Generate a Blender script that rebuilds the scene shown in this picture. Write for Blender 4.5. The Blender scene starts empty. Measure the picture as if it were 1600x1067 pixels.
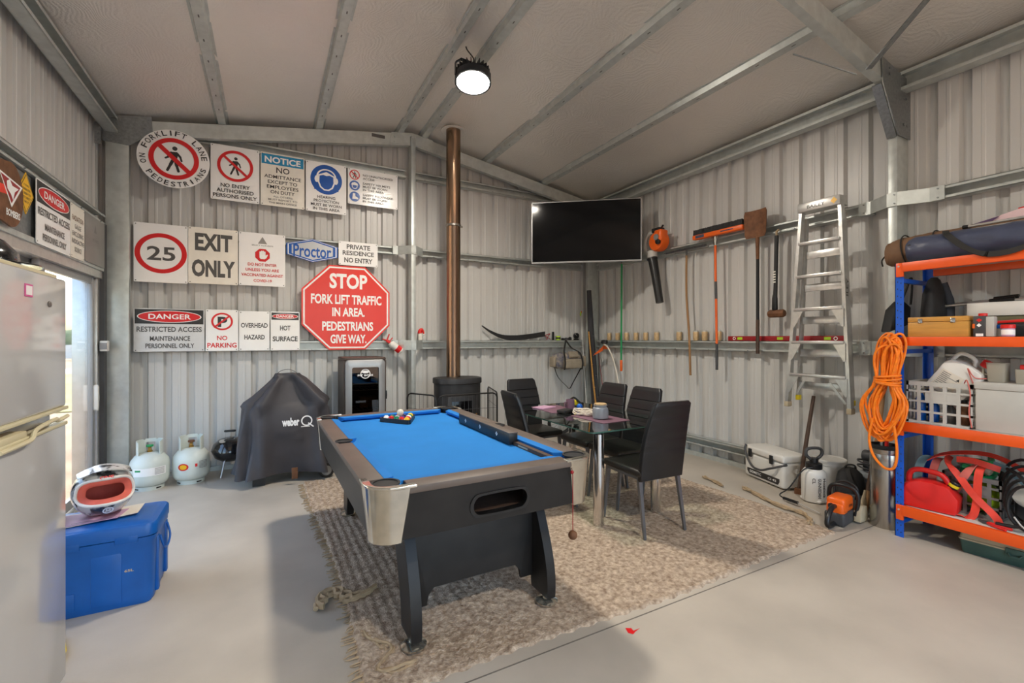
import bpy, bmesh, math, random
from mathutils import Vector, Matrix
random.seed(7)
PI = math.pi
SC = bpy.context.scene
COL = SC.collection

# ---------------------------------------------------------------- camera, exposure, sky, sun
cam_data = bpy.data.cameras.new('camera')
cam_data.sensor_width = 36.0
cam_data.lens = 36.0 * 709.0 / 1600.0
cam_data.shift_y = -4.5 / 1600.0
cam_data.clip_start = 0.05
cam_data.clip_end = 400
cam = bpy.data.objects.new('camera', cam_data)
COL.objects.link(cam)
cam.location = (0, 0, 1.45)
cam.rotation_euler = (PI / 2, 0, -math.radians(28.2))
SC.camera = cam
SC.view_settings.view_transform = 'Standard'
SC.view_settings.look = 'None'
SC.view_settings.gamma = 1
SC.view_settings.use_curve_mapping = False
SC.view_settings.exposure = 1.06
LAMP_POWER = 235.0
SKY_POWER = 0.6
SUN_POWER = 1.3
world = bpy.data.worlds.new('sky')
SC.world = world
world.use_nodes = True
wn = world.node_tree
wn.nodes.clear()
w_out = wn.nodes.new('ShaderNodeOutputWorld')
w_bg = wn.nodes.new('ShaderNodeBackground')
w_sky = wn.nodes.new('ShaderNodeTexSky')
w_sky.sky_type = 'NISHITA'
w_sky.sun_disc = False
w_sky.sun_elevation = math.radians(50)
w_sky.sun_rotation = math.radians(10)
w_sky.air_density = 1.2
w_sky.dust_density = 4.0
w_bg.inputs['Strength'].default_value = SKY_POWER
wn.links.new(w_sky.outputs[0], w_bg.inputs['Color'])
wn.links.new(w_bg.outputs[0], w_out.inputs['Surface'])
sun_data = bpy.data.lights.new('sun', 'SUN')
sun_data.energy = SUN_POWER
sun_data.angle = 0.01
sun_data.color = (1.0, 0.95, 0.86)
sun = bpy.data.objects.new('sun', sun_data)
COL.objects.link(sun)
sun.location = (0, 20, 20)
sun.rotation_euler = Vector((0.05, -0.75, -1.0)).to_track_quat('-Z', 'Y').to_euler()

# ---------------------------------------------------------------- materials
def lin(c):
    return tuple(((v / 255.0) / 12.92 if v <= 10.3 else ((v / 255.0 + 0.055) / 1.055) ** 2.4) for v in c)

def mat(name, rgb, rough=0.5, metal=0.0, var=0.12, scale=6.0, bump=0.0, bscale=60.0, emit=0.0, trans=0.0, alpha=1.0,
        coat=0.0, detail=4.0, stretch=None, rgb2=None, spec=0.5):
    m = bpy.data.materials.new(name)
    m.use_nodes = True
    nt = m.node_tree
    b = nt.nodes['Principled BSDF']
    c = lin(rgb)
    tc = nt.nodes.new('ShaderNodeTexCoord')
    mp = nt.nodes.new('ShaderNodeMapping')
    if stretch:
        mp.inputs['Scale'].default_value = stretch
    nt.links.new(tc.outputs['Object'], mp.inputs['Vector'])
    no = nt.nodes.new('ShaderNodeTexNoise')
    no.inputs['Scale'].default_value = scale
    no.inputs['Detail'].default_value = detail
    nt.links.new(mp.outputs['Vector'], no.inputs['Vector'])
    rp = nt.nodes.new('ShaderNodeValToRGB')
    rp.color_ramp.elements[0].position = 0.3
    rp.color_ramp.elements[1].position = 0.7
    c2 = lin(rgb2) if rgb2 else tuple(min(1, v * (1 + var)) for v in c)
    rp.color_ramp.elements[0].color = (*[v * (1 - var) for v in c], 1) if not rgb2 else (*c, 1)
    rp.color_ramp.elements[1].color = (*c2, 1)
    nt.links.new(no.outputs['Fac'], rp.inputs['Fac'])
    nt.links.new(rp.outputs['Color'], b.inputs['Base Color'])
    b.inputs['Roughness'].default_value = rough
    b.inputs['Metallic'].default_value = metal
    b.inputs['Specular IOR Level'].default_value = spec
    if coat:
        b.inputs['Coat Weight'].default_value = coat
        b.inputs['Coat Roughness'].default_value = 0.08
    if trans:
        b.inputs['Transmission Weight'].default_value = trans
        b.inputs['IOR'].default_value = 1.45
    if alpha < 1:
        b.inputs['Alpha'].default_value = alpha
    if emit:
        b.inputs['Emission Color'].default_value = (*c, 1)
        b.inputs['Emission Strength'].default_value = emit
    if bump:
        n2 = nt.nodes.new('ShaderNodeTexNoise')
        n2.inputs['Scale'].default_value = bscale
        n2.inputs['Detail'].default_value = 5
        nt.links.new(mp.outputs['Vector'], n2.inputs['Vector'])
        bp = nt.nodes.new('ShaderNodeBump')
        bp.inputs['Strength'].default_value = bump
        bp.inputs['Distance'].default_value = 0.01
        nt.links.new(n2.outputs['Fac'], bp.inputs['Height'])
        nt.links.new(bp.outputs['Normal'], b.inputs['Normal'])
    return m

def thin_glass(name, tint, amount):
    m = bpy.data.materials.new(name)
    m.use_nodes = True
    nt = m.node_tree
    nt.nodes.clear()
    out = nt.nodes.new('ShaderNodeOutputMaterial')
    mix = nt.nodes.new('ShaderNodeMixShader')
    fr = nt.nodes.new('ShaderNodeLayerWeight')
    pw = nt.nodes.new('ShaderNodeMath')
    pw.operation = 'POWER'
    pw.inputs[1].default_value = 4.0
    nt.links.new(fr.outputs['Facing'], pw.inputs[0])
    ad = nt.nodes.new('ShaderNodeMath')
    ad.operation = 'ADD'
    ad.inputs[1].default_value = 0.04
    nt.links.new(pw.outputs[0], ad.inputs[0])
    tr = nt.nodes.new('ShaderNodeBsdfTransparent')
    tr.inputs['Color'].default_value = (*tint, 1)
    gl = nt.nodes.new('ShaderNodeBsdfGlossy')
    gl.inputs['Roughness'].default_value = 0.02
    mul = nt.nodes.new('ShaderNodeMath')
    mul.operation = 'MULTIPLY'
    mul.inputs[1].default_value = amount
    mul.use_clamp = True
    nt.links.new(ad.outputs[0], mul.inputs[0])
    nt.links.new(mul.outputs[0], mix.inputs[0])
    nt.links.new(tr.outputs[0], mix.inputs[1])
    nt.links.new(gl.outputs[0], mix.inputs[2])
    nt.links.new(mix.outputs[0], out.inputs['Surface'])
    return m

M = {}
M['sheet'] = mat('wall_sheet_paint', (198, 197, 194), 0.34, 0.0, 0.03, 3.0, stretch=(1, 1, 0.3))
M['galv'] = mat('galvanised_steel', (192, 197, 194), 0.38, 0.45, 0.10, 14.0, 0.03, 30.0)
M['galv_dark'] = mat('dull_galvanised_plate', (142, 146, 147), 0.4, 0.7, 0.16, 45.0, 0.02, 60.0, detail=8)
M['concrete'] = mat('concrete_slab', (182, 173, 160), 0.42, 0.0, 0.13, 1.8, 0.05, 80.0, detail=9, spec=0.35)
M['concrete_joint'] = mat('slab_joint', (112, 106, 98), 0.8)
M['white'] = mat('white_sign_face', (246, 245, 243), 0.22, 0, 0.02)
M['cream'] = mat('aged_sign_face', (238, 233, 221), 0.4, 0, 0.05, 9)
M['lightgrey_face'] = mat('grey_sign_face', (212, 212, 211), 0.3, 0, 0.05)
M['dull_plate'] = mat('unpolished_sheet_plate', (150, 147, 143), 0.35, 0.5, 0.06)
M['ink'] = mat('black_print', (44, 42, 42), 0.35, 0, 0.05)
M['ink_grey'] = mat('grey_print', (86, 84, 82), 0.35, 0, 0.05)
M['pale_ink'] = mat('faded_print', (128, 126, 122), 0.4, 0, 0.05)
M['red_print'] = mat('red_print', (214, 30, 34), 0.3, 0, 0.03)
M['stop_red'] = mat('stop_sign_red', (226, 44, 30), 0.25, 0, 0.03)
M['blue_print'] = mat('blue_print', (0, 82, 170), 0.3, 0, 0.03)
M['sky_print'] = mat('pale_blue_print', (26, 138, 186), 0.3, 0, 0.03)
M['silver_face'] = mat('silver_badge_face', (186, 190, 194), 0.3, 0.4, 0.05)
M['yellow_print'] = mat('yellow_sign_face', (240, 184, 20), 0.35, 0, 0.05)
M['black'] = mat('black_plastic', (26, 26, 27), 0.38, 0, 0.15, 20)
M['black_matt'] = mat('black_rubber', (30, 30, 31), 0.7, 0, 0.2, 20, 0.1, 80)
M['dark_grey'] = mat('dark_grey_plastic', (66, 66, 68), 0.5, 0, 0.1)
M['grey'] = mat('grey_plastic', (128, 128, 128), 0.45, 0, 0.08)
M['lightgrey'] = mat('light_grey_plastic', (186, 184, 178), 0.45, 0, 0.06)
M['chrome'] = mat('chrome', (214, 214, 214), 0.12, 1.0, 0.04, 10)
M['steel'] = mat('brushed_steel', (176, 172, 166), 0.26, 1.0, 0.08, 30, stretch=(8, 8, 0.4))
M['alu'] = mat('aluminium', (206, 205, 202), 0.32, 0.75, 0.08, 24)
M['silver_paint'] = mat('silver_paint', (158, 159, 160), 0.35, 0.5, 0.05)
M['orange'] = mat('orange_paint', (236, 88, 20), 0.38, 0, 0.06)
M['saw_orange'] = mat('orange_plastic', (232, 98, 20), 0.35, 0, 0.05)
M['rope_orange'] = mat('orange_cord', (240, 124, 10), 0.5, 0, 0.12, 30, 0.1, 200)
M['rack_blue'] = mat('blue_paint', (14, 88, 200), 0.35, 0, 0.06)
M['esky_blue'] = mat('blue_polythene', (8, 90, 172), 0.4, 0, 0.10, 7, 0.03, 60)
M['red'] = mat('red_plastic', (214, 34, 30), 0.38, 0, 0.08)
M['dark_red'] = mat('dark_red_plastic', (150, 26, 32), 0.4, 0, 0.1)
M['green'] = mat('green_plastic', (22, 146, 84), 0.4, 0, 0.08)
M['toolbox_green'] = mat('dark_green_plastic', (62, 92, 84), 0.5, 0, 0.14, 14)
M['tan'] = mat('tan_plastic', (186, 172, 144), 0.5, 0, 0.06)
M['wood'] = mat('pale_wood', (196, 142, 66), 0.4, 0, 0.14, 5, 0.02, 40, stretch=(1.2, 1.2, 9))
M['handle_wood'] = mat('handle_wood', (150, 112, 72), 0.55, 0, 0.18, 8, 0.05, 40, stretch=(6, 6, 0.6))
M['rust'] = mat('rusty_steel', (116, 78, 52), 0.7, 0.2, 0.28, 18, 0.15, 60)
M['dark_wood'] = mat('dark_stained_wood', (76, 56, 44), 0.6, 0, 0.2, 9, stretch=(5, 5, 0.6))
M['yellow'] = mat('yellow_plastic', (232, 206, 30), 0.45, 0, 0.08)
M['felt'] = mat('blue_felt', (42, 128, 204), 0.85, 0, 0.06, 3.5, 0.06, 300, detail=8, spec=0.2)
M['felt_dark'] = mat('blue_felt_cushion', (38, 122, 200), 0.8, 0, 0.06, 8, 0.05, 300, spec=0.2)
M['table_black'] = mat('scuffed_black_laminate', (37, 35, 34), 0.42, 0, 0.22, 10, 0.02, 40, detail=8, spec=0.3)
M['rail_brown'] = mat('worn_brown_rail_top', (98, 86, 78), 0.5, 0, 0.14, 6, 0.02, 30, detail=8)
M['cap_chrome'] = mat('worn_chrome_cap', (206, 200, 186), 0.16, 0.9, 0.12, 14, 0.03, 18)
M['leather'] = mat('black_leatherette', (26, 26, 28), 0.36, 0, 0.1, 12, 0.06, 160)
M['seat_leather'] = mat('dark_leatherette_seat', (37, 34, 32), 0.4, 0, 0.1, 12, 0.06, 160)
M['leg_grey'] = mat('grey_leg_paint', (120, 122, 126), 0.3, 0.7, 0.06)
M['cover'] = mat('charcoal_cover_cloth', (66, 64, 68), 0.55, 0, 0.1, 6, 0.05, 120, spec=0.4)
M['fridge'] = mat('white_fridge_enamel', (190, 188, 186), 0.12, 0, 0.012, 2, 0.01, 4, coat=0.3)
M['fridge_trim'] = mat('yellowed_plastic_trim', (206, 196, 162), 0.4, 0, 0.05)
M['gas'] = mat('pale_green_grey_enamel', (206, 212, 204), 0.35, 0, 0.06, 8)
M['stove'] = mat('black_cast_iron', (52, 51, 52), 0.5, 0.35, 0.3, 8, 0.06, 40)
M['flue'] = mat('heat_stained_steel', (150, 124, 102), 0.24, 1.0, 0.1, 6, stretch=(6, 6, 0.3))
M['copper'] = mat('brass', (178, 138, 70), 0.35, 0.8, 0.1)
M['tv_screen'] = mat('tv_glass', (12, 12, 14), 0.1, 0, 0.02, spec=0.25)
M['smoke_glass'] = thin_glass('smoked_glass', (0.12, 0.10, 0.09), 1.2)
M['table_glass'] = thin_glass('table_glass', (0.80, 0.88, 0.85), 1.6)
M['glass_edge'] = mat('glass_edge', (70, 104, 94), 0.1, 0, 0.03)
M['door_glass'] = thin_glass('door_glass', (0.93, 0.96, 0.97), 1.0)
M['camo'] = mat('camouflage_cloth', (74, 78, 104), 0.8, 0, 0.5, 16, 0.1, 60, rgb2=(176, 164, 142))
M['khaki'] = mat('khaki_cloth', (150, 138, 120), 0.85, 0, 0.15, 10, 0.1, 120)
M['brown_canvas'] = mat('brown_canvas', (122, 92, 68), 0.75, 0, 0.12, 8, 0.5, 11)
M['navy'] = mat('navy_nylon', (66, 72, 94), 0.4, 0, 0.15, 5, 0.7, 8)
M['strap_black'] = mat('black_webbing', (40, 38, 36), 0.75, 0, 0.1)
M['strap_red'] = mat('red_webbing', (222, 62, 44), 0.6, 0, 0.14, 14)
M['strap_pink'] = mat('faded_red_webbing', (206, 106, 96), 0.65, 0, 0.12, 14)
M['strap_blue'] = mat('grey_blue_webbing', (112, 142, 150), 0.65, 0, 0.12)
M['lime'] = mat('lime_cloth', (176, 214, 40), 0.6, 0, 0.1)
M['pink'] = mat('pink_paper', (190, 152, 178), 0.6, 0, 0.08)
M['paper'] = mat('paper', (222, 214, 200), 0.7, 0, 0.06)
M['mauve'] = mat('mauve_placemat', (118, 86, 102), 0.6, 0, 0.12)
M['jar'] = mat('grey_glazed_ceramic', (142, 146, 152), 0.25, 0, 0.06)
M['cork'] = mat('cork', (190, 160, 116), 0.8, 0, 0.2, 40)
M['helmet_white'] = mat('helmet_gloss_shell', (54, 54, 54), 0.22, 0, 0.5, 11, rgb2=(196, 193, 186), coat=0.5, detail=8)
for _e, _p in zip(M['helmet_white'].node_tree.nodes['Color Ramp'].color_ramp.elements, (0.44, 0.50)):
    _e.position = _p
M['salmon'] = mat('salmon_lining', (212, 100, 84), 0.8, 0, 0.1, 20)
M['plastic_white'] = mat('white_plastic', (222, 220, 214), 0.4, 0, 0.04)
M['clear_plastic'] = mat('cloudy_plastic', (206, 200, 184), 0.3, 0, 0.04, trans=0.5)
M['rope'] = mat('frayed_cord', (168, 146, 116), 0.9, 0, 0.2, 30)
M['can_gold'] = mat('drink_can_print', (214, 184, 140), 0.35, 0.3, 0.15, 30)
M['foil'] = None
M['lens'] = mat('lit_lens', (255, 245, 230), 0.3, 0, 0.0, emit=LAMP_POWER)
M['lamp_black'] = mat('lamp_housing', (40, 42, 46), 0.4, 0.4, 0.1)
M['trim_white'] = mat('white_board', (206, 204, 198), 0.6, 0, 0.05)

def foil():
    m = bpy.data.materials.new('foil_insulation')
    m.use_nodes = True
    nt = m.node_tree
    b = nt.nodes['Principled BSDF']
    b.inputs['Metallic'].default_value = 0.55
    b.inputs['Roughness'].default_value = 0.42
    tc = nt.nodes.new('ShaderNodeTexCoord')
    n1 = nt.nodes.new('ShaderNodeTexNoise')
    n1.inputs['Scale'].default_value = 1.1
    n1.inputs['Detail'].default_value = 3
    rp = nt.nodes.new('ShaderNodeValToRGB')
    rp.color_ramp.elements[0].color = (*lin((226, 222, 216)), 1)
    rp.color_ramp.elements[1].color = (*lin((240, 236, 230)), 1)
    nt.links.new(tc.outputs['Object'], n1.inputs['Vector'])
    nt.links.new(n1.outputs['Fac'], rp.inputs['Fac'])
    nt.links.new(rp.outputs['Color'], b.inputs['Base Color'])
    n3 = nt.nodes.new('ShaderNodeTexNoise')
    n3.inputs['Scale'].default_value = 1.3
    n3.inputs['Detail'].default_value = 2
    nt.links.new(tc.outputs['Object'], n3.inputs['Vector'])
    vm = nt.nodes.new('ShaderNodeVectorMath')
    vm.operation = 'MULTIPLY_ADD'
    vm.inputs[1].default_value = (2.2, 2.2, 2.2)
    nt.links.new(n3.outputs['Color'], vm.inputs[0])
    nt.links.new(tc.outputs['Object'], vm.inputs[2])
    wv = nt.nodes.new('ShaderNodeTexWave')
    wv.inputs['Scale'].default_value = 6.0
    wv.inputs['Distortion'].default_value = 4.0
    wv.inputs['Detail'].default_value = 3.0
    nt.links.new(vm.outputs[0], wv.inputs['Vector'])
    n2 = nt.nodes.new('ShaderNodeTexNoise')
    n2.inputs['Scale'].default_value = 70
    nt.links.new(tc.outputs['Object'], n2.inputs['Vector'])
    ad = nt.nodes.new('ShaderNodeMath')
    ad.operation = 'ADD'
    wk = nt.nodes.new('ShaderNodeMath')
    wk.operation = 'MULTIPLY'
    wk.inputs[1].default_value = 0.35
    nt.links.new(wv.outputs['Fac'], wk.inputs[0])
    nt.links.new(wk.outputs[0], ad.inputs[0])
    nt.links.new(n2.outputs['Fac'], ad.inputs[1])
    bp = nt.nodes.new('ShaderNodeBump')
    bp.inputs['Strength'].default_value = 0.4
    bp.inputs['Distance'].default_value = 0.008
    nt.links.new(ad.outputs[0], bp.inputs['Height'])
    nt.links.new(bp.outputs['Normal'], b.inputs['Normal'])
    return m
M['foil'] = foil()

# ---------------------------------------------------------------- mesh building helpers
def frame(o, u, v):
    u = Vector(u).normalized()
    v = Vector(v).normalized()
    n = u.cross(v)
    m = Matrix((u, v, n)).transposed().to_4x4()
    m.translation = Vector(o)
    return m

def rz(a):
    return Matrix.Rotation(a, 4, 'Z')

def T(x, y, z):
    return Matrix.Translation((x, y, z))

_txt = {}
def glyphs(s, bold):
    k = (s, bold)
    if k not in _txt:
        cu = bpy.data.curves.new('lettering', 'FONT')
        cu.body = s
        cu.offset = bold
        cu.resolution_u = 3
        ob = bpy.data.objects.new('lettering', cu)
        me = bpy.data.meshes.new_from_object(ob)
        vs = [(v.co.x, v.co.y) for v in me.vertices]
        fs = [tuple(p.vertices) for p in me.polygons]
        bpy.data.objects.remove(ob)
        bpy.data.curves.remove(cu)
        bpy.data.meshes.remove(me)
        _txt[k] = (vs, fs)
    return _txt[k]

class MB:
    def __init__(s, mats=None):
        s.bm = bmesh.new()
        s.mats = []
        s.i = 0
        if mats:
            s.m(mats)
    def m(s, mt):
        mt = M[mt] if isinstance(mt, str) else mt
        if mt not in s.mats:
            s.mats.append(mt)
        s.i = s.mats.index(mt)
        return s
    def _f(s, vs):
        try:
            f = s.bm.faces.new(vs)
            f.material_index = s.i
            return f
        except ValueError:
            return None
    def quad(s, *pts):
        return s._f([s.bm.verts.new(p) for p in pts])
    def box(s, c, d, R=None, bev=0.0, seg=2, taper=1.0):
        x, y, z = (v / 2 for v in d)
        co = [(-x, -y, -z), (x, -y, -z), (x, y, -z), (-x, y, -z), (-x * taper, -y * taper, z), (x * taper, -y * taper, z), (x * taper, y * taper, z), (-x * taper, y * taper, z)]
        X = T(*c) @ (R if R else Matrix())
        vs = [s.bm.verts.new(X @ Vector(p)) for p in co]
        fs = [s._f([vs[i] for i in q]) for q in ((3, 2, 1, 0), (4, 5, 6, 7), (0, 1, 5, 4), (1, 2, 6, 5), (2, 3, 7, 6), (3, 0, 4, 7))]
        if bev:
            es = list({e for f in fs for e in f.edges})
            r = bmesh.ops.bevel(s.bm, geom=es, offset=bev, segments=seg, profile=0.5, affect='EDGES', clamp_overlap=True)
            for f in r['faces']:
                f.material_index = s.i
        return s
    def bb(s, x0, x1, y0, y1, z0, z1, bev=0.0, seg=2):
        return s.box(((x0 + x1) / 2, (y0 + y1) / 2, (z0 + z1) / 2), (x1 - x0, y1 - y0, z1 - z0), None, bev, seg)
    def rings(s, rings, closed=False, cap=True):
        V = [[s.bm.verts.new(p) for p in r] for r in rings]
        n = len(V[0])
        L = len(V)
        for i in range(L if closed else L - 1):
            a, b = V[i], V[(i + 1) % L]
            for j in range(n):
                s._f([a[j], a[(j + 1) % n], b[(j + 1) % n], b[j]])
        if cap and not closed:
            s._f(list(reversed(V[0])))
            s._f(V[-1])
        return s
    def tube(s, pts, r, n=8, closed=False, cap=True, sx=1.0, up=None):
        P = [Vector(p) for p in pts]
        L = len(P)
        rr = r if isinstance(r, (list, tuple)) else [r] * L
        R = []
        nrm = None
        for i in range(L):
            if closed:
                t = P[(i + 1) % L] - P[i - 1]
            else:
                t = P[min(i + 1, L - 1)] - P[max(i - 1, 0)]
            if t.length < 1e-9:
                t = Vector((0, 0, 1))
            t.normalize()
            if nrm is None:
                a = Vector(up) if up else (Vector((0, 0, 1)) if abs(t.z) < 0.9 else Vector((1, 0, 0)))
                nrm = (a - t * a.dot(t)).normalized()
            else:
                q = nrm - t * nrm.dot(t)
                nrm = q.normalized() if q.length > 1e-6 else nrm
            bi = t.cross(nrm)
            R.append([P[i] + (nrm * math.cos(2 * PI * k / n) + bi * math.sin(2 * PI * k / n) * sx) * rr[i] for k in range(n)])
        return s.rings(R, closed, cap)
    def rod(s, a, b, r, r2=None, n=12):
        return s.tube([a, b], [r, r if r2 is None else r2], n)
    def bar(s, a, b, w, h, up=(0, 0, 1)):
        A, B = Vector(a), Vector(b)
        t = (B - A).normalized()
        u = Vector(up)
        u = (u - t * u.dot(t)).normalized()
        v = t.cross(u)
        q = [u * h / 2 + v * w / 2, u * h / 2 - v * w / 2, -u * h / 2 - v * w / 2, -u * h / 2 + v * w / 2]
        return s.rings([[A + k for k in q], [B + k for k in q]])
    def ribbon(s, pts, w, th=0.003, side=(1, 0, 0), tw=None):
        P = [Vector(p) for p in pts]
        R = []
        for i in range(len(P)):
            t = (P[min(i + 1, len(P) - 1)] - P[max(i - 1, 0)]).normalized()
            sd = Vector(tw[i]) if tw else Vector(side)
            sd = (sd - t * sd.dot(t))
            sd = sd.normalized() if sd.length > 1e-5 else Vector((0, 0, 1))
            nn = t.cross(sd)
            R.append([P[i] + sd * w / 2 + nn * th / 2, P[i] - sd * w / 2 + nn * th / 2, P[i] - sd * w / 2 - nn * th / 2, P[i] + sd * w / 2 - nn * th / 2])
        return s.rings(R)
    def lathe(s, prof, c=(0, 0, 0), n=28, X=None, sx=1.0, sy=1.0):
        X = T(*c) @ (X if X else Matrix())
        R = [[X @ Vector((r * sx * math.cos(2 * PI * k / n), r * sy * math.sin(2 * PI * k / n), z)) for k in range(n)] for r, z in prof]
        return s.rings(R, False, True)
    def prism(s, poly, d, X=None, bev=0.0):
        X = X if X else Matrix()
        a = [s.bm.verts.new(X @ Vector((p[0], p[1], 0))) for p in poly]
        b = [s.bm.verts.new(X @ Vector((p[0], p[1], d))) for p in poly]
        n = len(poly)
        fs = [s._f(list(reversed(a))), s._f(b)] + [s._f([a[j], a[(j + 1) % n], b[(j + 1) % n], b[j]]) for j in range(n)]
        if bev:
            es = [e for e in fs[1].edges] + [e for e in fs[0].edges]
            r = bmesh.ops.bevel(s.bm, geom=es, offset=bev, segments=2, profile=0.5, affect='EDGES', clamp_overlap=True)
            for f in r['faces']:
                f.material_index = s.i
        return s
    def sph(s, c, r, u=16, v=10, X=None):
        X = T(*c) @ (X if X else Matrix())
        r = r if isinstance(r, tuple) else (r, r, r)
        R = []
        for i in range(v + 1):
            a = PI * (i + (0.02 if i == 0 else -0.02 if i == v else 0)) / v
            R.append([X @ Vector((r[0] * math.sin(a) * math.cos(2 * PI * k / u), r[1] * math.sin(a) * math.sin(2 * PI * k / u), -r[2] * math.cos(a))) for k in range(u)])
        return s.rings(R)
    def flat(s, poly, X):
        return s._f([s.bm.verts.new(X @ Vector((p[0], p[1], 0))) for p in poly])
    def annulus(s, X, cx, cy, ro, ri, n=40, sy=1.0):
        o = [s.bm.verts.new(X @ Vector((cx + ro * math.cos(2 * PI * k / n), cy + ro * sy * math.sin(2 * PI * k / n), 0))) for k in range(n)]
        i = [s.bm.verts.new(X @ Vector((cx + ri * math.cos(2 * PI * k / n), cy + ri * sy * math.sin(2 * PI * k / n), 0))) for k in range(n)]
        for k in range(n):
            s._f([o[k], o[(k + 1) % n], i[(k + 1) % n], i[k]])
        return s
    def text(s, t, X, x0, x1, y0, y1, bold=0.02):
        vs, fs = glyphs(t, bold)
        if not vs:
            return s
        ax, bx = min(v[0] for v in vs), max(v[0] for v in vs)
        ay, by = min(v[1] for v in vs), max(v[1] for v in vs)
        kx, ky = (x1 - x0) / max(1e-6, bx - ax), (y1 - y0) / max(1e-6, by - ay)
        V = [s.bm.verts.new(X @ Vector((x0 + (v[0] - ax) * kx, y0 + (v[1] - ay) * ky, 0))) for v in vs]
        for f in fs:
            s._f([V[k] for k in f])
        return s
    def xf(s, X):
        bmesh.ops.transform(s.bm, matrix=X, verts=s.bm.verts)
        return s
    def build(s, name, parent=None, world=False, ang=38, loc=None, flatshade=False):
        me = bpy.data.meshes.new(name)
        if parent is not None and world:
            s.xf(WM[parent.name].inverted())
        s.bm.normal_update()
        bmesh.ops.recalc_face_normals(s.bm, faces=[f for f in s.bm.faces])
        s.bm.to_mesh(me)
        s.bm.free()
        for mt in s.mats:
            me.materials.append(mt)
        if not flatshade:
            me.shade_smooth()
            me.set_sharp_from_angle(angle=math.radians(ang))
        o = bpy.data.objects.new(name, me)
        COL.objects.link(o)
        if parent is not None:
            o.parent = parent
            WM[o.name] = WM[parent.name]
        else:
            WM[o.name] = Matrix()
            if loc:
                o.location = loc
                WM[o.name] = T(*loc)
        return o
    def solo(s, name, label, cat, loc=None, a=0.0, group=None, ang=38):
        # a thing that is one mesh; with loc the mesh is in local coordinates, else world coordinates moved to its base
        if loc is None:
            lo = [min(v.co[k] for v in s.bm.verts) for k in range(3)]
            hi = [max(v.co[k] for v in s.bm.verts) for k in range(3)]
            loc = ((lo[0] + hi[0]) / 2, (lo[1] + hi[1]) / 2, lo[2])
            s.xf(T(*loc).inverted())
        o = s.build(name, None, False, ang)
        o.location = loc
        o.rotation_euler = (0, 0, a)
        WM[o.name] = T(*loc) @ rz(a)
        return tag(o, label, cat, group)

WM = {}
def tag(o, label, cat, group=None, kind=None):
    o['label'] = label
    o['category'] = cat
    if group:
        o['group'] = group
    if kind:
        o['kind'] = kind
    return o

def thing(name, label, cat, loc=(0, 0, 0), a=0.0, group=None):
    o = bpy.data.objects.new(name, None)
    COL.objects.link(o)
    o.empty_display_size = 0.05
    o.location = loc
    o.rotation_euler = (0, 0, a)
    WM[o.name] = T(*loc) @ rz(a)
    return tag(o, label, cat, group)

def struct(mb, name, parent=None, ang=38, label=None):
    o = mb.build(name, parent, False, ang)
    if parent is None:
        o['kind'] = 'structure'
        if label:
            o['label'] = label
    return o

def dup(root, loc, a, label, group=None):
    r = root.copy()
    COL.objects.link(r)
    r.location = loc
    r.rotation_euler = (0, 0, a)
    r['label'] = label
    if group:
        r['group'] = group
    WM[r.name] = T(*loc) @ rz(a)
    for ch in [c for c in root.children]:
        c = ch.copy()
        COL.objects.link(c)
        c.parent = r
        for g in [q for q in ch.children]:
            d = g.copy()
            COL.objects.link(d)
            d.parent = c
    return r

def arc(cx, cy, r, a0, a1, n):
    return [(cx + r * math.cos(a0 + (a1 - a0) * i / n), cy + r * math.sin(a0 + (a1 - a0) * i / n)) for i in range(n + 1)]

def rrect(w, h, r, n=4, x=0.0, y=0.0):
    p = []
    for cx, cy, a in ((w / 2 - r, h / 2 - r, 0), (-w / 2 + r, h / 2 - r, PI / 2), (-w / 2 + r, -h / 2 + r, PI), (w / 2 - r, -h / 2 + r, 1.5 * PI)):
        p += [(x + q[0], y + q[1]) for q in arc(cx, cy, r, a, a + PI / 2, n)]
    return p

def spline(pts, n=6):
    P = [Vector(p) for p in pts]
    out = []
    for i in range(len(P) - 1):
        a, b, c, d = P[max(i - 1, 0)], P[i], P[i + 1], P[min(i + 2, len(P) - 1)]
        for k in range(n):
            t = k / n
            out.append(0.5 * ((2 * b) + (c - a) * t + (2 * a - 5 * b + 4 * c - d) * t * t + (3 * b - a - 3 * c + d) * t ** 3))
    out.append(P[-1])
    return out
# ---------------------------------------------------------------- the shed shell
LX, RX, BY, FY = -1.47, 4.70, 5.95, -2.6
RIDGE_X, RIDGE_Z, SLOPE = 1.63, 4.14, 0.166
def zc(x):
    return RIDGE_Z - SLOPE * abs(x - RIDGE_X)

def sheet_profile(a, b, phase):
    # points (t, depth behind the inner face) of ribbed sheeting between a and b
    pts = []
    k = math.floor((a - phase) / 0.2) - 1
    while True:
        t0 = phase + 0.2 * k
        if t0 > b:
            break
        for dt, n in ((-0.038, 0.0), (-0.022, 0.038), (0.022, 0.038), (0.038, 0.0), (0.086, 0.0), (0.092, -0.003), (0.108, -0.003), (0.114, 0.0)):
            if a < t0 + dt < b:
                pts.append((t0 + dt, n))
        k += 1
    return [(a, 0.0)] + pts + [(b, 0.0)]

def sheet_wall(name, prof, pos, z0, z1):
    mb = MB('sheet')
    lo = [mb.bm.verts.new(pos(t, n, z0(t) if callable(z0) else z0)) for t, n in prof]
    hi = [mb.bm.verts.new(pos(t, n, z1(t) if callable(z1) else z1)) for t, n in prof]
    for i in range(len(prof) - 1):
        mb._f([lo[i], lo[i + 1], hi[i + 1], hi[i]])
    return struct(mb, name, ang=10)

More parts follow.
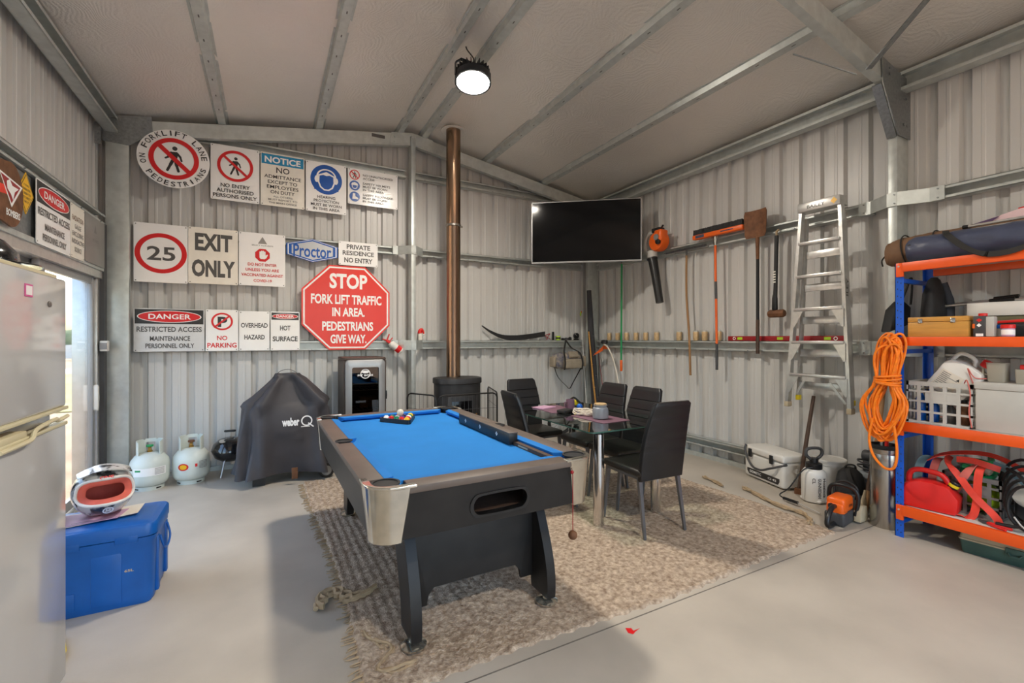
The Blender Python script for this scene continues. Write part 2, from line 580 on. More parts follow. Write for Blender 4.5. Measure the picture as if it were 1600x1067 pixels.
mb = MB('sheet')                                          # unseen front wall round an open roller door, added to cut the sky light
for x0, x1, z0 in ((LX, -0.6, 0.0), (-0.6, RIDGE_X, 3.0), (RIDGE_X, 4.0, 3.0), (4.0, RX, 0.0)):
    mb.quad((x0, FY, z0), (x1, FY, z0), (x1, FY, zc(x1) + 0.02), (x0, FY, zc(x0) + 0.02))
struct(mb, 'wall_front_unseen', ang=10)
pb = sheet_profile(LX, RIDGE_X, 0.06) + sheet_profile(RIDGE_X, RX, 0.06)[1:]
sheet_wall('wall_back', pb, lambda t, n, z: (t, BY + n, z), 0.0, lambda t: zc(t) + 0.02)
sheet_wall('wall_right', sheet_profile(FY, BY, 3.62), lambda t, n, z: (RX + n, t, z), 0.0, zc(RX) + 0.02)
DY0, DY1, DZ = 2.75, 5.68, 2.06
sheet_wall('wall_left', sheet_profile(FY, BY, 5.9), lambda t, n, z: (LX - n, t, z), DZ, zc(LX) + 0.02)
sheet_wall('wall_left_front', sheet_profile(FY, DY0, 5.9), lambda t, n, z: (LX - n, t, z), 0.0, DZ)
sheet_wall('wall_left_corner', sheet_profile(DY1, BY, 5.9), lambda t, n, z: (LX - n, t, z), 0.0, DZ)

mb = MB('foil')                                           # sagging foil blanket under the roof sheets
NX, NY = 30, 40
V = []
for i in range(NX + 1):
    x = LX - 0.05 + (RX - LX + 0.1) * i / NX
    V.append([mb.bm.verts.new((x, FY + (BY - FY) * j / NY, zc(x) + 0.012 * math.sin(x * 7 + 1.3 * math.sin(j * 0.9)) * math.sin(j * 1.7 + x))) for j in range(NY + 1)])
for i in range(NX):
    for j in range(NY):
        mb._f([V[i][j], V[i][j + 1], V[i + 1][j + 1], V[i + 1][j]])
struct(mb, 'ceiling', ang=60)
mb = MB('galv')                                           # roof sheets above the blanket
for x0, x1 in ((LX - 0.25, RIDGE_X), (RIDGE_X, RX + 0.25)):
    mb.quad((x0, FY - 0.3, zc(x0) + 0.10), (x1, FY - 0.3, zc(x1) + 0.10), (x1, BY + 0.2, zc(x1) + 0.10), (x0, BY + 0.2, zc(x0) + 0.10))
struct(mb, 'roof')
mb = MB('concrete')
mb.bb(LX - 0.05, RX + 0.06, FY, BY + 0.06, -0.12, 0.0)
struct(mb, 'floor')
mb = MB('concrete_joint')
mb.bb(LX, RX, 1.772, 1.779, -0.01, 0.0009)
struct(mb, 'floor_joint')
mb = MB('red_print')
mb.flat([(1.56, 1.70), (1.575, 1.735), (1.60, 1.72), (1.595, 1.70), (1.64, 1.70), (1.60, 1.69), (1.575, 1.68)], T(0, 0, 0.0008))
struct(mb, 'floor_mark')

# portal frames: columns, rafters, haunch plates
def column(name, x0, x1, y0, y1, z1):
    mb = MB('galv')
    mb.bb(x0, x1, y0, y1, 0, z1, 0.006)
    return struct(mb, name)
def rafter(name, y0, y1, xa, xb):
    mb = MB('galv')
    for a, b in ((xa, RIDGE_X), (RIDGE_X, xb)):
        za, zb = zc(a) - 0.055, zc(b) - 0.055
        mb.rings([[(a, y0, za), (a, y1, za), (a, y1, za - 0.152), (a, y0, za - 0.152)], [(b, y0, zb), (b, y1, zb), (b, y1, zb - 0.152), (b, y0, zb - 0.152)]])
    return struct(mb, name)
def bolts(mb, pts, n, r=0.011):
    for p in pts:
        a = Vector(p)
        mb.rod(a, a + Vector(n) * 0.008, r, None, 6)
column('column_corner_left', -1.40, -1.22, 5.75, 5.815, 3.56)
column('column_corner_right', 4.47, 4.66, 5.78, 5.845, 3.5)
column('column_ridge', 1.60, 1.66, 5.70, 5.84, 4.04)
column('column_right', 4.50, 4.69, 1.77, 1.835, 3.5)
column('column_left', -1.46, -1.27, 1.77, 1.835, 3.5)
rafter('rafter_back', 5.75, 5.815, -1.42, 4.68)
rafter('rafter_middle', 1.77, 1.835, -1.42, 4.68)
mb = MB('galv_dark')
mb.prism([(-1.42, 3.62), (-1.04, 3.685), (-1.03, 3.53), (-1.21, 3.36), (-1.42, 3.37)], 0.006, frame((0, 5.749, 0), (1, 0, 0), (0, 0, 1)))
bolts(mb, [(-1.30, 5.743, 3.43), (-1.10, 5.743, 3.56), (-1.10, 5.743, 3.63), (-1.3, 5.743, 3.56)], (0, -1, 0))
struct(mb, 'haunch_plate')
for k, yy in enumerate((1.764, 5.775)):
    mb = MB('galv_dark')
    mb.prism([(4.70, 3.58), (4.22, 3.66), (4.24, 3.46), (4.49, 3.10), (4.70, 3.10)], 0.006, frame((0, yy, 0), (1, 0, 0), (0, 0, 1)))
    bolts(mb, [(4.58, yy - 0.006, 3.2), (4.63, yy - 0.006, 3.2), (4.58, yy - 0.006, 3.42), (4.62, yy - 0.006, 3.42), (4.34, yy - 0.006, 3.55), (4.34, yy - 0.006, 3.6)], (0, -1, 0))
    if k == 0:
        mb.prism([(4.24, 3.455), (4.49, 3.09), (4.495, 3.10), (4.245, 3.465)], 0.066, frame((0, 1.836, 0), (1, 0, 0), (0, 0, 1)))
    struct(mb, 'haunch_plate')
mb = MB('galv')                                           # apex plate where both back rafters meet the mullion
mb.prism([(1.36, 4.05), (1.63, 4.09), (1.90, 4.05), (1.92, 3.90), (1.63, 3.945), (1.34, 3.90)], 0.005, frame((0, 5.748, 0), (1, 0, 0), (0, 0, 1)))
bolts(mb, [(1.40, 5.742, 4.0), (1.40, 5.742, 3.94), (1.86, 5.742, 4.0), (1.86, 5.742, 3.94), (1.62, 5.694, 4.0), (1.62, 5.694, 3.96), (1.64, 5.694, 4.01)], (0, -1, 0))
struct(mb, 'apex_plate')
mb = MB('ink_grey')
mb.bb(1.12, 1.28, 5.7465, 5.749, 3.945, 3.985)
struct(mb, 'rafter_stamp')
mb = MB('galv_dark')                                      # knee braces from the right rafter to the roof
mb.bar((4.02, 1.76, 3.50), (3.80, 1.30, 3.70), 0.008, 0.05, (1, 0, 0))
mb.bar((4.02, 1.84, 3.50), (3.72, 2.15, 3.74), 0.008, 0.04, (1, 0, 0))
struct(mb, 'fly_brace')

# roof purlins (top-hat sections with slotted holes)
def purlin(x):
    mb = MB('galv')
    z = zc(x)
    y0, y1 = FY, BY
    P = [(-0.062, -0.006), (-0.045, -0.006), (-0.034, -0.05), (0.034, -0.05), (0.045, -0.006), (0.062, -0.006), (0.062, -0.002), (0.041, -0.002), (0.031, -0.045), (-0.031, -0.045), (-0.041, -0.002), (-0.062, -0.002)]
    t = -SLOPE if x > RIDGE_X else SLOPE
    mb.rings([[(x + a, y, z + b + a * t) for a, b in P] for y in (y0, y1)])
    mb.m('ink_grey')
    y = y0 + 0.2
    while y < y1 - 0.3:
        mb.flat(rrect(0.010, 0.034, 0.004, 2), T(x, y, z - 0.0508))
        y += 0.30
    struct(mb, 'roof_purlin')
for x in (-0.44, 0.52, 1.475, 1.785, 2.70, 3.64):
    purlin(x)
for sx, x in ((1, 4.585), (-1, -1.355)):                  # eave purlins (C sections) along both long walls
    mb = MB('galv')
    z = zc(x) - 0.03
    mb.bb(x + 0.05 * sx - 0.003, x + 0.05 * sx + 0.003, FY, BY - 0.02, z - 0.15, z)
    mb.bb(x - 0.05, x + 0.05, FY, BY - 0.02, z - 0.004, z)
    mb.bb(x - 0.05, x + 0.05, FY, BY - 0.02, z - 0.15, z - 0.146)
    mb.bb(x - 0.05 * sx - 0.003, x - 0.05 * sx + 0.003, FY, BY - 0.02, z - 0.15, z - 0.125)
    mb.bb(x - 0.05 * sx - 0.003, x - 0.05 * sx + 0.003, FY, BY - 0.02, z - 0.025, z)
    struct(mb, 'eave_purlin')
mb = MB('galv_dark')                                      # eave cleat in the left back corner
mb.bb(-1.452, -1.405, 5.64, 5.655, 3.30, 3.50)
bolts(mb, [(-1.43, 5.64, 3.34), (-1.43, 5.64, 3.40), (-1.43, 5.64, 3.46)], (0, -1, 0))
struct(mb, 'eave_cleat')

# wall girts: C sections opening into the shed, with end cleats
def girt(axis, a, b, z0, z1, d0, d1):
    # axis 'x': along the back wall, d = y; axis 'y': along a side wall, d = x; d0 = wall side, d1 = room side
    mb = MB('galv')
    t = 0.004
    s = 1 if d1 > d0 else -1
    def bx(da, db, za, zb):
        da, db = min(da, db), max(da, db)
        if axis == 'x':
            mb.bb(a, b, da, db, za, zb)
        else:
            mb.bb(da, db, a, b, za, zb)
    bx(d0, d0 + s * t, z0, z1)
    bx(d0, d1, z1 - t, z1)
    bx(d0, d1, z0, z0 + t)
    bx(d1 - s * t, d1, z0, z0 + 0.022)
    bx(d1 - s * t, d1, z1 - 0.022, z1)
    mb.m('galv_dark')
    k = a + 0.15
    while k < b:
        p = (k, d1, z0 + 0.012) if axis == 'x' else (d1, k, z0 + 0.012)
        nn = (0, s, 0) if axis == 'x' else (s, 0, 0)
        bolts(mb, [p], nn, 0.006)
        k += 0.5
    return struct(mb, 'wall_girt')
for z0, z1 in ((2.535, 2.635), (1.31, 1.425)):
    girt('x', -1.20, 1.46, z0, z1, 5.945, 5.865)
    girt('x', 1.80, 4.44, z0, z1, 5.945, 5.865)
girt('x', -0.85, 1.58, 3.545, 3.65, 5.945, 5.865)
girt('x', 1.68, 4.1, 3.545, 3.65, 5.945, 5.865)
for z0, z1 in ((2.535, 2.635), (1.31, 1.425)):
    girt('y', 2.00, 5.74, z0, z1, 4.695, 4.61)
    girt('y', FY, 1.60, z0, z1, 4.695, 4.61)
girt('y', 1.95, 5.74, 0.15, 0.25, 4.695, 4.61)
girt('y', FY, 1.70, 0.15, 0.25, 4.695, 4.61)
girt('y', FY, 5.70, 2.535, 2.635, -1.465, -1.385)
for z0, z1 in ((2.53, 2.64), (1.305, 1.43)):              # bridging cleats round the columns
    mb = MB('galv')
    mb.rings([[(1.46, 5.84, z0), (1.46, 5.836, z0), (1.46, 5.836, z1), (1.46, 5.84, z1)], [(1.60, 5.705, z0), (1.60, 5.70, z0), (1.60, 5.70, z1), (1.60, 5.705, z1)]])
    mb.rings([[(1.80, 5.866, z0), (1.80, 5.862, z0), (1.80, 5.862, z1), (1.80, 5.866, z1)], [(1.66, 5.705, z0), (1.66, 5.70, z0), (1.66, 5.70, z1), (1.66, 5.705, z1)]])
    mb.bb(1.40, 1.462, 5.83, 5.862, z0, z1)
    mb.bb(1.598, 1.662, 5.692, 5.70, z0, z1)
    bolts(mb, [(1.61, 5.692, z0 + 0.02), (1.61, 5.692, z1 - 0.02), (1.65, 5.692, z0 + 0.02), (1.65, 5.692, z1 - 0.02)], (0, -1, 0), 0.006)
    struct(mb, 'girt_cleat')
    mb = MB('galv')
    mb.rings([[(4.606, 2.00, z0), (4.60, 2.00, z0), (4.60, 2.00, z1), (4.606, 2.00, z1)], [(4.496, 1.835, z0), (4.49, 1.835, z0), (4.49, 1.835, z1), (4.496, 1.835, z1)]])
    mb.rings([[(4.606, 1.60, z0), (4.60, 1.60, z0), (4.60, 1.60, z1), (4.606, 1.60, z1)], [(4.496, 1.77, z0), (4.49, 1.77, z0), (4.49, 1.77, z1), (4.496, 1.77, z1)]])
    mb.bb(4.60, 4.607, 2.0, 2.09, z0, z1)
    mb.bb(4.60, 4.607, 1.51, 1.60, z0, z1)
    mb.bb(4.488, 4.497, 1.768, 1.837, z0, z1)
    m2 = [(4.488, 1.785, z0 + 0.02), (4.488, 1.785, z1 - 0.02), (4.60, 2.05, z0 + 0.02), (4.60, 2.05, z1 - 0.02), (4.60, 1.55, z0 + 0.02), (4.60, 1.55, z1 - 0.02)]
    mb.m('galv_dark')
    bolts(mb, m2, (-1, 0, 0), 0.006)
    struct(mb, 'girt_cleat')
mb = MB('galv')
mb.bb(4.66, 4.698, FY, 5.9, 0.0, 0.05)
struct(mb, 'baseboard_right')
mb = MB('galv')
mb.bb(-1.2, 4.46, 5.92, 5.948, 0.0, 0.05)
struct(mb, 'baseboard_back')

# ---------------------------------------------------------------- sliding glass door in the left wall
mb = MB('alu')
mb.bb(-1.56, -1.40, DY0, DY1, 2.02, 2.10)
mb.bb(-1.56, -1.40, DY0, DY1, 0.0, 0.03)
mb.bb(-1.60, -1.42, 5.60, DY1, 0.03, 2.02, 0.004)
mb.bb(-1.56, -1.40, DY0, DY0 + 0.06, 0.03, 2.02)
door = struct(mb, 'door_1')
mb = MB('silver_paint')
mb.bb(-1.475, -1.435, 5.53, 5.60, 0.04, 2.02, 0.004)
mb.bb(-1.475, -1.435, 4.42, 4.52, 0.04, 2.02, 0.004)
mb.bb(-1.47, -1.44, 4.52, 5.53, 1.96, 2.02)
mb.bb(-1.47, -1.44, 4.52, 5.53, 0.04, 0.12)
struct(mb, 'sliding_frame', door)
mb = MB('silver_paint')
mb.bb(-1.535, -1.495, 4.44, 4.66, 0.04, 2.02, 0.004)
mb.bb(-1.535, -1.495, 2.82, 2.9, 0.04, 2.02)
mb.bb(-1.53, -1.50, 2.9, 4.44, 1.96, 2.02)
mb.bb(-1.53, -1.50, 2.9, 4.44, 0.04, 0.12)
struct(mb, 'fixed_frame', door)
mb = MB('door_glass')
mb.bb(-1.457, -1.453, 4.52, 5.53, 0.12, 1.96)
mb.bb(-1.517, -1.513, 2.9, 4.44, 0.12, 1.96)
struct(mb, 'door_pane', door)
mb = MB('plastic_white')
mb.prism([(0, -0.12), (0.03, -0.1), (0.035, 0.0), (0.03, 0.1), (0, 0.12), (-0.012, 0.1), (-0.012, -0.1)], 0.035, frame((-1.436, 5.555, 0.90), (0, 1, 0), (0, 0, 1)), 0.006)
struct(mb, 'door_handle', door)
mb = MB('plastic_white')
mb.bb(-1.405, -1.345, 5.60, 5.66, 1.33, 1.43, 0.008)
mb.m('grey')
mb.bb(-1.40, -1.35, 5.585, 5.60, 1.35, 1.41)
struct(mb, 'door_catch', door)
mb = MB('galv')                                           # lintel strip and backing above the door
mb.bb(-1.40, -1.386, DY0, 5.72, 2.09, 2.125)
struct(mb, 'trim_1')
mb = MB('galv_dark')
mb.bb(-1.42, -1.405, 3.2, 4.5, 2.125, 2.53)
struct(mb, 'trim_2')
mb = MB('dark_grey')
mb.bb(-1.42, -1.385, 5.66, 5.74, 0.0, 2.55)
struct(mb, 'trim_3')

# ---------------------------------------------------------------- outside
gravel = mat('gravel_yard', (176, 150, 120), 0.9, 0, 0.2, 1.6, 0.4, 30, detail=10, rgb2=(134, 106, 80))
dry = mat('dry_grass', (150, 132, 66), 0.9, 0, 0.2, 1.2, 0.4, 30, detail=8, rgb2=(180, 168, 108))
mb = MB(gravel)
mb.bb(-90, 90, -60, 120, -0.4, -0.125)
struct(mb, 'ground')
mb = MB(dry)
mb.bb(-60, 60, 13, 27, -0.12, -0.10)
struct(mb, 'grass_verge')
mb = MB('pale_ink')
mb.bb(-60, 60, 27, 31, -0.12, -0.10)
struct(mb, 'road')
mb = MB('plastic_white')
mb.bb(-40, 6, 44, 44.05, 0.0, 1.0)
for k in range(24):
    mb.bb(-40 + 2 * k, -39.9 + 2 * k, 43.95, 44.1, -0.12, 1.1)
mb.solo('yard_fence', 'long white fence across the road outside the glass door', 'fence')
leaf = mat('hedge_leaves', (60, 84, 40), 0.85, 0, 0.3, 2.0, 0.6, 5, detail=8, rgb2=(104, 118, 62))
mb = MB(leaf)
for k in range(26):
    mb.sph((-44 + 1.7 * k, 58 + random.uniform(-2, 2), 0.9), (2.2, 2.0, random.uniform(1.3, 2.6)), 10, 7)
mb.solo('hedge', 'distant row of green shrubs seen beyond the white fence', 'hedge', ang=80)
# ---------------------------------------------------------------- high bay lamp
def high_bay(loc, label):
    t = thing('high_bay_light', label, 'ceiling light', loc, 0, 'high bay lights')
    mb = MB('lamp_black')
    mb.lathe([(0.06, 0.13), (0.10, 0.125), (0.155, 0.075), (0.165, 0.07), (0.168, 0.0), (0.15, 0.0), (0.148, 0.012), (0.0, 0.012)][::-1], (0, 0, 0), 36)
    for k in range(24):
        a = 2 * PI * k / 24
        mb.box((0.115 * math.cos(a), 0.115 * math.sin(a), 0.115), (0.08, 0.006, 0.05), rz(a))
    TL = T(0, 0, 0.2) @ Matrix.Rotation(-0.14, 4, 'X') @ Matrix.Rotation(0.06, 4, 'Y') @ T(0, 0, -0.2)
    mb.xf(TL)
    mb.build('housing', t)
    mb = MB('lens')
    mb.lathe([(0.002, -0.016), (0.06, -0.013), (0.12, -0.004), (0.148, 0.008), (0.148, 0.011), (0.002, 0.011)], (0, 0, 0), 36)
    mb.xf(TL)
    mb.build('lens', t)
    mb = MB('lamp_black')
    for s in (-1, 1):
        mb.bar((s * 0.172, 0, 0.03), (s * 0.172, 0, 0.15), 0.03, 0.008, (1, 0, 0))
        mb.bar((s * 0.172, 0, 0.15), (s * 0.12, 0, 0.20), 0.03, 0.008, (1, 0, 0))
    mb.bar((-0.125, 0, 0.20), (0.125, 0, 0.20), 0.03, 0.008)
    mb.xf(TL)
    mb.build('bracket', t)
    mb = MB('black')
    mb.tube(spline([(0, 0, 0.20), (0.005, 0, 0.25), (-0.065, 0, 0.32), (-0.07, 0, 0.39)], 5), 0.006, 8)
    mb.lathe([(0.008, 0.34), (0.017, 0.345), (0.017, 0.38), (0.01, 0.385)], (-0.07, 0, 0), 14)
    mb.build('power_cord', t)
    mb = MB('plastic_white')
    mb.lathe([(0.02, 0.36), (0.034, 0.372), (0.038, 0.42), (0.045, 0.425), (0.045, 0.455)], (-0.07, 0, 0), 20)
    mb.tube([(-0.07 + 0.045 + 0.035 * math.sin(a), 0.02, 0.41 - 0.03 * math.cos(a)) for a in [0.3 * k for k in range(20)]], 0.0025, 6)
    mb.build('ceiling_socket', t)
    return t
h0 = high_bay((1.67, 3.88, 3.80), 'round lit high bay light hanging from the ridge purlin above the pool table')
dup(h0, (1.67, -0.6, 3.80), 0, 'unseen round high bay light added behind the viewer to brighten the near bay', 'high bay lights')  # second lamp, out of view, added as extra light for the front bay

# ---------------------------------------------------------------- pool table
def plate_hole(mb, w, h, hw, hh, d, X, cx=0.0, cy=0.0):
    # plate w x h with a slot (rounded ends) of half-size hw, hh at cx, cy; thickness d
    n = 48
    hole, out = [], []
    for k in range(n):
        a = 2 * PI * (k + 0.5) / n
        c, s = math.cos(a), math.sin(a)
        px = math.copysign(hw - hh, c) + hh * c if abs(c) > 1e-9 else 0
        if abs(c) < 0.35:
            px = (hw - hh) * c / 0.35 + hh * c
        hole.append((cx + px, cy + hh * s))
        q = max(abs(c) / (w / 2), abs(s) / (h / 2))
        out.append((c / q, s / q))
    for z, fl in ((0, True), (d, False)):
        a = [mb.bm.verts.new(X @ Vector((*p, z))) for p in hole]
        b = [mb.bm.verts.new(X @ Vector((*p, z))) for p in out]
        for k in range(n):
            mb._f([a[k], a[(k + 1) % n], b[(k + 1) % n], b[k]])
    for ring in (hole, out):
        a = [mb.bm.verts.new(X @ Vector((*p, 0))) for p in ring]
        b = [mb.bm.verts.new(X @ Vector((*p, d))) for p in ring]
        for k in range(n):
            mb._f([a[k], a[(k + 1) % n], b[(k + 1) % n], b[k]])
    return hole

PT = thing('pool_table', 'pool table with blue felt, brown rails and chrome corner caps standing on the rug', 'pool table', (0.953, 2.995, 0.021), math.radians(0.8))
HW, HL = 0.60, 1.055
mb = MB('table_black')
sl = math.radians(9)
# long sides and far end: slightly inward-leaning boards
for s in (-1, 1):
    mb.rings([[(s * 0.595, y, 0.757), (s * 0.565, y, 0.757), (s * 0.545, y, 0.555), (s * 0.575, y, 0.555)] for y in (-0.955, 0.955)])
mb.rings([[(x, 1.05, 0.757), (x, 1.02, 0.757), (x, 1.0, 0.555), (x, 1.03, 0.555)] for x in (-0.505, 0.505)])
Xn = frame((0, -1.04, 0.656), (1, 0, 0), (0, -0.09, 1))
hole = plate_hole(mb, 1.01, 0.204, 0.145, 0.048, -0.03, Xn, 0.02, -0.012)
mb.build('apron', PT)
mb = MB('black')
R0 = [Xn @ Vector((*p, 0.006)) for p in hole]
c0 = Vector((0.02, -0.012))
R1 = [Xn @ Vector((c0.x + (p[0] - c0.x) * 1.12, c0.y + (p[1] - c0.y) * 1.26, 0.006)) for p in hole]
R2 = [Xn @ Vector((c0.x + (p[0] - c0.x) * 1.12, c0.y + (p[1] - c0.y) * 1.26, -0.001)) for p in hole]
R3 = [Xn @ Vector((*p, -0.032)) for p in hole]
mb.rings([R2, R1, R0, R3], cap=False)
mb.build('return_trim', PT)
mb = MB('black_matt')
mb.bb(-0.30, 0.34, -1.0, -0.80, 0.585, 0.59)
mb.bb(-0.30, 0.34, -0.80, -0.79, 0.585, 0.73)
mb.m('dark_wood')
mb.bb(-0.28, 0.32, -1.0, -0.81, 0.591, 0.60)
mb.build('ball_tray', PT)
mb = MB('black_matt')
mb.bb(-0.44, 0.44, -0.88, 0.88, 0.70, 0.744)
mb.build('underframe', PT)
BEDP = []
for sx, sy, a0 in ((1, 1, 1.5 * PI), (-1, 1, 0), (-1, -1, PI / 2), (1, -1, PI)):
    if (sx, sy) == (1, 1):
        BEDP += [(0.52 - 0.0, -0.06), (0.495, -0.035), (0.495, 0.035), (0.52, 0.06)]
    if (sx, sy) == (-1, -1):
        BEDP += [(-0.52, 0.06), (-0.495, 0.035), (-0.495, -0.035), (-0.52, -0.06)]
    cxp, cyp = sx * 0.513, sy * 0.962
    q = [(cxp - sx * 0.054 * math.sin(t), cyp - sy * 0.054 * math.cos(t)) for t in [PI * 0.5 * k / 6 for k in range(7)]]
    BEDP += q if sx * sy > 0 else q[::-1]
mb = MB('felt')
mb.prism(BEDP, 0.007, T(0, 0, 0.745))
mb.build('playing_bed', PT)
PZ0, PZ1 = 0.757, 0.79
def rail(poly):
    mb = MB('rail_brown')
    mb.prism(poly, PZ1 - PZ0, T(0, 0, PZ0), 0.005)
    mb.build('rail', PT)
def cushion(a, b, n):
    # a, b: ends of the cushion's back edge; n: unit vector towards the bed
    A, B, N = Vector(a), Vector(b), Vector(n)
    t = (B - A).normalized()
    mb = MB('felt_dark')
    def ring(P, k):
        return [(*(P), PZ0 - 0.008), (*(P), PZ1 - 0.001), (*(P + N * 0.05 + t * k), PZ1 - 0.006), (*(P + N * 0.046 + t * k), PZ1 - 0.022), (*(P + N * 0.02 + t * k * 0.5), PZ0 - 0.008)]
    mb.rings([ring(A, 0.04), ring(B, -0.04)])
    mb.build('cushion', PT)
for s in (-1, 1):
    for y0, y1 in ((-0.88, -0.055), (0.055, 0.88)):
        rail([(s * 0.60, y0), (s * 0.60, y1), (s * 0.50, y1), (s * 0.50, y0)][::s])
        cushion((s * 0.50, y0 - 0.01), (s * 0.50, y1 + 0.01), (-s, 0))
    mbr = [(s * 0.60, -0.055), (s * 0.60, 0.055)] + [(s * (0.565 - 0.035 * math.cos(a)), 0.055 * math.cos(a) * 0 + 0.055 * math.sin(a) * 1) for a in [PI / 2 - PI * k / 8 for k in range(9)]]
    mb = MB('rail_brown')
    mb.prism([(s * 0.60, -0.055), (s * 0.60, 0.055), (s * 0.575, 0.055), (s * 0.575, -0.055)][::s], PZ1 - PZ0, T(0, 0, PZ0), 0.004)
    mb.build('rail', PT)
    rail([(-0.43, s * 1.055), (0.43, s * 1.055), (0.43, s * 0.95), (-0.43, s * 0.95)][::-s])
    cushion((-0.44, s * 0.95), (0.44, s * 0.95), (0, -s))
for sx in (-1, 1):
    for sy, cx, cy, r in ((-1, 0.513, 0.962, 0.058), (0, 0.54, 0.0, 0.045), (1, 0.513, 0.962, 0.058)):
        mb = MB('black_matt')
        mb.lathe([(r + 0.006, 0.79), (r + 0.006, 0.795), (r - 0.004, 0.795), (r - 0.007, 0.756), (r - 0.010, 0.68), (0.002, 0.665)], (sx * cx, sy * cy, 0), 28)
        mb.build('pocket', PT)
def cap(sx, sy):
    mb = MB('cap_chrome')
    o = [(0.40, 1.060)] + arc(0.485, 0.940, 0.120, PI / 2, 0, 8) + [(0.605, 0.855)]
    i = [(0.575, 0.855), (0.575, 0.93)] + arc(0.513, 0.962, 0.064, -0.4, PI / 2 + 0.4, 8) + [(0.40, 1.025)]
    P = [(sx * p[0], sy * p[1]) for p in o + i]
    if sx * sy < 0:
        P = P[::-1]
    mb.prism(P, 0.012, T(0, 0, 0.784), 0.003)
    ro = [(p[0] * sx, p[1] * sy) for p in o]
    k = [(0.43, 1.058)] + arc(0.485, 0.940, 0.117, PI / 2, 0, 8) + [(0.602, 0.885)]
    lo = [(0.46, 1.030)] + arc(0.485, 0.935, 0.095, PI / 2, 0, 8) + [(0.577, 0.91)]
    a = [mb.bm.verts.new((sx * p[0], sy * p[1], 0.784)) for p in k]
    b = [mb.bm.verts.new((sx * (p[0] + 0.003), sy * (p[1] + 0.003), 0.545)) for p in lo]
    a2 = [mb.bm.verts.new((sx * (p[0] - 0.008), sy * (p[1] - 0.008), 0.784)) for p in k]
    b2 = [mb.bm.verts.new((sx * (p[0] - 0.006), sy * (p[1] - 0.006), 0.545)) for p in lo]
    for j in range(len(k) - 1):
        mb._f([a[j], a[j + 1], b[j + 1], b[j]])
        mb._f([a2[j], a2[j + 1], b2[j + 1], b2[j]])
        mb._f([b[j], b[j + 1], b2[j + 1], b2[j]])
    for j in (0, -1):
        mb._f([a[j], b[j], b2[j], a2[j]])
    mb.build('corner_cap', PT)
for sx in (-1, 1):
    for sy in (-1, 1):
        cap(sx, sy)
for sx in (-1, 1):
    for sy in (-1, 1):
        mb = MB('table_black')
        outer = spline([(0.79, 0.575), (0.86, 0.44), (0.925, 0.28), (0.955, 0.15), (0.955, 0.035)], 4)
        inner = spline([(0.79, 0.035), (0.775, 0.15), (0.725, 0.28), (0.65, 0.44), (0.57, 0.575)], 4)
        P = [(p.x, p.y) for p in [Vector((*q, 0)) if not isinstance(q, Vector) else q for q in outer + inner]] if False else [(q[0], q[1]) for q in (outer + inner)]
        mb.prism(P, 0.052, frame((sx * 0.37 - 0.026, 0, 0), (0, sy, 0), (0, 0, 1)) if sy > 0 else frame((sx * 0.37 + 0.026, 0, 0), (0, -1, 0), (0, 0, 1)), 0.004)
        mb.build('leg', PT)
        mb = MB('cap_chrome')
        mb.lathe([(0.058, 0.0), (0.06, 0.008), (0.045, 0.016), (0.022, 0.022), (0.02, 0.045)], (sx * 0.37, sy * 0.91, 0), 24)
        mb.build('foot', PT)
for sy in (-1, 1):
    mb = MB('table_black')
    mb.prism([(-0.345, 0.49), (-0.345, 0.10), (-0.27, 0.10), (-0.265, 0.15), (-0.235, 0.185), (0.235, 0.185), (0.265, 0.15), (0.27, 0.10), (0.345, 0.10), (0.345, 0.49)], 0.022, frame((0, sy * 0.78, 0), (1, 0, 0), (0, 0, 1)), 0.003)
    mb.build('end_panel', PT)
mb = MB('table_black')
mb.bb(-0.011, 0.011, -0.78, 0.758, 0.22, 0.42)
mb.build('stretcher', PT)

# balls racked at the far end
RK = (0.955, 3.70, 0.0)
TZ = 0.774
mb = MB('black')
def tri(r):
    return [(r * math.cos(a), r * math.sin(a)) for a in (-PI / 2 + 0.12, PI / 6 + 0.12, 5 * PI / 6 + 0.12)]
def tri_round(r, q):
    P = []
    for k, (x, y) in enumerate(tri(r)):
        a0 = -PI / 2 + 0.12 + k * 2 * PI / 3
        P += arc(x * (1 - 2 * q / r), y * (1 - 2 * q / r), q, a0 - PI / 3, a0 + PI / 3, 5)
    return P
A, B = tri_round(0.190, 0.02), tri_round(0.176, 0.016)
mb.rings([[(*p, 0) for p in A], [(*p, 0.034) for p in A], [(*p, 0.034) for p in B], [(*p, 0) for p in B]], closed=True)
mb.solo('ball_rack', 'black triangular rack lying on blue felt with balls inside', 'ball rack', (RK[0], RK[1], TZ))
BALLS = [('yellow', (238, 190, 40), 0), ('red', (206, 34, 40), 0), ('red', (206, 34, 40), 0), ('green', (20, 120, 84), 0), ('purple', (70, 50, 130), 0), ('orange striped', (232, 110, 60), 1), ('red', (200, 30, 38), 0), ('yellow striped', (236, 186, 50), 1), ('dark', (30, 28, 30), 0), ('green', (24, 128, 90), 0),
         ('pink striped', (226, 120, 110), 1), ('green', (18, 116, 80), 0), ('red', (212, 50, 44), 0), ('blue', (30, 60, 150), 0), ('yellow', (240, 200, 40), 0)]
ballm = {}
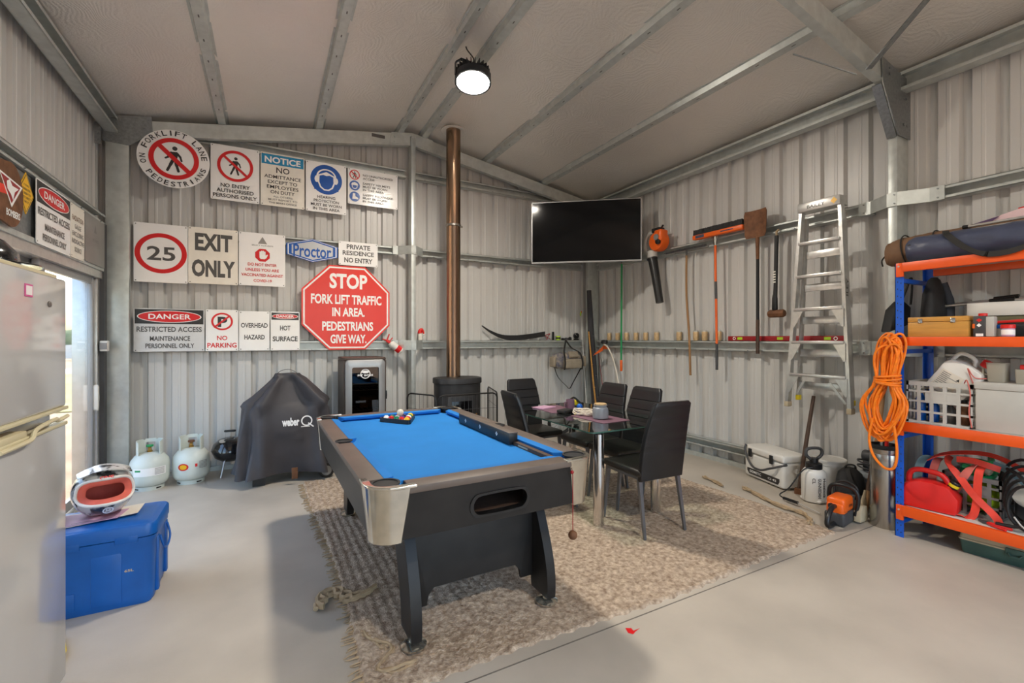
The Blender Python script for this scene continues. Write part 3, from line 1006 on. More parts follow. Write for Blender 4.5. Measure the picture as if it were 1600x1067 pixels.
def ball_mesh(c, stripe):
    k = (c, stripe)
    if k not in ballm:
        mb = MB(mat('ball_resin', c, 0.12, 0, 0.02, coat=0.4))
        mb.sph((0, 0, 0.0255), 0.0255, 16, 12, Matrix.Rotation(0.6, 4, 'X'))
        if stripe:
            mb.m('white')
            mb.bm.faces.ensure_lookup_table()
            for f in mb.bm.faces:
                q = f.calc_center_median() - Vector((0, 0, 0.0255))
                q = Matrix.Rotation(-0.6, 3, 'X') @ q
                if abs(q.z) > 0.012:
                    f.material_index = 1
        ballm[k] = mb
        o = mb.build('pool_ball')
        ballm[k] = o
        return o, True
    return ballm[k], False
k = 0
ca, sa = math.cos(0.12), math.sin(0.12)
names = ['tip nearest the viewer', 'second row left', 'second row right', 'third row left', 'third row middle', 'third row right', 'fourth row left end', 'fourth row second', 'fourth row third', 'fourth row right end', 'back row left corner', 'back row second', 'back row middle', 'back row fourth', 'back row right corner']
for row in range(5):
    for j in range(row + 1):
        x, y = (j - row / 2) * 0.0515, -0.119 + row * 0.0515 * 0.866 + 0.0
        nm, c, st = BALLS[k]
        o, new = ball_mesh(c, st)
        if not new:
            o = o.copy()
            COL.objects.link(o)
        o.location = (RK[0] + x * ca - y * sa, RK[1] + x * sa + y * ca, TZ)
        tag(o, '%s pool ball in the triangular rack, %s' % (nm, names[k]), 'pool ball', 'pool balls in the rack')
        k += 1
mb = MB(mat('cue_ball_resin', (226, 218, 200), 0.15, 0, 0.02, coat=0.4))
mb.sph((0, 0, 0.0285), 0.0285, 20, 14)
mb.solo('cue_ball', 'white cue ball sitting on top of the racked balls', 'pool ball', (RK[0] - 0.005, RK[1] + 0.008, TZ + 0.043))

t = thing('cue_case', 'long black box with three white diamond marks lying along the right rail', 'cue case', (1.372, 2.97, TZ))
mb = MB('black')
mb.box((0, 0, 0.036), (0.062, 0.86, 0.07), None, 0.003)
mb.build('body', t)
mb = MB('rail_brown')
mb.box((0, 0, 0.075), (0.064, 0.862, 0.008), None, 0.002)
mb.build('lid', t)
mb = MB('white')
for y in (-0.25, 0.02, 0.29):
    for dx, dy in ((0, 0.009), (0, -0.009), (0.009, 0), (-0.009, 0)):
        mb.flat(rrect(0.011, 0.011, 0.003, 2, dx, dy), frame((-0.0316, y, 0.042), (0, -1, 0), (0, 0, 1)))
mb.build('marks', t)
mb = MB('dark_wood')
mb.rings([[(-0.016, -0.42, 0), (0.016, -0.42, 0), (0.016, -0.42, 0.022), (-0.016, -0.42, 0.022)], [(-0.016, 0.0, 0), (0.016, 0.0, 0), (0.016, 0.0, 0.022), (-0.016, 0.0, 0.022)]])
mb.m('tan')
mb.bb(-0.0162, -0.0155, -0.18, -0.06, 0.006, 0.016)
mb.solo('wooden_batten', 'dark wooden batten lying on blue felt in front of the long black box', 'batten', (1.385, 2.535, TZ))
mb = MB('dark_red')
mb.rod((0, 0, 0), (0, 0, -0.30), 0.0022, None, 6)
t = thing('hanging_chalk_ball', 'dark red ball hanging on a red string from the pool table front', 'chalk holder', (1.392, 1.928, 0.755))
mb.build('string', t)
mb = MB('rust')
mb.sph((0, 0, -0.325), 0.024, 14, 10)
mb.xf(T(0, 0, 0))
mb.m('dark_red')
mb.build('ball', t)
mb = MB('dark_red')
mb.sph((0, 0.006, 0.0), 0.01, 10, 8)
mb.build('knob', t)

# ---------------------------------------------------------------- rug
def rug_height(x, y):
    g = 1.0 if x < 1.15 else 0.55
    row = math.sin(2 * PI * x / 0.052 + 1.2 * math.sin(y * 1.7))
    st = math.sin(2 * PI * y / 0.036 + (PI if int(x / 0.052) % 2 else 0) + 2.0 * math.sin(x * 5 + y * 3))
    return 0.011 + g * (0.0035 * row + 0.003 * st) + 0.002 * math.sin(x * 31 + 3 * math.sin(y * 17)) + 0.004 * max(0, math.sin(x * 2.7 + 1.0))
rug_m = mat('woven_jute_wool', (210, 191, 169), 0.95, 0, 0.16, 40, 0.9, 120, detail=7, rgb2=(142, 122, 104), spec=0.1)
mb = MB(rug_m)
nx, ny = 300, 290
V = []
for i in range(nx + 1):
    row = []
    for j in range(ny + 1):
        u, v = i / nx, j / ny
        y = 1.83 + v * 3.17
        x0 = 0.335 + 0.035 * math.sin(v * 5.0) + 0.006 * math.sin(v * 160)
        x1 = 3.74 + 0.10 * v + 0.03 * math.sin(v * 9)
        x = x0 + u * (x1 - x0)
        y += (1 - v) * (0.02 * math.sin(u * 9) + 0.008 * math.sin(u * 190))
        h = rug_height(x, y)
        if i in (0, nx) or j in (0, ny):
            h = 0.0
        row.append(mb.bm.verts.new((x, y, h)))
    V.append(row)
for i in range(nx):
    for j in range(ny):
        mb._f([V[i][j], V[i + 1][j], V[i + 1][j + 1], V[i][j + 1]])
rug = mb.build('rug', None, ang=180)
tag(rug, 'large beige woven jute rug with frayed left edge under both tables', 'rug')
mb = MB('rope')
for k in range(150):
    y = 1.86 + 3.1 * k / 150 + random.uniform(-0.008, 0.008)
    x = 0.335 + 0.035 * math.sin((y - 1.83) / 3.17 * 5.0)
    L = random.uniform(0.015, 0.06)
    q = random.uniform(-0.02, 0.02)
    mb.tube([(x + 0.02, y, 0.009), (x - L * 0.5, y + q * 0.4, 0.006), (x - L, y + q, 0.003)], [0.004, 0.0035, 0.002], 5)
f = mb.build('fringe', rug)
f['kind'] = 'stuff'
def frayed(name, pts, r, label, strands=3):
    mb = MB('rope')
    P = spline([(x, y, 0.014) for x, y in pts], 5)
    for s in range(strands):
        mb.tube([(p[0] + r * math.sin(k * 0.9 + s * 2.1), p[1] + r * math.cos(k * 0.8 + s * 2.1), 0.004 + r * 0.6 + 0.010 * (s % 2)) for k, p in enumerate(P)], r * 0.6, 6)
    return mb.solo(name, label, 'braid')
frayed('unravelled_braid', [(4.02, 2.79), (3.98, 2.66), (3.90, 2.47), (3.86, 2.30), (3.87, 2.17), (3.80, 2.07), (3.69, 2.00)], 0.016, 'unravelled rug braid lying on concrete between cooler and orange chainsaw', 4)
frayed('loose_braid', [(3.99, 3.22), (3.95, 3.06), (3.90, 2.93)], 0.014, 'short loose rug braid lying on concrete in front of white cooler')
frayed('frayed_clump', [(0.24, 2.62), (0.28, 2.73), (0.36, 2.70), (0.40, 2.62), (0.52, 2.66)], 0.024, 'frayed clump of braid sticking out of the left rug edge', 5)
frayed('loose_strand', [(0.40, 2.30), (0.47, 2.16), (0.50, 2.10), (0.42, 2.02), (0.50, 1.97), (0.58, 1.99)], 0.012, 'loose strand lying on rug beside near left pool table foot')
# ---------------------------------------------------------------- signs
def sign(name, label, X, w, h, ops, face='white', shape=None, th=0.004, holes=True, group='signs on the back wall', cat='sign'):
    mb = MB(face)
    if shape is None:
        poly = rrect(w, h, 0.012, 3, w / 2, h / 2)
    elif shape == 'circle':
        poly = [(w / 2 + w / 2 * math.cos(2 * PI * k / 56), h / 2 + h / 2 * math.sin(2 * PI * k / 56)) for k in range(56)]
    else:
        poly = [(x * w, (1 - y) * h) for x, y in shape][::-1]
        a = sum(poly[i - 1][0] * poly[i][1] - poly[i][0] * poly[i - 1][1] for i in range(len(poly)))
        poly = poly if a > 0 else poly[::-1]
    mb.prism(poly, th, X)
    if holes:
        mb.m('dark_grey')
        for x in (0.016, w - 0.016):
            for y in (0.016, h - 0.016):
                mb.flat([(x + 0.0055 * math.cos(k * PI / 4), y + 0.0055 * math.sin(k * PI / 4)) for k in range(8)], X @ T(0, 0, th + 0.0006))
    o = mb.build(name)
    parts = {}
    for n, op in enumerate(ops):
        kind, mt = op[0], op[1]
        part = 'lettering' if kind in ('t', 'arc') else 'symbol'
        p = parts.setdefault((part, n if part == 'lettering' else 0), MB())
        p.m(mt)
        Z = X @ T(0, 0, th + 0.0006 + 0.0004 * n)
        f = lambda x, y: (x * w, (1 - y) * h)
        if kind == 't':
            _, _, s, x0, x1, y0, y1 = op[:7]
            p.text(s, Z, x0 * w, x1 * w, (1 - y1) * h, (1 - y0) * h, op[7] if len(op) > 7 else 0.012)
        elif kind == 'arc':
            _, _, s, cx, cy, r, a0, a1, sz, inward = op
            for k, ch in enumerate(s):
                if ch == ' ':
                    continue
                a = a0 + (a1 - a0) * k / (len(s) - 1)
                wd = sz * (0.25 if ch == 'I' else 0.78)
                Q = Z @ T(cx * w + r * w * math.cos(a), (1 - cy) * h + r * w * math.sin(a), 0) @ rz(a + PI / 2 if inward else a - PI / 2)
                p.text(ch, Q, -wd * w / 2, wd * w / 2, -sz * w / 2, sz * w / 2, 0.01)
        elif kind == 'r':
            x0, y0, x1, y1 = op[2:6]
            p.flat([f(x0, y1), f(x1, y1), f(x1, y0), f(x0, y0)], Z)
        elif kind == 'e':
            cx, cy, rx, ry = op[2:6]
            c = f(cx, cy)
            p.flat([(c[0] + rx * w * math.cos(2 * PI * k / 44), c[1] + ry * w * math.sin(2 * PI * k / 44)) for k in range(44)], Z)
        elif kind == 'o':
            cx, cy, ro, ri = op[2:6]
            c = f(cx, cy)
            p.annulus(Z, c[0], c[1], ro * w, ri * w, 48, op[6] if len(op) > 6 else 1.0)
        elif kind == 'p':
            p.flat([f(*q) for q in op[2]], Z)
        elif kind == 'l':
            x0, y0, x1, y1, r = op[2:7]
            a, b = Vector(f(x0, y0)), Vector(f(x1, y1))
            d = (b - a).normalized()
            q = Vector((-d.y, d.x)) * r * w
            an = math.atan2(d.y, d.x)
            p.flat([(b.x + r * w * math.cos(an - PI / 2 + PI * k / 6), b.y + r * w * math.sin(an - PI / 2 + PI * k / 6)) for k in range(7)] + [(a.x + r * w * math.cos(an + PI / 2 + PI * k / 6), a.y + r * w * math.sin(an + PI / 2 + PI * k / 6)) for k in range(7)], Z)
    for part, p in parts.items():
        p.build(part[0], o, flatshade=True)
    loc = X @ Vector((w / 2, h / 2, 0))
    for obj in [o] + list(o.children):
        obj.data.transform(T(*(-loc)))
    o.location = loc
    WM[o.name] = T(*loc)
    return tag(o, label, cat, group)

SY = 5.858
def XB(x0, z0):
    return frame((x0, SY, z0), (1, 0, 0), (0, 0, 1))

def walker(cx, cy, s, asp, mt='ink'):
    # a walking figure of height s (in widths); asp = w / h of the sign
    g = lambda x, y: (cx + x * s, cy + y * s * asp)
    L = lambda a, b, r: ('l', mt, *g(*a), *g(*b), r * s)
    return [('e', mt, *g(0.02, -0.42), 0.085 * s, 0.085 * s), ('p', mt, [g(-0.12, -0.27), g(0.10, -0.29), g(0.13, -0.2), g(0.08, 0.06), g(-0.08, 0.06), g(-0.09, -0.12)]),
            L((-0.10, -0.24), (-0.20, -0.05), 0.042), L((-0.20, -0.05), (-0.28, 0.0), 0.036), L((0.09, -0.24), (0.20, -0.10), 0.042), L((0.20, -0.10), (0.24, 0.05), 0.034),
            L((-0.04, 0.05), (-0.12, 0.24), 0.055), L((-0.12, 0.24), (-0.22, 0.48), 0.045), L((0.04, 0.05), (0.08, 0.26), 0.055), L((0.08, 0.26), (0.14, 0.48), 0.045)]

sign('forklift_lane_sign', 'round forklift lane no pedestrians sign at top left of back wall', frame((-1.158, 5.738, 2.995), (1, 0, 0), (0, 0, 1)), 0.61, 0.59,
     walker(0.5, 0.5, 0.42, 1.03) + [('l', 'red_print', 0.29, 0.29, 0.71, 0.71, 0.035), ('o', 'red_print', 0.5, 0.5, 0.345, 0.275),
      ('arc', 'ink', 'FORKLIFT LANE', 0.5, 0.5, 0.425, math.radians(158), math.radians(10), 0.085, False),
      ('arc', 'ink', 'NO PEDESTRIANS', 0.5, 0.5, 0.425, math.radians(182), math.radians(342), 0.08, True)], shape='circle', holes=False)
sign('no_entry_sign', 'white no entry authorised persons only sign with crossed-out red ring', XB(-0.553, 2.965), 0.46, 0.60,
     walker(0.5, 0.355, 0.42, 0.767) + [('l', 'red_print', 0.27, 0.20, 0.73, 0.52, 0.028), ('o', 'red_print', 0.5, 0.36, 0.37, 0.305),
      ('t', 'ink', 'NO ENTRY', 0.2, 0.8, 0.695, 0.765), ('t', 'ink', 'AUTHORISED', 0.12, 0.88, 0.79, 0.86), ('t', 'ink', 'PERSONS ONLY', 0.05, 0.95, 0.885, 0.955)])
sign('notice_sign', 'cream notice no admittance sign with pale blue header band', XB(-0.081, 2.965), 0.451, 0.60,
     [('r', 'sky_print', 0.02, 0.025, 0.98, 0.215), ('t', 'white', 'NOTICE', 0.09, 0.91, 0.065, 0.185, 0.03), ('t', 'ink', 'NO', 0.35, 0.65, 0.255, 0.365), ('t', 'ink', 'ADMITTANCE', 0.08, 0.92, 0.41, 0.475),
      ('t', 'ink', 'EXCEPT TO', 0.16, 0.83, 0.51, 0.575), ('t', 'ink', 'EMPLOYEES', 0.14, 0.86, 0.605, 0.67), ('t', 'ink', 'ON DUTY', 0.22, 0.77, 0.70, 0.765),
      ('t', 'pale_ink', 'ALL OTHERS', 0.28, 0.72, 0.80, 0.835), ('t', 'pale_ink', 'MUST REPORT TO', 0.17, 0.83, 0.86, 0.895), ('t', 'pale_ink', 'THE MAIN OFFICE', 0.18, 0.82, 0.92, 0.955)], face='cream')
sign('hearing_protection_sign', 'hearing protection sign with a white ear-muffed head in a blue disc', XB(0.385, 2.96), 0.452, 0.595,
     [('e', 'blue_print', 0.5, 0.335, 0.39, 0.39), ('o', 'white', 0.5, 0.28, 0.245, 0.205, 0.85), ('p', 'blue_print', [(0.2, 0.32), (0.8, 0.32), (0.8, 0.55), (0.2, 0.55)]),
      ('p', 'white', [(0.30, 0.25), (0.5, 0.18), (0.70, 0.25), (0.71, 0.40), (0.66, 0.50), (0.56, 0.555), (0.44, 0.555), (0.34, 0.50), (0.29, 0.40)]),
      ('p', 'blue_print', [(0.33, 0.27), (0.42, 0.245), (0.5, 0.26), (0.58, 0.245), (0.67, 0.27), (0.675, 0.39), (0.63, 0.48), (0.545, 0.53), (0.455, 0.53), (0.37, 0.48), (0.325, 0.39)]),
      ('e', 'white', 0.265, 0.34, 0.055, 0.09), ('e', 'white', 0.735, 0.34, 0.055, 0.09),
      ('t', 'ink', 'HEARING', 0.28, 0.72, 0.665, 0.72), ('t', 'ink', 'PROTECTION', 0.19, 0.81, 0.745, 0.80), ('t', 'ink', 'MUST BE WORN', 0.12, 0.88, 0.825, 0.88), ('t', 'ink', 'IN THIS AREA', 0.17, 0.83, 0.905, 0.96)])
sign('no_unauthorised_access_sign', 'wide sign of three small safety symbols, rightmost in the top sign row', XB(0.855, 3.11), 0.61, 0.44,
     walker(0.13, 0.18, 0.14, 1.386) + [('l', 'red_print', 0.07, 0.10, 0.19, 0.26, 0.010), ('o', 'red_print', 0.13, 0.18, 0.10, 0.082),
      ('e', 'blue_print', 0.13, 0.48, 0.10, 0.10), ('p', 'white', [(0.06, 0.47), (0.08, 0.41), (0.13, 0.385), (0.18, 0.41), (0.20, 0.47)]), ('o', 'white', 0.13, 0.50, 0.055, 0.042),
      ('e', 'blue_print', 0.13, 0.79, 0.10, 0.10), ('p', 'white', [(0.095, 0.70), (0.14, 0.70), (0.145, 0.78), (0.20, 0.82), (0.20, 0.86), (0.085, 0.86)]),
      ('t', 'ink_grey', 'NO UNAUTHORISED', 0.29, 0.90, 0.13, 0.19), ('t', 'ink_grey', 'ACCESS', 0.29, 0.52, 0.22, 0.28), ('t', 'ink_grey', 'SAFETY HELMETS', 0.29, 0.84, 0.36, 0.42), ('t', 'ink_grey', 'MUST BE WORN', 0.29, 0.78, 0.45, 0.51),
      ('t', 'ink_grey', 'IN THIS AREA', 0.29, 0.71, 0.54, 0.60), ('t', 'ink_grey', 'SAFETY FOOTWEAR', 0.29, 0.90, 0.68, 0.74), ('t', 'ink_grey', 'MUST BE WORN', 0.29, 0.78, 0.77, 0.83), ('t', 'ink_grey', 'IN THIS AREA', 0.29, 0.71, 0.86, 0.92)])
sign('speed_limit_sign', 'square white 25 speed limit sign with a thick red ring', XB(-1.205, 2.03), 0.45, 0.605,
     [('o', 'red_print', 0.5, 0.5, 0.485, 0.385, 0.95), ('t', 'ink_grey', '25', 0.235, 0.765, 0.385, 0.625, 0.02)])
sign('exit_only_sign', 'cream exit only sign beside the 25 speed sign', XB(-0.751, 2.04), 0.452, 0.60,
     [('t', 'ink_grey', 'EXIT', 0.13, 0.88, 0.10, 0.41, 0.04), ('t', 'ink_grey', 'ONLY', 0.07, 0.94, 0.57, 0.88, 0.045)], face='cream')
sign('vaccination_sign', 'white do not enter unless vaccinated sign with red stop hand', XB(-0.291, 2.045), 0.459, 0.593,
     [('p', 'dull_plate', [(0.5, 0.065), (0.6, 0.20), (0.4, 0.20)]), ('t', 'pale_ink', 'SELECT HARVESTS', 0.27, 0.73, 0.22, 0.245),
      ('p', 'red_print', [(0.5 + 0.17 * math.cos(PI / 8 + k * PI / 4), 0.415 + 0.13 * math.sin(PI / 8 + k * PI / 4)) for k in range(8)]),
      ('l', 'white', 0.45, 0.42, 0.45, 0.355, 0.016), ('l', 'white', 0.483, 0.42, 0.483, 0.34, 0.016), ('l', 'white', 0.517, 0.42, 0.517, 0.34, 0.016), ('l', 'white', 0.55, 0.42, 0.55, 0.355, 0.016), ('l', 'white', 0.57, 0.46, 0.60, 0.41, 0.016),
      ('p', 'white', [(0.435, 0.41), (0.57, 0.41), (0.585, 0.46), (0.55, 0.49), (0.46, 0.49), (0.435, 0.46)]),
      ('t', 'red_print', 'DO NOT ENTER', 0.19, 0.81, 0.57, 0.625), ('t', 'red_print', 'UNLESS YOU ARE', 0.14, 0.86, 0.67, 0.725), ('t', 'red_print', 'VACCINATED AGAINST', 0.05, 0.95, 0.77, 0.825), ('t', 'red_print', 'COVID-19', 0.31, 0.70, 0.875, 0.93)])
hexa = [(0, 0.27), (0.5, 0.0), (1, 0.27), (1, 0.73), (0.5, 1), (0, 0.73)]
sc = lambda P, k: [(0.5 + (x - 0.5) * k, 0.5 + (y - 0.5) * k) for x, y in P]
sign('badge_sign', 'silver hexagonal badge with blue border and blue name lettering', XB(0.179, 2.355), 0.56, 0.275,
     [('p', 'white', sc(hexa, 0.95)), ('p', 'blue_print', sc(hexa, 0.91)), ('p', 'silver_face', sc(hexa, 0.80)), ('t', 'blue_print', 'Proctor', 0.13, 0.87, 0.26, 0.80, 0.02)], shape=hexa, face='blue_print', holes=False)
sign('private_residence_sign', 'small private residence no entry sign overlapping the top of stop sign', XB(0.748, 2.348) @ T(0, 0, 0.006), 0.464, 0.29,
     [('t', 'ink_grey', 'PRIVATE', 0.2, 0.8, 0.11, 0.31, 0.03), ('t', 'ink_grey', 'RESIDENCE', 0.1, 0.9, 0.38, 0.57, 0.03), ('t', 'ink_grey', 'NO ENTRY', 0.14, 0.86, 0.67, 0.88, 0.03)])
octo = [(0.5 + 0.541 * math.cos(PI / 8 + k * PI / 4), 0.5 + 0.541 * math.sin(PI / 8 + k * PI / 4)) for k in range(8)]
sign('stop_sign', 'large red octagonal stop fork lift traffic sign', XB(0.338, 1.315), 1.024, 1.024,
     [('p', 'white', sc(octo, 0.965)), ('p', 'stop_red', sc(octo, 0.93)), ('t', 'white', 'STOP', 0.30, 0.73, 0.095, 0.275, 0.035), ('t', 'white', 'FORK LIFT TRAFFIC', 0.10, 0.90, 0.345, 0.46, 0.03), ('t', 'white', 'IN AREA.', 0.33, 0.70, 0.50, 0.605, 0.03),
      ('t', 'white', 'PEDESTRIANS', 0.22, 0.80, 0.665, 0.775, 0.03), ('t', 'white', 'GIVE WAY.', 0.31, 0.72, 0.82, 0.925, 0.03)], shape=octo, face='stop_red', holes=False)
def danger(k):
    return [('r', 'ink', 0.015, 0.02, 0.985, 0.355), ('e', 'white', 0.5, 0.185, 0.455, 0.105), ('e', 'red_print', 0.5, 0.185, 0.44, 0.095), ('t', 'white', 'DANGER', 0.2, 0.8, 0.125, 0.245, 0.02),
            ('t', 'ink_grey', 'RESTRICTED ACCESS', 0.04, 0.96, 0.42, 0.54, 0.02), ('t', 'ink_grey', 'MAINTENANCE', 0.22, 0.79, 0.64, 0.75, 0.02), ('t', 'ink_grey', 'PERSONNEL ONLY', 0.16, 0.85, 0.81, 0.92, 0.02)]
sign('danger_sign', 'danger restricted access sign in the bottom row on the back wall', XB(-1.205, 1.315), 0.597, 0.446, danger(0), face='lightgrey_face')
sign('no_parking_sign', 'small white no parking sign with crossed-out letter P', XB(-0.597, 1.315), 0.30, 0.45,
     [('t', 'ink', 'P', 0.36, 0.66, 0.17, 0.42, 0.05), ('l', 'red_print', 0.27, 0.42, 0.73, 0.15, 0.03), ('o', 'red_print', 0.5, 0.285, 0.335, 0.27, 0.95), ('t', 'red_print', 'NO', 0.34, 0.66, 0.63, 0.74, 0.02), ('t', 'red_print', 'PARKING', 0.05, 0.95, 0.80, 0.92, 0.02)])
sign('overhead_hazard_sign', 'plain white overhead hazard sign between no parking and hot surface signs', XB(-0.289, 1.317), 0.297, 0.44,
     [('t', 'ink_grey', 'OVERHEAD', 0.06, 0.94, 0.30, 0.42, 0.03), ('t', 'ink_grey', 'HAZARD', 0.17, 0.84, 0.60, 0.72, 0.03)])
sign('hot_surface_sign', 'small danger hot surface sign left of the stop sign', XB(0.019, 1.316), 0.299, 0.445,
     [('r', 'ink', 0.03, 0.03, 0.97, 0.215), ('e', 'white', 0.5, 0.122, 0.45, 0.10), ('e', 'red_print', 0.5, 0.122, 0.43, 0.085), ('t', 'white', 'DANGER', 0.2, 0.8, 0.085, 0.16, 0.02),
      ('t', 'ink_grey', 'HOT', 0.32, 0.68, 0.36, 0.49, 0.03), ('t', 'ink_grey', 'SURFACE', 0.07, 0.93, 0.64, 0.77, 0.03)])
def XL(y0, z0):
    return frame((-1.381, y0, z0), (0, 1, 0), (0, 0, 1))
LG = 'signs above the glass door'
sign('danger_sign', 'danger restricted access sign above the glass door on left wall', XL(4.20, 2.095), 0.597, 0.44, danger(0), face='white', group=LG)
sign('radiation_sign', 'narrow stained cream radiation gauge sign above the glass door', XL(4.805, 2.10), 0.30, 0.43,
     [('t', 'rust', 'RADIATION', 0.1, 0.9, 0.20, 0.30), ('t', 'pale_ink', 'GAUGE', 0.27, 0.73, 0.36, 0.45), ('t', 'pale_ink', 'ENCLOSING', 0.1, 0.9, 0.50, 0.59), ('t', 'pale_ink', 'RADIOACTIVE', 0.06, 0.94, 0.64, 0.73), ('t', 'pale_ink', 'SOURCE', 0.25, 0.75, 0.79, 0.88)], face='cream', group=LG)
sign('plain_metal_plate', 'dull grey metal plate with faint print beside the corner column', XL(5.12, 2.115), 0.52, 0.42,
     [('p', 'pale_ink', [(0.5, 0.14), (0.57, 0.33), (0.43, 0.33)]), ('t', 'pale_ink', 'PRIVATE', 0.36, 0.66, 0.46, 0.53)], face='dull_plate', group=LG, holes=False)
sign('yellow_diamond_sign', 'small yellow diamond sign with black border left of danger sign', XL(3.945, 2.25) , 0.216, 0.27,
     [('p', 'ink', [(0.5, 0.04), (0.96, 0.5), (0.5, 0.96), (0.04, 0.5)]), ('p', 'yellow_print', [(0.5, 0.07), (0.93, 0.5), (0.5, 0.93), (0.07, 0.5)]),
      ('t', 'ink', "IF YOU'RE", 0.34, 0.66, 0.28, 0.335), ('t', 'ink', 'LOOKING FOR', 0.24, 0.76, 0.38, 0.435), ('t', 'ink', 'A SIGN TO', 0.22, 0.78, 0.48, 0.535), ('t', 'ink', 'GET THIRSTY', 0.24, 0.76, 0.58, 0.635), ('t', 'ink', 'THIS IS IT', 0.34, 0.66, 0.68, 0.735)],
     face='yellow_print', shape=[(0.5, 0), (1, 0.5), (0.5, 1), (0, 0.5)], holes=False, group=LG)
deck = [(0.0, 0.06)] + [(0.5 + 0.5 * math.cos(a), 0.5 - 0.5 * math.sin(a)) for a in [PI / 2 - PI * k / 20 for k in range(21)]] + [(0.0, 0.94), (-1.8, 1.0), (-2.1, 0.9), (-2.3, 0.5), (-2.1, 0.1), (-1.8, 0.0)]
sk = sign('skateboard_deck', 'brown skateboard deck with red sash and white triangle emblem above fridge', XL(3.66, 2.12) @ T(0, 0, 0.012), 0.30, 0.385,
     [('p', 'strap_red', [(-2.0, 0.52), (0.35, 0.40), (0.45, 0.52), (-2.0, 0.74)]), ('p', 'white', [(0.0, 0.22), (0.95, 0.30), (0.50, 0.70)]), ('p', 'dark_red', [(0.07, 0.255), (0.86, 0.32), (0.49, 0.64)]),
      ('p', 'white', [(0.30, 0.33), (0.42, 0.28), (0.52, 0.36), (0.78, 0.36), (0.62, 0.44), (0.55, 0.58), (0.46, 0.50), (0.32, 0.44)]), ('t', 'white', 'BOMBERS', 0.28, 0.84, 0.74, 0.85, 0.03)],
     face='rust', shape=deck, holes=False, group=None, th=0.012, cat='skateboard')
# ---------------------------------------------------------------- dining table and chairs
DT = thing('dining_table', 'glass-topped dining table with thick chrome legs standing on the rug', 'table', (2.54, 3.35, 0.018))
mb = MB('table_glass')
P = rrect(0.92, 1.40, 0.05, 5)
mb.flat(P, T(0, 0, 0.742))
mb.flat(P, T(0, 0, 0.732))
mb.m('glass_edge')
for k in range(len(P)):
    a, b = P[k - 1], P[k]
    mb.quad((*a, 0.732), (*b, 0.732), (*b, 0.742), (*a, 0.742))
mb.build('table_top', DT)
for sx in (-1, 1):
    for sy in (-1, 1):
        mb = MB('chrome')
        mb.lathe([(0.042, 0.0), (0.042, 0.70), (0.034, 0.702)], (sx * 0.30, sy * 0.585, 0), 28)
        mb.m('black')
        mb.lathe([(0.034, 0.70), (0.034, 0.731)], (sx * 0.30, sy * 0.585, 0), 20)
        mb.build('leg', DT)

def make_chair(loc, a, label):
    t = thing('dining_chair', label, 'chair', loc, a, 'black dining chairs')
    mb = MB('seat_leather')
    mb.box((0, 0.01, 0.455), (0.43, 0.44, 0.055), None, 0.024, 4)
    mb.build('seat', t)
    mb = MB('leather')
    R = []
    zs = [0.40, 0.405, 0.43, 0.47, 0.52, 0.57, 0.61, 0.65, 0.69, 0.735, 0.775, 0.82, 0.86, 0.90, 0.94, 0.965, 0.978, 0.982]
    groove = (0.61, 0.69, 0.775, 0.86)
    for i, z in enumerate(zs):
        u = (z - 0.40) / 0.58
        w = 0.205 + 0.008 * math.sin(u * PI) - 0.035 * u ** 2
        y = -0.185 - 0.05 * u - 0.07 * u * u
        th = 0.021 if 0 < i < len(zs) - 1 else 0.012
        if i >= len(zs) - 2:
            w -= 0.012
            th = 0.014
        cr = 0.012
        pts = rrect(2 * w, 2 * th, cr, 3)
        ring = []
        for px, py in pts:
            bow = 0.012 * (1 - (px / w) ** 2)
            ring.append((px, y + py - bow, z))
        R.append(ring)
    # add grooves on the front by inserting tight rings
    R2 = []
    for z0, r0, z1, r1 in zip(zs, R, zs[1:], R[1:]):
        R2.append(r0)
        if z0 in groove:
            k = [(p[0], p[1] - 0.006 if (p[1] > -0.185 - 0.05 * (z0 - 0.4) / 0.58 - 0.07 * ((z0 - 0.4) / 0.58) ** 2) else p[1], p[2] + 0.005) for p in r0]
            R2.append(k)
            R2.append([(p[0], p[1], p[2] + 0.010) for p in r0])
    R2.append(R[-1])
    mb.rings(R2)
    mb.build('backrest', t, ang=50)
    for sx in (-1, 1):
        for fy, y0, y1 in (('f', 0.185, 0.235), ('r', -0.165, -0.235)):
            mb = MB('leg_grey')
            mb.rings([[(sx * 0.185 + u, y0 + v, 0.43) for u, v in ((-0.016, -0.013), (0.016, -0.013), (0.016, 0.013), (-0.016, 0.013))], [(sx * 0.195 + u, y1 + v, 0.0) for u, v in ((-0.010, -0.008), (0.010, -0.008), (0.010, 0.008), (-0.010, 0.008))]])
            mb.build('leg', t)
    mb = MB('leg_grey')
    for sx in (-1, 1):
        mb.bb(sx * 0.185 - 0.012, sx * 0.185 + 0.012, -0.165, 0.185, 0.408, 0.43)
    mb.bb(-0.185, 0.185, 0.175, 0.195, 0.408, 0.43)
    mb.bb(-0.185, 0.185, -0.175, -0.155, 0.408, 0.43)
    mb.build('seat_frame', t)
    return t
CZ = 0.016
ch = make_chair((2.565, 2.63, CZ), math.radians(-2), 'black dining chair seen from behind at the near end of glass table')
for x, y, a, lab in ((2.80, 3.12, 90, 'black dining chair on the far side of glass table nearest the ladder'), (2.80, 3.57, 90, 'black dining chair on the far side of glass table nearest the corner'),
                     (2.10, 3.37, -96, 'black dining chair turned away between pool table and glass table'), (2.50, 4.15, 180, 'black dining chair facing the viewer at far end of glass table')):
    dup(ch, (x, y, CZ), math.radians(a), lab, 'black dining chairs')

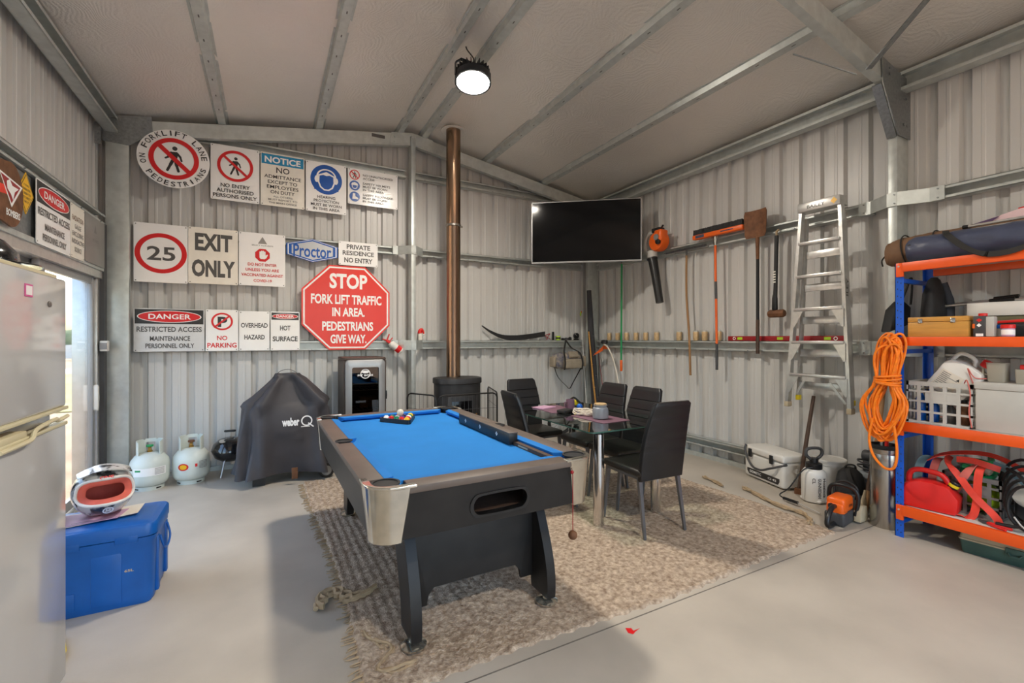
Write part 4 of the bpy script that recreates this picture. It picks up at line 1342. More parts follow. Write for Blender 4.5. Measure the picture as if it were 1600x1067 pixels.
TT = 0.018 + 0.7425
mb = MB('mauve')
mb.prism(rrect(0.30, 0.43, 0.006, 2), 0.003)
pm = mb.solo('placemat', 'mauve placemat under the ceramic canister on glass table', 'placemat', (2.53, 3.11, TT), math.radians(2), 'mauve placemats')
dup(pm, (2.47, 3.72, TT), math.radians(-3), 'mauve placemat at the far end of glass table under purple mug', 'mauve placemats')
t = thing('canister', 'grey ceramic canister with cork lid on glass table', 'canister', (2.51, 3.075, TT + 0.004))
mb = MB('jar')
mb.lathe([(0.055, 0.0), (0.066, 0.006), (0.068, 0.02), (0.068, 0.075), (0.064, 0.092), (0.054, 0.10), (0.054, 0.108), (0.058, 0.112), (0.058, 0.118), (0.05, 0.118)], (0, 0, 0), 32)
mb.build('jar', t)
mb = MB('cork')
mb.lathe([(0.050, 0.112), (0.053, 0.119), (0.053, 0.128), (0.048, 0.131)], (0, 0, 0), 28)
mb.build('cork_lid', t)
t = thing('mug', 'purple mug on the far placemat of the glass table', 'mug', (2.585, 3.62, TT + 0.004))
mb = MB('mauve')
mb.lathe([(0.034, 0), (0.04, 0.004), (0.041, 0.095), (0.036, 0.095), (0.035, 0.01), (0.002, 0.009)], (0, 0, 0), 24)
mb.build('cup', t)
mb = MB('mauve')
mb.tube([(-0.038, 0, 0.075), (-0.062, 0, 0.07), (-0.066, 0, 0.045), (-0.06, 0, 0.025), (-0.039, 0, 0.02)], 0.006, 8)
mb.build('handle', t)
mb = MB('blue_print')
mb.sph((0, 0, 0.03), 0.03, 18, 12)
mb.solo('small_ball', 'shiny blue ball beside the purple mug on glass table', 'ball', (2.655, 3.565, TT))
mb = MB('paper')
pts = []
for k in range(130):
    a = 0.55 * k
    r = 0.075 + 0.045 * math.sin(k * 0.37)
    pts.append((r * math.cos(a) * 0.8 + 0.01 * math.sin(k), r * math.sin(a) * 1.15, 0.008 + 0.018 * (1 + math.sin(k * 0.9)) * 0.6 + 0.0001 * k))
mb.tube(spline(pts, 2), 0.0045, 6)
mb.solo('cord_heap', 'tangled heap of white cord on glass table behind the canister', 'cord', (2.53, 3.30, TT + 0.004))
t = thing('cable_tangle', 'yellow and black clump of gear on glass table behind the mug', 'gear', (2.70, 3.73, TT))
mb = MB('yellow')
mb.sph((0, 0, 0.05), (0.035, 0.03, 0.03), 12, 8)
mb.sph((0.05, 0.03, 0.035), (0.03, 0.025, 0.025), 12, 8)
mb.build('yellow_pads', t)
mb = MB('black')
mb.tube(spline([(-0.08, 0.0, 0.012), (-0.03, 0.05, 0.04), (0.03, 0.04, 0.09), (0.06, -0.02, 0.05), (0.09, -0.03, 0.012), (0.03, -0.05, 0.012), (-0.05, -0.03, 0.02)], 5), 0.011, 8)
mb.build('strap', t)
mb = MB('black_matt')
mb.prism(rrect(0.16, 0.10, 0.02, 3), 0.025, None, 0.006)
mb.solo('phone_case', 'small black pouch lying on the far placemat of glass table', 'pouch', (2.44, 3.50, TT + 0.004), 0.4)
mb = MB('pink')
mb.bb(-0.10, 0.10, -0.07, 0.07, 0, 0.004)
mb.bb(-0.09, 0.08, -0.06, 0.07, 0.004, 0.007)
mb.solo('letter', 'folded pink paper on the far mauve placemat', 'paper', (2.42, 3.83, TT + 0.004), 0.3)

# ---------------------------------------------------------------- wood stove, flue and wire pen
ST = thing('wood_stove', 'black oval cast iron wood stove against the back wall with tall flue', 'stove', (2.07, 5.30, 0.0))
def oval(rx, ry, z, n=40, p=2.6):
    return [(rx * math.copysign(abs(math.cos(a)) ** (2 / p), math.cos(a)), ry * math.copysign(abs(math.sin(a)) ** (2 / p), math.sin(a)), z) for a in [2 * PI * k / n for k in range(n)]]
mb = MB('stove')
mb.rings([oval(0.27, 0.20, 0.12), oval(0.285, 0.215, 0.16), oval(0.285, 0.215, 0.90)])
mb.build('firebox', ST)
mb = MB('stove')
mb.rings([oval(0.285, 0.215, 0.895), oval(0.30, 0.23, 0.905), oval(0.30, 0.23, 0.955), oval(0.295, 0.225, 0.968), oval(0.25, 0.18, 0.97)])
mb.build('top_plate', ST)
mb = MB('stove')
mb.box((-0.03, -0.212, 0.53), (0.36, 0.03, 0.46), None, 0.012)
mb.m('tv_screen')
mb.box((-0.03, -0.229, 0.55), (0.26, 0.004, 0.30), None, 0.001)
mb.build('door', ST)
mb = MB('stove')
mb.bb(-0.26, 0.26, -0.19, 0.17, 0.0, 0.12, 0.02)
mb.build('plinth', ST)
mb = MB('copper')
mb.rod((0.14, -0.23, 0.50), (0.14, -0.27, 0.50), 0.008)
mb.rod((0.14, -0.27, 0.45), (0.14, -0.27, 0.55), 0.010)
mb.build('door_handle', ST)
mb = MB('flue')
zt = zc(2.04) - 0.05
mb.lathe([(0.088, 0.97), (0.088, 2.85), (0.0895, 2.852), (0.0895, zt + 0.09)], (-0.03, 0.06, 0), 36)
mb.build('flue_pipe', ST)
mb = MB('steel')
mb.lathe([(0.089, 2.845), (0.098, 2.85), (0.098, 2.875), (0.089, 2.88)], (-0.03, 0.06, 0), 36)
mb.box((0.078, 0.06, 2.862), (0.03, 0.012, 0.02))
mb.build('flue_clamp', ST)
mb = MB('plastic_white')
mb.lathe([(0.091, zt + 0.035), (0.15, zt + 0.03), (0.15, zt + 0.036), (0.091, zt + 0.045)], (-0.03, 0.06, 0), 36, Matrix.Rotation(0, 4, 'X'))
mb.build('ceiling_collar', ST)

def wire_panel(parent, a, b, z1, n, r=0.009):
    A, B = Vector((*a, 0)), Vector((*b, 0))
    t = (B - A).normalized()
    mb = MB('black')
    k = 0.06
    pts = [A + Vector((0, 0, 0.03)), A + Vector((0, 0, z1 - k)), A + t * k * 0.3 + Vector((0, 0, z1 - k * 0.3)), A + t * k + Vector((0, 0, z1)), B - t * k + Vector((0, 0, z1)), B - t * k * 0.3 + Vector((0, 0, z1 - k * 0.3)), B + Vector((0, 0, z1 - k)), B + Vector((0, 0, 0.03))]
    mb.tube(pts, r, 8, True)
    mb.m('dark_grey')
    for i in range(1, n):
        p = A + (B - A) * i / n
        mb.rod(p + Vector((0, 0, 0.03)), p + Vector((0, 0, z1)), 0.0022, None, 5)
    for z in (0.15, z1 * 0.45, z1 * 0.78):
        mb.rod(A + Vector((0, 0, z)), B + Vector((0, 0, z)), 0.0022, None, 5)
    mb.build('wire_panel', parent)
t = thing('wire_pen', 'black folding wire pen standing around the wood stove', 'pen', (1.68, 4.95, 0.0))
wire_panel(t, (0.0, 0.0), (-0.22, 0.42), 0.80, 7)
wire_panel(t, (0.02, 0.0), (0.745, -0.05), 0.80, 14)
wire_panel(t, (0.755, -0.03), (0.95, 0.65), 0.80, 12)

# ---------------------------------------------------------------- smoker cabinet, covered barbecue, kettle grill, gas bottles
t = thing('smoker_cabinet', 'tall dark smoker cabinet with silver framed glass door beside stove', 'smoker', (0.97, 5.55, 0.0))
mb = MB('rust')
mb.m(mat('smoker_shell', (78, 66, 60), 0.5, 0.3, 0.15))
y1 = 0.26
W2 = 0.235
mb.bb(-W2, W2, -0.20, y1, 0.10, 0.12)
mb.bb(-W2, W2, -0.20, y1, 1.20, 1.235, 0.012)
mb.bb(-W2, -W2 + 0.02, -0.20, y1, 0.12, 1.20)
mb.bb(W2 - 0.02, W2, -0.20, y1, 0.12, 1.20)
mb.bb(-W2, W2, y1 - 0.02, y1, 0.12, 1.20)
mb.build('shell', t)
mb = MB('silver_paint')
o, i2 = rrect(0.44, 1.09, 0.04, 5), rrect(0.295, 0.92, 0.02, 5)
X = frame((0.0, -0.20, 0.665), (1, 0, 0), (0, 0, 1))
mb.rings([[X @ Vector((*p, 0)) for p in o], [X @ Vector((*p, 0.026)) for p in rrect(0.435, 1.085, 0.04, 5)], [X @ Vector((*p, 0.03)) for p in rrect(0.42, 1.07, 0.035, 5)], [X @ Vector((*p, 0.03)) for p in i2], [X @ Vector((*p, 0)) for p in i2]], closed=True)
dr = mb.build('door', t)
mb = MB('smoke_glass')
mb.flat(rrect(0.30, 0.925, 0.02, 5), X @ T(0, 0, 0.012))
mb.build('door_glass', dr)
mb = MB('white')
Xb = X @ T(0, 0.385, 0.0135)
mb.annulus(Xb, 0, 0, 0.055, 0.046, 32)
mb.flat([(0.042 * math.cos(2 * PI * k / 24), 0.022 + 0.016 * math.sin(2 * PI * k / 24)) for k in range(24)], Xb)
mb.text('PIT BOSS', Xb, -0.085, 0.085, -0.028, -0.006, 0.03)
mb.build('badge', dr)
mb = MB('black')
mb.prism([(0, -0.055), (0.018, -0.045), (0.022, 0), (0.018, 0.045), (0, 0.055)], 0.02, frame((0.222, -0.205, 0.80), (1, 0, 0), (0, 0, 1)), 0.004)
mb.build('handle', dr)
for z in (0.40, 0.63, 0.86):
    mb = MB('alu')
    for k in range(9):
        mb.rod((-0.21 + 0.0525 * k, -0.17, z), (-0.21 + 0.0525 * k, 0.23, z), 0.003, None, 5)
    mb.rod((-0.21, -0.17, z), (0.21, -0.17, z), 0.004, None, 6)
    mb.rod((-0.21, 0.23, z), (0.21, 0.23, z), 0.004, None, 6)
    mb.build('rack', t)
for sx in (-1, 1):
    for yy in (-0.16, 0.22):
        mb = MB('black')
        mb.bb(sx * 0.2 - 0.02, sx * 0.2 + 0.02, yy - 0.02, yy + 0.02, 0.0, 0.10)
        mb.build('leg', t)
mb = MB('wood')
mb.box((0.08, 0.1, 0.07), (0.20, 0.16, 0.12))
mb.solo('carton', 'brown carton on the middle rack inside the smoker cabinet', 'box', (0.97, 5.55, 0.634 - 0.01))

BB = thing('covered_barbecue', 'barbecue under a draped charcoal cloth cover with white lettering', 'barbecue', (0.17, 5.26, 0.0))
mb = MB('cover')
R = []
prof = [(0.085, 0.46, 0.27), (0.14, 0.452, 0.268), (0.25, 0.438, 0.26), (0.40, 0.424, 0.25), (0.52, 0.414, 0.245), (0.64, 0.405, 0.24), (0.74, 0.395, 0.236), (0.785, 0.385, 0.232), (0.82, 0.365, 0.222), (0.87, 0.30, 0.20), (0.93, 0.24, 0.175), (0.99, 0.18, 0.15), (1.04, 0.13, 0.12), (1.075, 0.11, 0.10), (1.09, 0.10, 0.09)]
nn = 96
for z, rx, ry0 in prof:
    u = max(0.0, min(1.0, (0.95 - z) / 0.9))
    ring = []
    for k in range(nn):
        a = 2 * PI * k / nn
        c, s = math.cos(a), math.sin(a)
        p = 4.0
        x = rx * math.copysign(abs(c) ** (2 / p), c)
        ry = ry0 * 0.86
        y = ry * math.copysign(abs(s) ** (2 / p), s)
        fold = 0.034 * u * math.sin(a * 9 + 1.2 * math.sin(a * 2 + z * 2)) + 0.016 * math.sin(a * 5 + z * 7) + 0.012 * math.sin(a * 17 + z * 4) * u
        if 0.76 < z < 1.05:
            fold += 0.030 * math.sin(a * 6 + 0.5)
        x += c * fold * 1.2 - 0.07 * (z > 0.7) * (z - 0.7) * 0 
        y += s * fold * 1.6
        ring.append((x + 0.05 * u * c * 0, y, z + (0.012 * math.sin(a * 3) if z < 0.1 else 0)))
    R.append(ring)
mb.rings(R, cap=False)
mb.m('cover')
mb._f([mb.bm.verts.new(p) for p in R[-1]])
mb.build('cover', BB, ang=80)
mb = MB('cover')
mb.ribbon(spline([(-0.10, -0.02, 1.085), (-0.05, -0.05, 1.125), (0.03, -0.05, 1.13), (0.10, -0.03, 1.085)], 5), 0.022, 0.004, (0, 1, 0))
mb.build('carry_strap', BB)
mb = MB('white')
Xw = frame((-0.055, -0.272, 0.585), (1, 0, 0), (0, 0.03, 1))
mb.text('weber', Xw, 0, 0.155, 0.0, 0.082, 0.045)
mb.annulus(Xw, 0.222, 0.042, 0.052, 0.040, 32)
mb.bar(Xw @ Vector((0.235, 0.02, 0)), Xw @ Vector((0.285, -0.022, 0)), 0.012, 0.002, (0, -1, 0))
mb.bar(Xw @ Vector((0.17, -0.014, 0)), Xw @ Vector((0.25, -0.014, 0)), 0.008, 0.002, (0, -1, 0))
mb.build('lettering', BB)
mb = MB('black')
mb.bb(-0.31, -0.20, -0.16, -0.11, 0.0, 0.20)
mb.build('leg', BB)
mb = MB('black')
mb.bb(-0.31, -0.20, 0.11, 0.16, 0.0, 0.20)
mb.build('leg', BB)
for yy in (-0.17, 0.17):
    mb = MB('black')
    mb.lathe([(0.05, -0.02), (0.075, -0.018), (0.08, 0), (0.075, 0.018), (0.05, 0.02)], (0.36, yy, 0.08), 28, Matrix.Rotation(PI / 2, 4, 'X'))
    mb.m('grey')
    mb.lathe([(0.002, -0.022), (0.05, -0.022), (0.05, 0.022), (0.002, 0.022)], (0.36, yy, 0.08), 20, Matrix.Rotation(PI / 2, 4, 'X'))
    mb.build('wheel', BB)
mb = MB('rust')
mb.bb(0.03, 0.085, -0.28, -0.262, 0.06, 0.17, 0.004)
mb.build('buckle', BB)

KG = thing('kettle_grill', 'small black kettle grill between pale gas bottle and covered barbecue', 'grill', (-0.365, 5.715, 0.0))
en = mat('black_enamel', (30, 29, 31), 0.14, 0, 0.05, coat=0.6)
mb = MB(en)
mb.lathe([(0.02, 0.145), (0.08, 0.15), (0.14, 0.19), (0.165, 0.245), (0.168, 0.262)], (0, 0, 0), 32)
mb.build('bowl', KG)
mb = MB(en)
mb.lathe([(0.174, 0.262), (0.172, 0.275), (0.15, 0.335), (0.10, 0.38), (0.05, 0.395), (0.002, 0.40)], (0, 0, 0), 32)
mb.m('alu')
mb.lathe([(0.032, 0.0), (0.032, 0.004), (0.002, 0.006)], (-0.06, -0.09, 0.372), 16, Matrix.Rotation(0.42, 4, 'X'))
lid = mb.build('lid', KG)
mb = MB('alu')
mb.tube([(-0.045, 0, 0.39), (-0.045, 0, 0.45), (0.045, 0, 0.45), (0.045, 0, 0.39)], 0.005, 8)
mb.m('black')
mb.box((0, 0, 0.462), (0.11, 0.025, 0.022), None, 0.008)
mb.build('handle', lid)
for k in range(3):
    a = 2 * PI * k / 3 - PI / 2 - 0.5
    mb = MB('alu')
    mb.rod((0.09 * math.cos(a), 0.09 * math.sin(a), 0.165), (0.155 * math.cos(a), 0.155 * math.sin(a), 0.0), 0.009, None, 10)
    mb.build('leg', KG)

def gas_bottle(loc, a, label, dec):
    t = thing('gas_bottle', label, 'gas bottle', loc, a, 'gas bottles by the corner column')
    mb = MB('gas')
    mb.lathe([(0.10, 0.035), (0.135, 0.05), (0.155, 0.085), (0.158, 0.12), (0.158, 0.225), (0.15, 0.275), (0.115, 0.325), (0.06, 0.348), (0.03, 0.352)], (0, 0, 0), 40)
    mb.build('cylinder', t)
    mb = MB('gas')
    mb.lathe([(0.118, 0.0), (0.118, 0.04), (0.112, 0.04), (0.112, 0.0)], (0, 0, 0), 36)
    mb.m('ink')
    for q in (0.6, 2.2, 3.8, 5.4):
        mb.box((0.1182 * math.cos(q), 0.1182 * math.sin(q), 0.018), (0.003, 0.045, 0.012), rz(q))
    mb.build('foot_ring', t)
    mb = MB('gas')
    for q0, q1 in ((PI * 0.62, PI * 1.22), (-PI * 0.22, PI * 0.38)):
        n = 14
        o = []
        for k in range(n + 1):
            q = q0 + (q1 - q0) * k / n
            h = 0.465 if 1 < k < n - 1 else 0.455
            o.append([(0.105 * math.cos(q), 0.105 * math.sin(q), 0.32), (0.105 * math.cos(q), 0.105 * math.sin(q), h), (0.100 * math.cos(q), 0.100 * math.sin(q), h), (0.100 * math.cos(q), 0.100 * math.sin(q), 0.32)])
        mb.rings(o)
    mb.rings([[(0.105 * math.cos(q), 0.105 * math.sin(q), 0.43), (0.105 * math.cos(q), 0.105 * math.sin(q), 0.465), (0.1 * math.cos(q), 0.1 * math.sin(q), 0.465), (0.1 * math.cos(q), 0.1 * math.sin(q), 0.43)] for q in [PI * 0.36 + PI * 0.28 * k / 8 for k in range(9)]])
    mb.build('collar', t)
    mb = MB('copper')
    mb.lathe([(0.022, 0.35), (0.022, 0.365), (0.014, 0.37), (0.014, 0.40), (0.01, 0.402)], (0, 0, 0), 14)
    mb.rod((0, 0, 0.385), (0, -0.045, 0.385), 0.012)
    mb.build('valve', t)
    mb = MB('green' if dec == 0 else 'rust')
    mb.lathe([(0.028, 0.402), (0.03, 0.412), (0.028, 0.42), (0.01, 0.42)], (0, 0, 0), 14)
    mb.build('valve_wheel', t)
    def band(mb, q0, q1, z0, z1, r=0.1588, n=16):
        v = [[mb.bm.verts.new((r * math.cos(q0 + (q1 - q0) * k / n), r * math.sin(q0 + (q1 - q0) * k / n), z)) for z in (z0, z1)] for k in range(n + 1)]
        for k in range(n):
            mb._f([v[k][0], v[k + 1][0], v[k + 1][1], v[k][1]])
    mb = MB()
    if dec == 0:
        band(mb.m('white'), -PI * 0.75, -PI * 0.2, 0.15, 0.225)
        for k in range(5):
            band(mb.m('pale_ink'), -PI * 0.40, -PI * 0.23, 0.16 + k * 0.013, 0.165 + k * 0.013, 0.1592)
        band(mb.m('green'), -PI * 0.72, -PI * 0.62, 0.195, 0.212, 0.1592)
    else:
        for k in range(14):
            u0, u1 = -1 + k / 7, -1 + (k + 1) / 7
            h0, h1 = math.sqrt(max(0, 1 - u0 * u0)), math.sqrt(max(0, 1 - u1 * u1))
            for cc, kk, rr in (('red_print', 1.0, 0.1588), ('yellow_print', 0.68, 0.1592)):
                mb.m(cc)
                P = lambda u, h: (rr * math.cos(-PI * 0.60 + u * 0.30 * kk), rr * math.sin(-PI * 0.60 + u * 0.30 * kk), 0.185 + h * 0.034 * kk)
                mb._f([mb.bm.verts.new(p) for p in (P(u0, -h0), P(u1, -h1), P(u1, h1), P(u0, h0))])
        band(mb.m('red_print'), -PI * 0.40, -PI * 0.36, 0.18, 0.21)
        for k in range(6):
            band(mb.m('pale_ink'), -PI * 0.33, -PI * 0.16, 0.16 + k * 0.013, 0.165 + k * 0.013)
    mb.build('sticker', t, flatshade=True)
    return t
gas_bottle((-1.018, 5.55, 0.0), 0.1, 'pale gas bottle with white label band and green valve wheel', 0)
gas_bottle((-0.692, 5.60, 0.0), 0.0, 'pale gas bottle with red and yellow oval sticker', 1)

# ---------------------------------------------------------------- television in the corner
TVM = frame((3.735, 4.885, 2.885), (1.147, -0.887, 0), (0, 0, 1))
t = thing('television', 'large flat black television mounted across the right back corner', 'television', (3.735, 4.885, 2.47))
mb = MB('black')
mb.prism(rrect(1.44, 0.815, 0.006, 2), 0.03, TVM @ T(0, 0, -0.032))
mb.prism(rrect(0.9, 0.5, 0.03, 2), 0.04, TVM @ T(0, 0, -0.072))
mb.build('casing', t, True)
mb = MB('silver_paint')
o, i2 = rrect(1.452, 0.828, 0.008, 2), rrect(1.428, 0.80, 0.004, 2, 0, 0.004)
mb.rings([[TVM @ Vector((*p, -0.022)) for p in o], [TVM @ Vector((*p, 0.004)) for p in o], [TVM @ Vector((*p, 0.004)) for p in i2], [TVM @ Vector((*p, -0.022)) for p in i2]], closed=True)
mb.build('bezel', t, True)
mb = MB('tv_screen')
mb.prism(rrect(1.43, 0.802, 0.004, 2, 0, 0.004), 0.003, TVM @ T(0, 0, -0.002))
mb.build('screen', t, True)
mb = MB('black_matt')
p0 = TVM @ Vector((0, 0, -0.07))
mb.bar(p0, (4.12, 5.36, 2.885), 0.06, 0.10)
mb.bar((4.12, 5.36, 2.885), (4.46, 5.80, 2.885), 0.06, 0.10)
mb.bb(4.40, 4.50, 5.772, 5.782, 2.70, 3.05)
mb.build('wall_mount', t, True)

# fire extinguisher tied to the girt, santa bottle, mud flap and oddments along the back girt
t = thing('fire_extinguisher', 'small white and red fire extinguisher tilted against the girt beside stop sign', 'fire extinguisher', (1.385, 5.79, 1.29))
def tl(p):
    return Matrix.Translation((1.42, 5.79, 1.345)) @ Matrix.Rotation(math.radians(-52), 4, 'Y') @ Vector(p)
XE = Matrix.Translation((1.42, 5.79, 1.345)) @ Matrix.Rotation(math.radians(-52), 4, 'Y')
mb = MB('plastic_white')
mb.lathe([(0.03, -0.10), (0.042, -0.09), (0.045, -0.07), (0.045, 0.055), (0.035, 0.08), (0.02, 0.088)], (0, 0, 0), 24, XE)
mb.m('red_print')
mb.lathe([(0.0455, -0.075), (0.0458, -0.07), (0.0458, -0.02), (0.0455, -0.015)], (0, 0, 0), 24, XE)
mb.build('cylinder', t, True)
mb = MB('red')
mb.box((0, 0, 0.105), (0.035, 0.03, 0.05), None, 0.004)
mb.bar((-0.02, 0, 0.125), (0.08, 0, 0.16), 0.02, 0.012)
mb.bar((0.0, 0, 0.10), (0.07, 0, 0.10), 0.02, 0.010)
mb.rod((0, 0, 0.13), (-0.02, 0, 0.19), 0.009)
mb.xf(XE)
mb.build('trigger', t, True)
t = thing('novelty_bottle', 'white bottle wearing a drooping red hat on the girt by ridge column', 'ornament', (1.775, 5.90, 1.426))
mb = MB('cream')
mb.lathe([(0.026, 0), (0.03, 0.01), (0.03, 0.075), (0.024, 0.10)], (0, 0, 0), 16)
mb.build('body', t)
mb = MB('red')
mb.tube(spline([(0, 0, 0.095), (0.0, 0, 0.125), (0.02, -0.005, 0.145), (0.042, -0.01, 0.115), (0.047, -0.01, 0.085)], 4), [0.033, 0.032, 0.03, 0.028, 0.026, 0.024, 0.023, 0.022, 0.021, 0.019, 0.017, 0.015, 0.013, 0.011, 0.009, 0.008, 0.007], 12)
mb.m('plastic_white')
mb.sph((0.047, -0.01, 0.075), 0.013, 10, 8)
mb.build('hat', t)
mb = MB('black_matt')
a = spline([(2.665, 5.87, 1.63), (2.80, 5.87, 1.545), (2.98, 5.88, 1.475), (3.18, 5.88, 1.455), (3.45, 5.88, 1.475), (3.72, 5.88, 1.515)], 5)
hs = [0.012 + 0.062 * min(1, k / 14) for k in range(len(a))]
mb.rings([[p + Vector((0, 0.012, 0)), p + Vector((0, -0.012, 0)), p + Vector((0, -0.012, -h if h < 0.03 else -0.03)), p + Vector((0, 0.012, -0.03 if h > 0.03 else -h))] if False else [p + Vector((0, 0.012, h * 0.6)), p + Vector((0, -0.012, h * 0.6)), p + Vector((0, -0.012, -h * 0.4)), p + Vector((0, 0.012, -h * 0.4))] for p, h in zip(a, hs)])
mb.solo('mud_flap', 'curved black rubber strip resting on the back wall girt', 'rubber strip')
GT = 1.4255
mb = MB('dark_red')
mb.tube(spline([(0, 0, 0.006), (0.03, 0.01, 0.06), (0.06, 0, 0.10), (0.02, 0, 0.09), (-0.03, 0, 0.07), (0.0, 0, 0.05), (0.06, 0, 0.02)], 4), 0.006, 8)
mb.solo('cable_clip', 'dark red bent clip on back girt right of black rubber strip', 'clip', (3.77, 5.90, GT))
mb = MB('black')
mb.prism(rrect(0.035, 0.13, 0.008, 2, 0, 0.065), 0.02, frame((0, 0, 0), (1, 0, 0), (0, 0, 1)), 0.003)
mb.solo('black_remote', 'slim black handle standing on the back girt beside a yellow reel', 'handle', (3.885, 5.91, GT))
mb = MB('lime')
mb.lathe([(0.032, 0), (0.036, 0.008), (0.036, 0.06), (0.032, 0.066)], (0, 0, 0), 20)
mb.m('black')
mb.lathe([(0.0365, 0.02), (0.037, 0.025), (0.037, 0.042), (0.0365, 0.046)], (0, 0, 0), 20)
mb.solo('tape_reel', 'lime yellow reel standing on the back wall girt', 'reel', (3.985, 5.905, GT))
for k, (x, r, h) in enumerate(((4.075, 0.028, 0.035), (4.145, 0.03, 0.04), (4.21, 0.026, 0.05))):
    mb = MB('black' if k != 1 else 'dark_grey')
    mb.lathe([(r * 0.9, 0), (r, 0.005), (r, h * 0.8), (r * 0.6, h)], (0, 0, 0), 18)
    mb.solo('fishing_reel', 'small dark fishing reel on the back girt, %s of three' % ('left', 'middle', 'right')[k], 'fishing reel', (x, 5.905, GT), 0, 'dark reels on the back girt')
t = thing('fishing_reel', 'large black fishing reel standing on the back girt near the corner', 'fishing reel', (4.33, 5.905, GT))
mb = MB('black')
mb.lathe([(0.03, -0.02), (0.045, -0.018), (0.045, -0.01), (0.032, 0), (0.045, 0.01), (0.045, 0.018), (0.03, 0.02)], (0, 0, 0.07), 24, Matrix.Rotation(PI / 2, 4, 'X'))
mb.box((0, 0, 0.012), (0.09, 0.02, 0.024), None, 0.004)
mb.build('spool', t)
mb = MB('grey')
mb.rod((0.0, -0.02, 0.07), (-0.05, -0.03, 0.10), 0.005)
mb.rod((-0.05, -0.03, 0.10), (-0.05, -0.055, 0.10), 0.008)
mb.build('crank', t)

# ---------------------------------------------------------------- corner: foam roll, rods, bag, trimmer
mb = MB('black_matt')
mb.m(mat('dark_foam', (58, 58, 62), 0.85, 0, 0.1, 8))
mb.tube([(4.53, 5.62, 0.0), (4.48, 5.69, 1.2), (4.445, 5.725, 2.21)], [0.062, 0.056, 0.036], 20)
mb.solo('foam_roll', 'tall thin charcoal foam roll leaning in the back corner', 'foam roll')
mb = MB('wood')
mb.tube([(4.45, 5.48, 0.0), (4.42, 5.58, 0.75), (4.39, 5.66, 1.56)], [0.014, 0.013, 0.010], 10)
for z in (0.35, 0.7, 1.05, 1.3):
    k = z / 1.56
    mb.sph((4.45 - 0.06 * k, 5.48 + 0.185 * k, z), (0.016, 0.016, 0.006), 10, 6)
mb.solo('bamboo_pole', 'bamboo pole leaning beside the charcoal foam roll', 'pole')
RG = 'fishing rods in the back corner'
def fishing_rod(x0, y0, x1, y1, z1, mt, label):
    t = thing('fishing_rod', label, 'fishing rod', (x0, y0, 0.0), 0, RG)
    d = Vector((x1 - x0, y1 - y0, z1))
    mb = MB(mt)
    mb.tube([(0, 0, 0.30 * z1 * 0), d * 0.5, d], [0.007, 0.005, 0.002], 8)
    mb.build('blank', t)
    mb = MB('black_matt')
    mb.tube([d * 0.01, d * 0.22], [0.014, 0.012], 10)
    mb.build('grip', t)
    mb = MB('chrome')
    for k in (0.35, 0.55, 0.75, 0.92):
        p = d * k
        mb.tube([p + Vector((0.010 * math.cos(q), -0.012 + 0.010 * math.sin(q), 0)) for q in [PI * j / 5 for j in range(10)]], 0.0015, 5, True)
    mb.build('line_guides', t)
fishing_rod(4.375, 5.66, 4.375, 5.85, 1.95, 'plastic_white', 'thin pale fishing rod with a green lure leaning in the back corner')
fishing_rod(4.40, 5.40, 4.38, 5.56, 1.62, 'black', 'black fishing rod leaning in corner left of the bamboo pole')
fishing_rod(4.57, 5.40, 4.60, 5.70, 1.30, 'dark_red', 'dark red fishing rod leaning right of the charcoal foam roll')
mb = MB('lime')
mb.sph((0, 0, 0.04), (0.012, 0.008, 0.04), 10, 8)
mb.m('saw_orange')
mb.sph((0.012, 0, 0.07), (0.010, 0.007, 0.02), 8, 6)
mb.solo('fishing_lure', 'green and orange lure hanging on the pale fishing rod', 'lure', (4.348, 5.81, 1.80))
t = thing('duffel_bag', 'camouflage and khaki duffel bag hanging from back wall girt', 'bag', (4.05, 5.74, 0.97))
mb = MB('camo')
R = []
for k in range(13):
    x = -0.27 + 0.54 * k / 12
    q = 1 - 0.22 * abs(k - 6) / 6 - (0.35 if k in (0, 12) else 0)
    R.append([(x, 0.105 * q * math.copysign(abs(math.cos(a)) ** 0.7, math.cos(a)), 0.145 + 0.135 * q * math.copysign(abs(math.sin(a)) ** 0.7, math.sin(a)) + 0.008 * math.sin(k * 1.7 + a * 2)) for a in [2 * PI * j / 20 for j in range(20)]])
mb.rings(R)
mb.build('bag_body', t, ang=70)
mb = MB('khaki')
mb.box((0.02, -0.118, 0.10), (0.34, 0.05, 0.14), None, 0.02, 3)
mb.box((0.28, -0.01, 0.13), (0.05, 0.13, 0.16), None, 0.02, 3)
mb.box((-0.28, -0.01, 0.13), (0.05, 0.13, 0.16), None, 0.02, 3)
mb.box((0.03, -0.10, 0.235), (0.16, 0.06, 0.10), Matrix.Rotation(-0.6, 4, 'X'), 0.015, 3)
mb.build('pocket', t)
mb = MB('strap_black')
for x in (-0.15, 0.17):
    mb.ribbon(spline([(x, -0.13, 0.01), (x, -0.15, 0.12), (x * 0.9, -0.10, 0.26), (x * 0.4, 0.0, 0.34), (0.0, 0.05, 0.455)], 5), 0.028, 0.004, (1, 0, 0))
mb.build('handle', t)
mb = MB('strap_black')
mb.ribbon(spline([(-0.27, -0.02, 0.08), (-0.20, -0.03, -0.10), (-0.06, -0.05, -0.24), (0.0, -0.05, -0.28), (0.08, -0.04, -0.18), (0.26, -0.02, 0.06)], 5), 0.035, 0.004, (0.3, 1, 0))
mb.build('shoulder_strap', t)
t = thing('line_trimmer', 'line trimmer with orange guard leaning upside down in the back corner', 'line trimmer', (4.50, 5.15, 0.0))
mb = MB('paper')
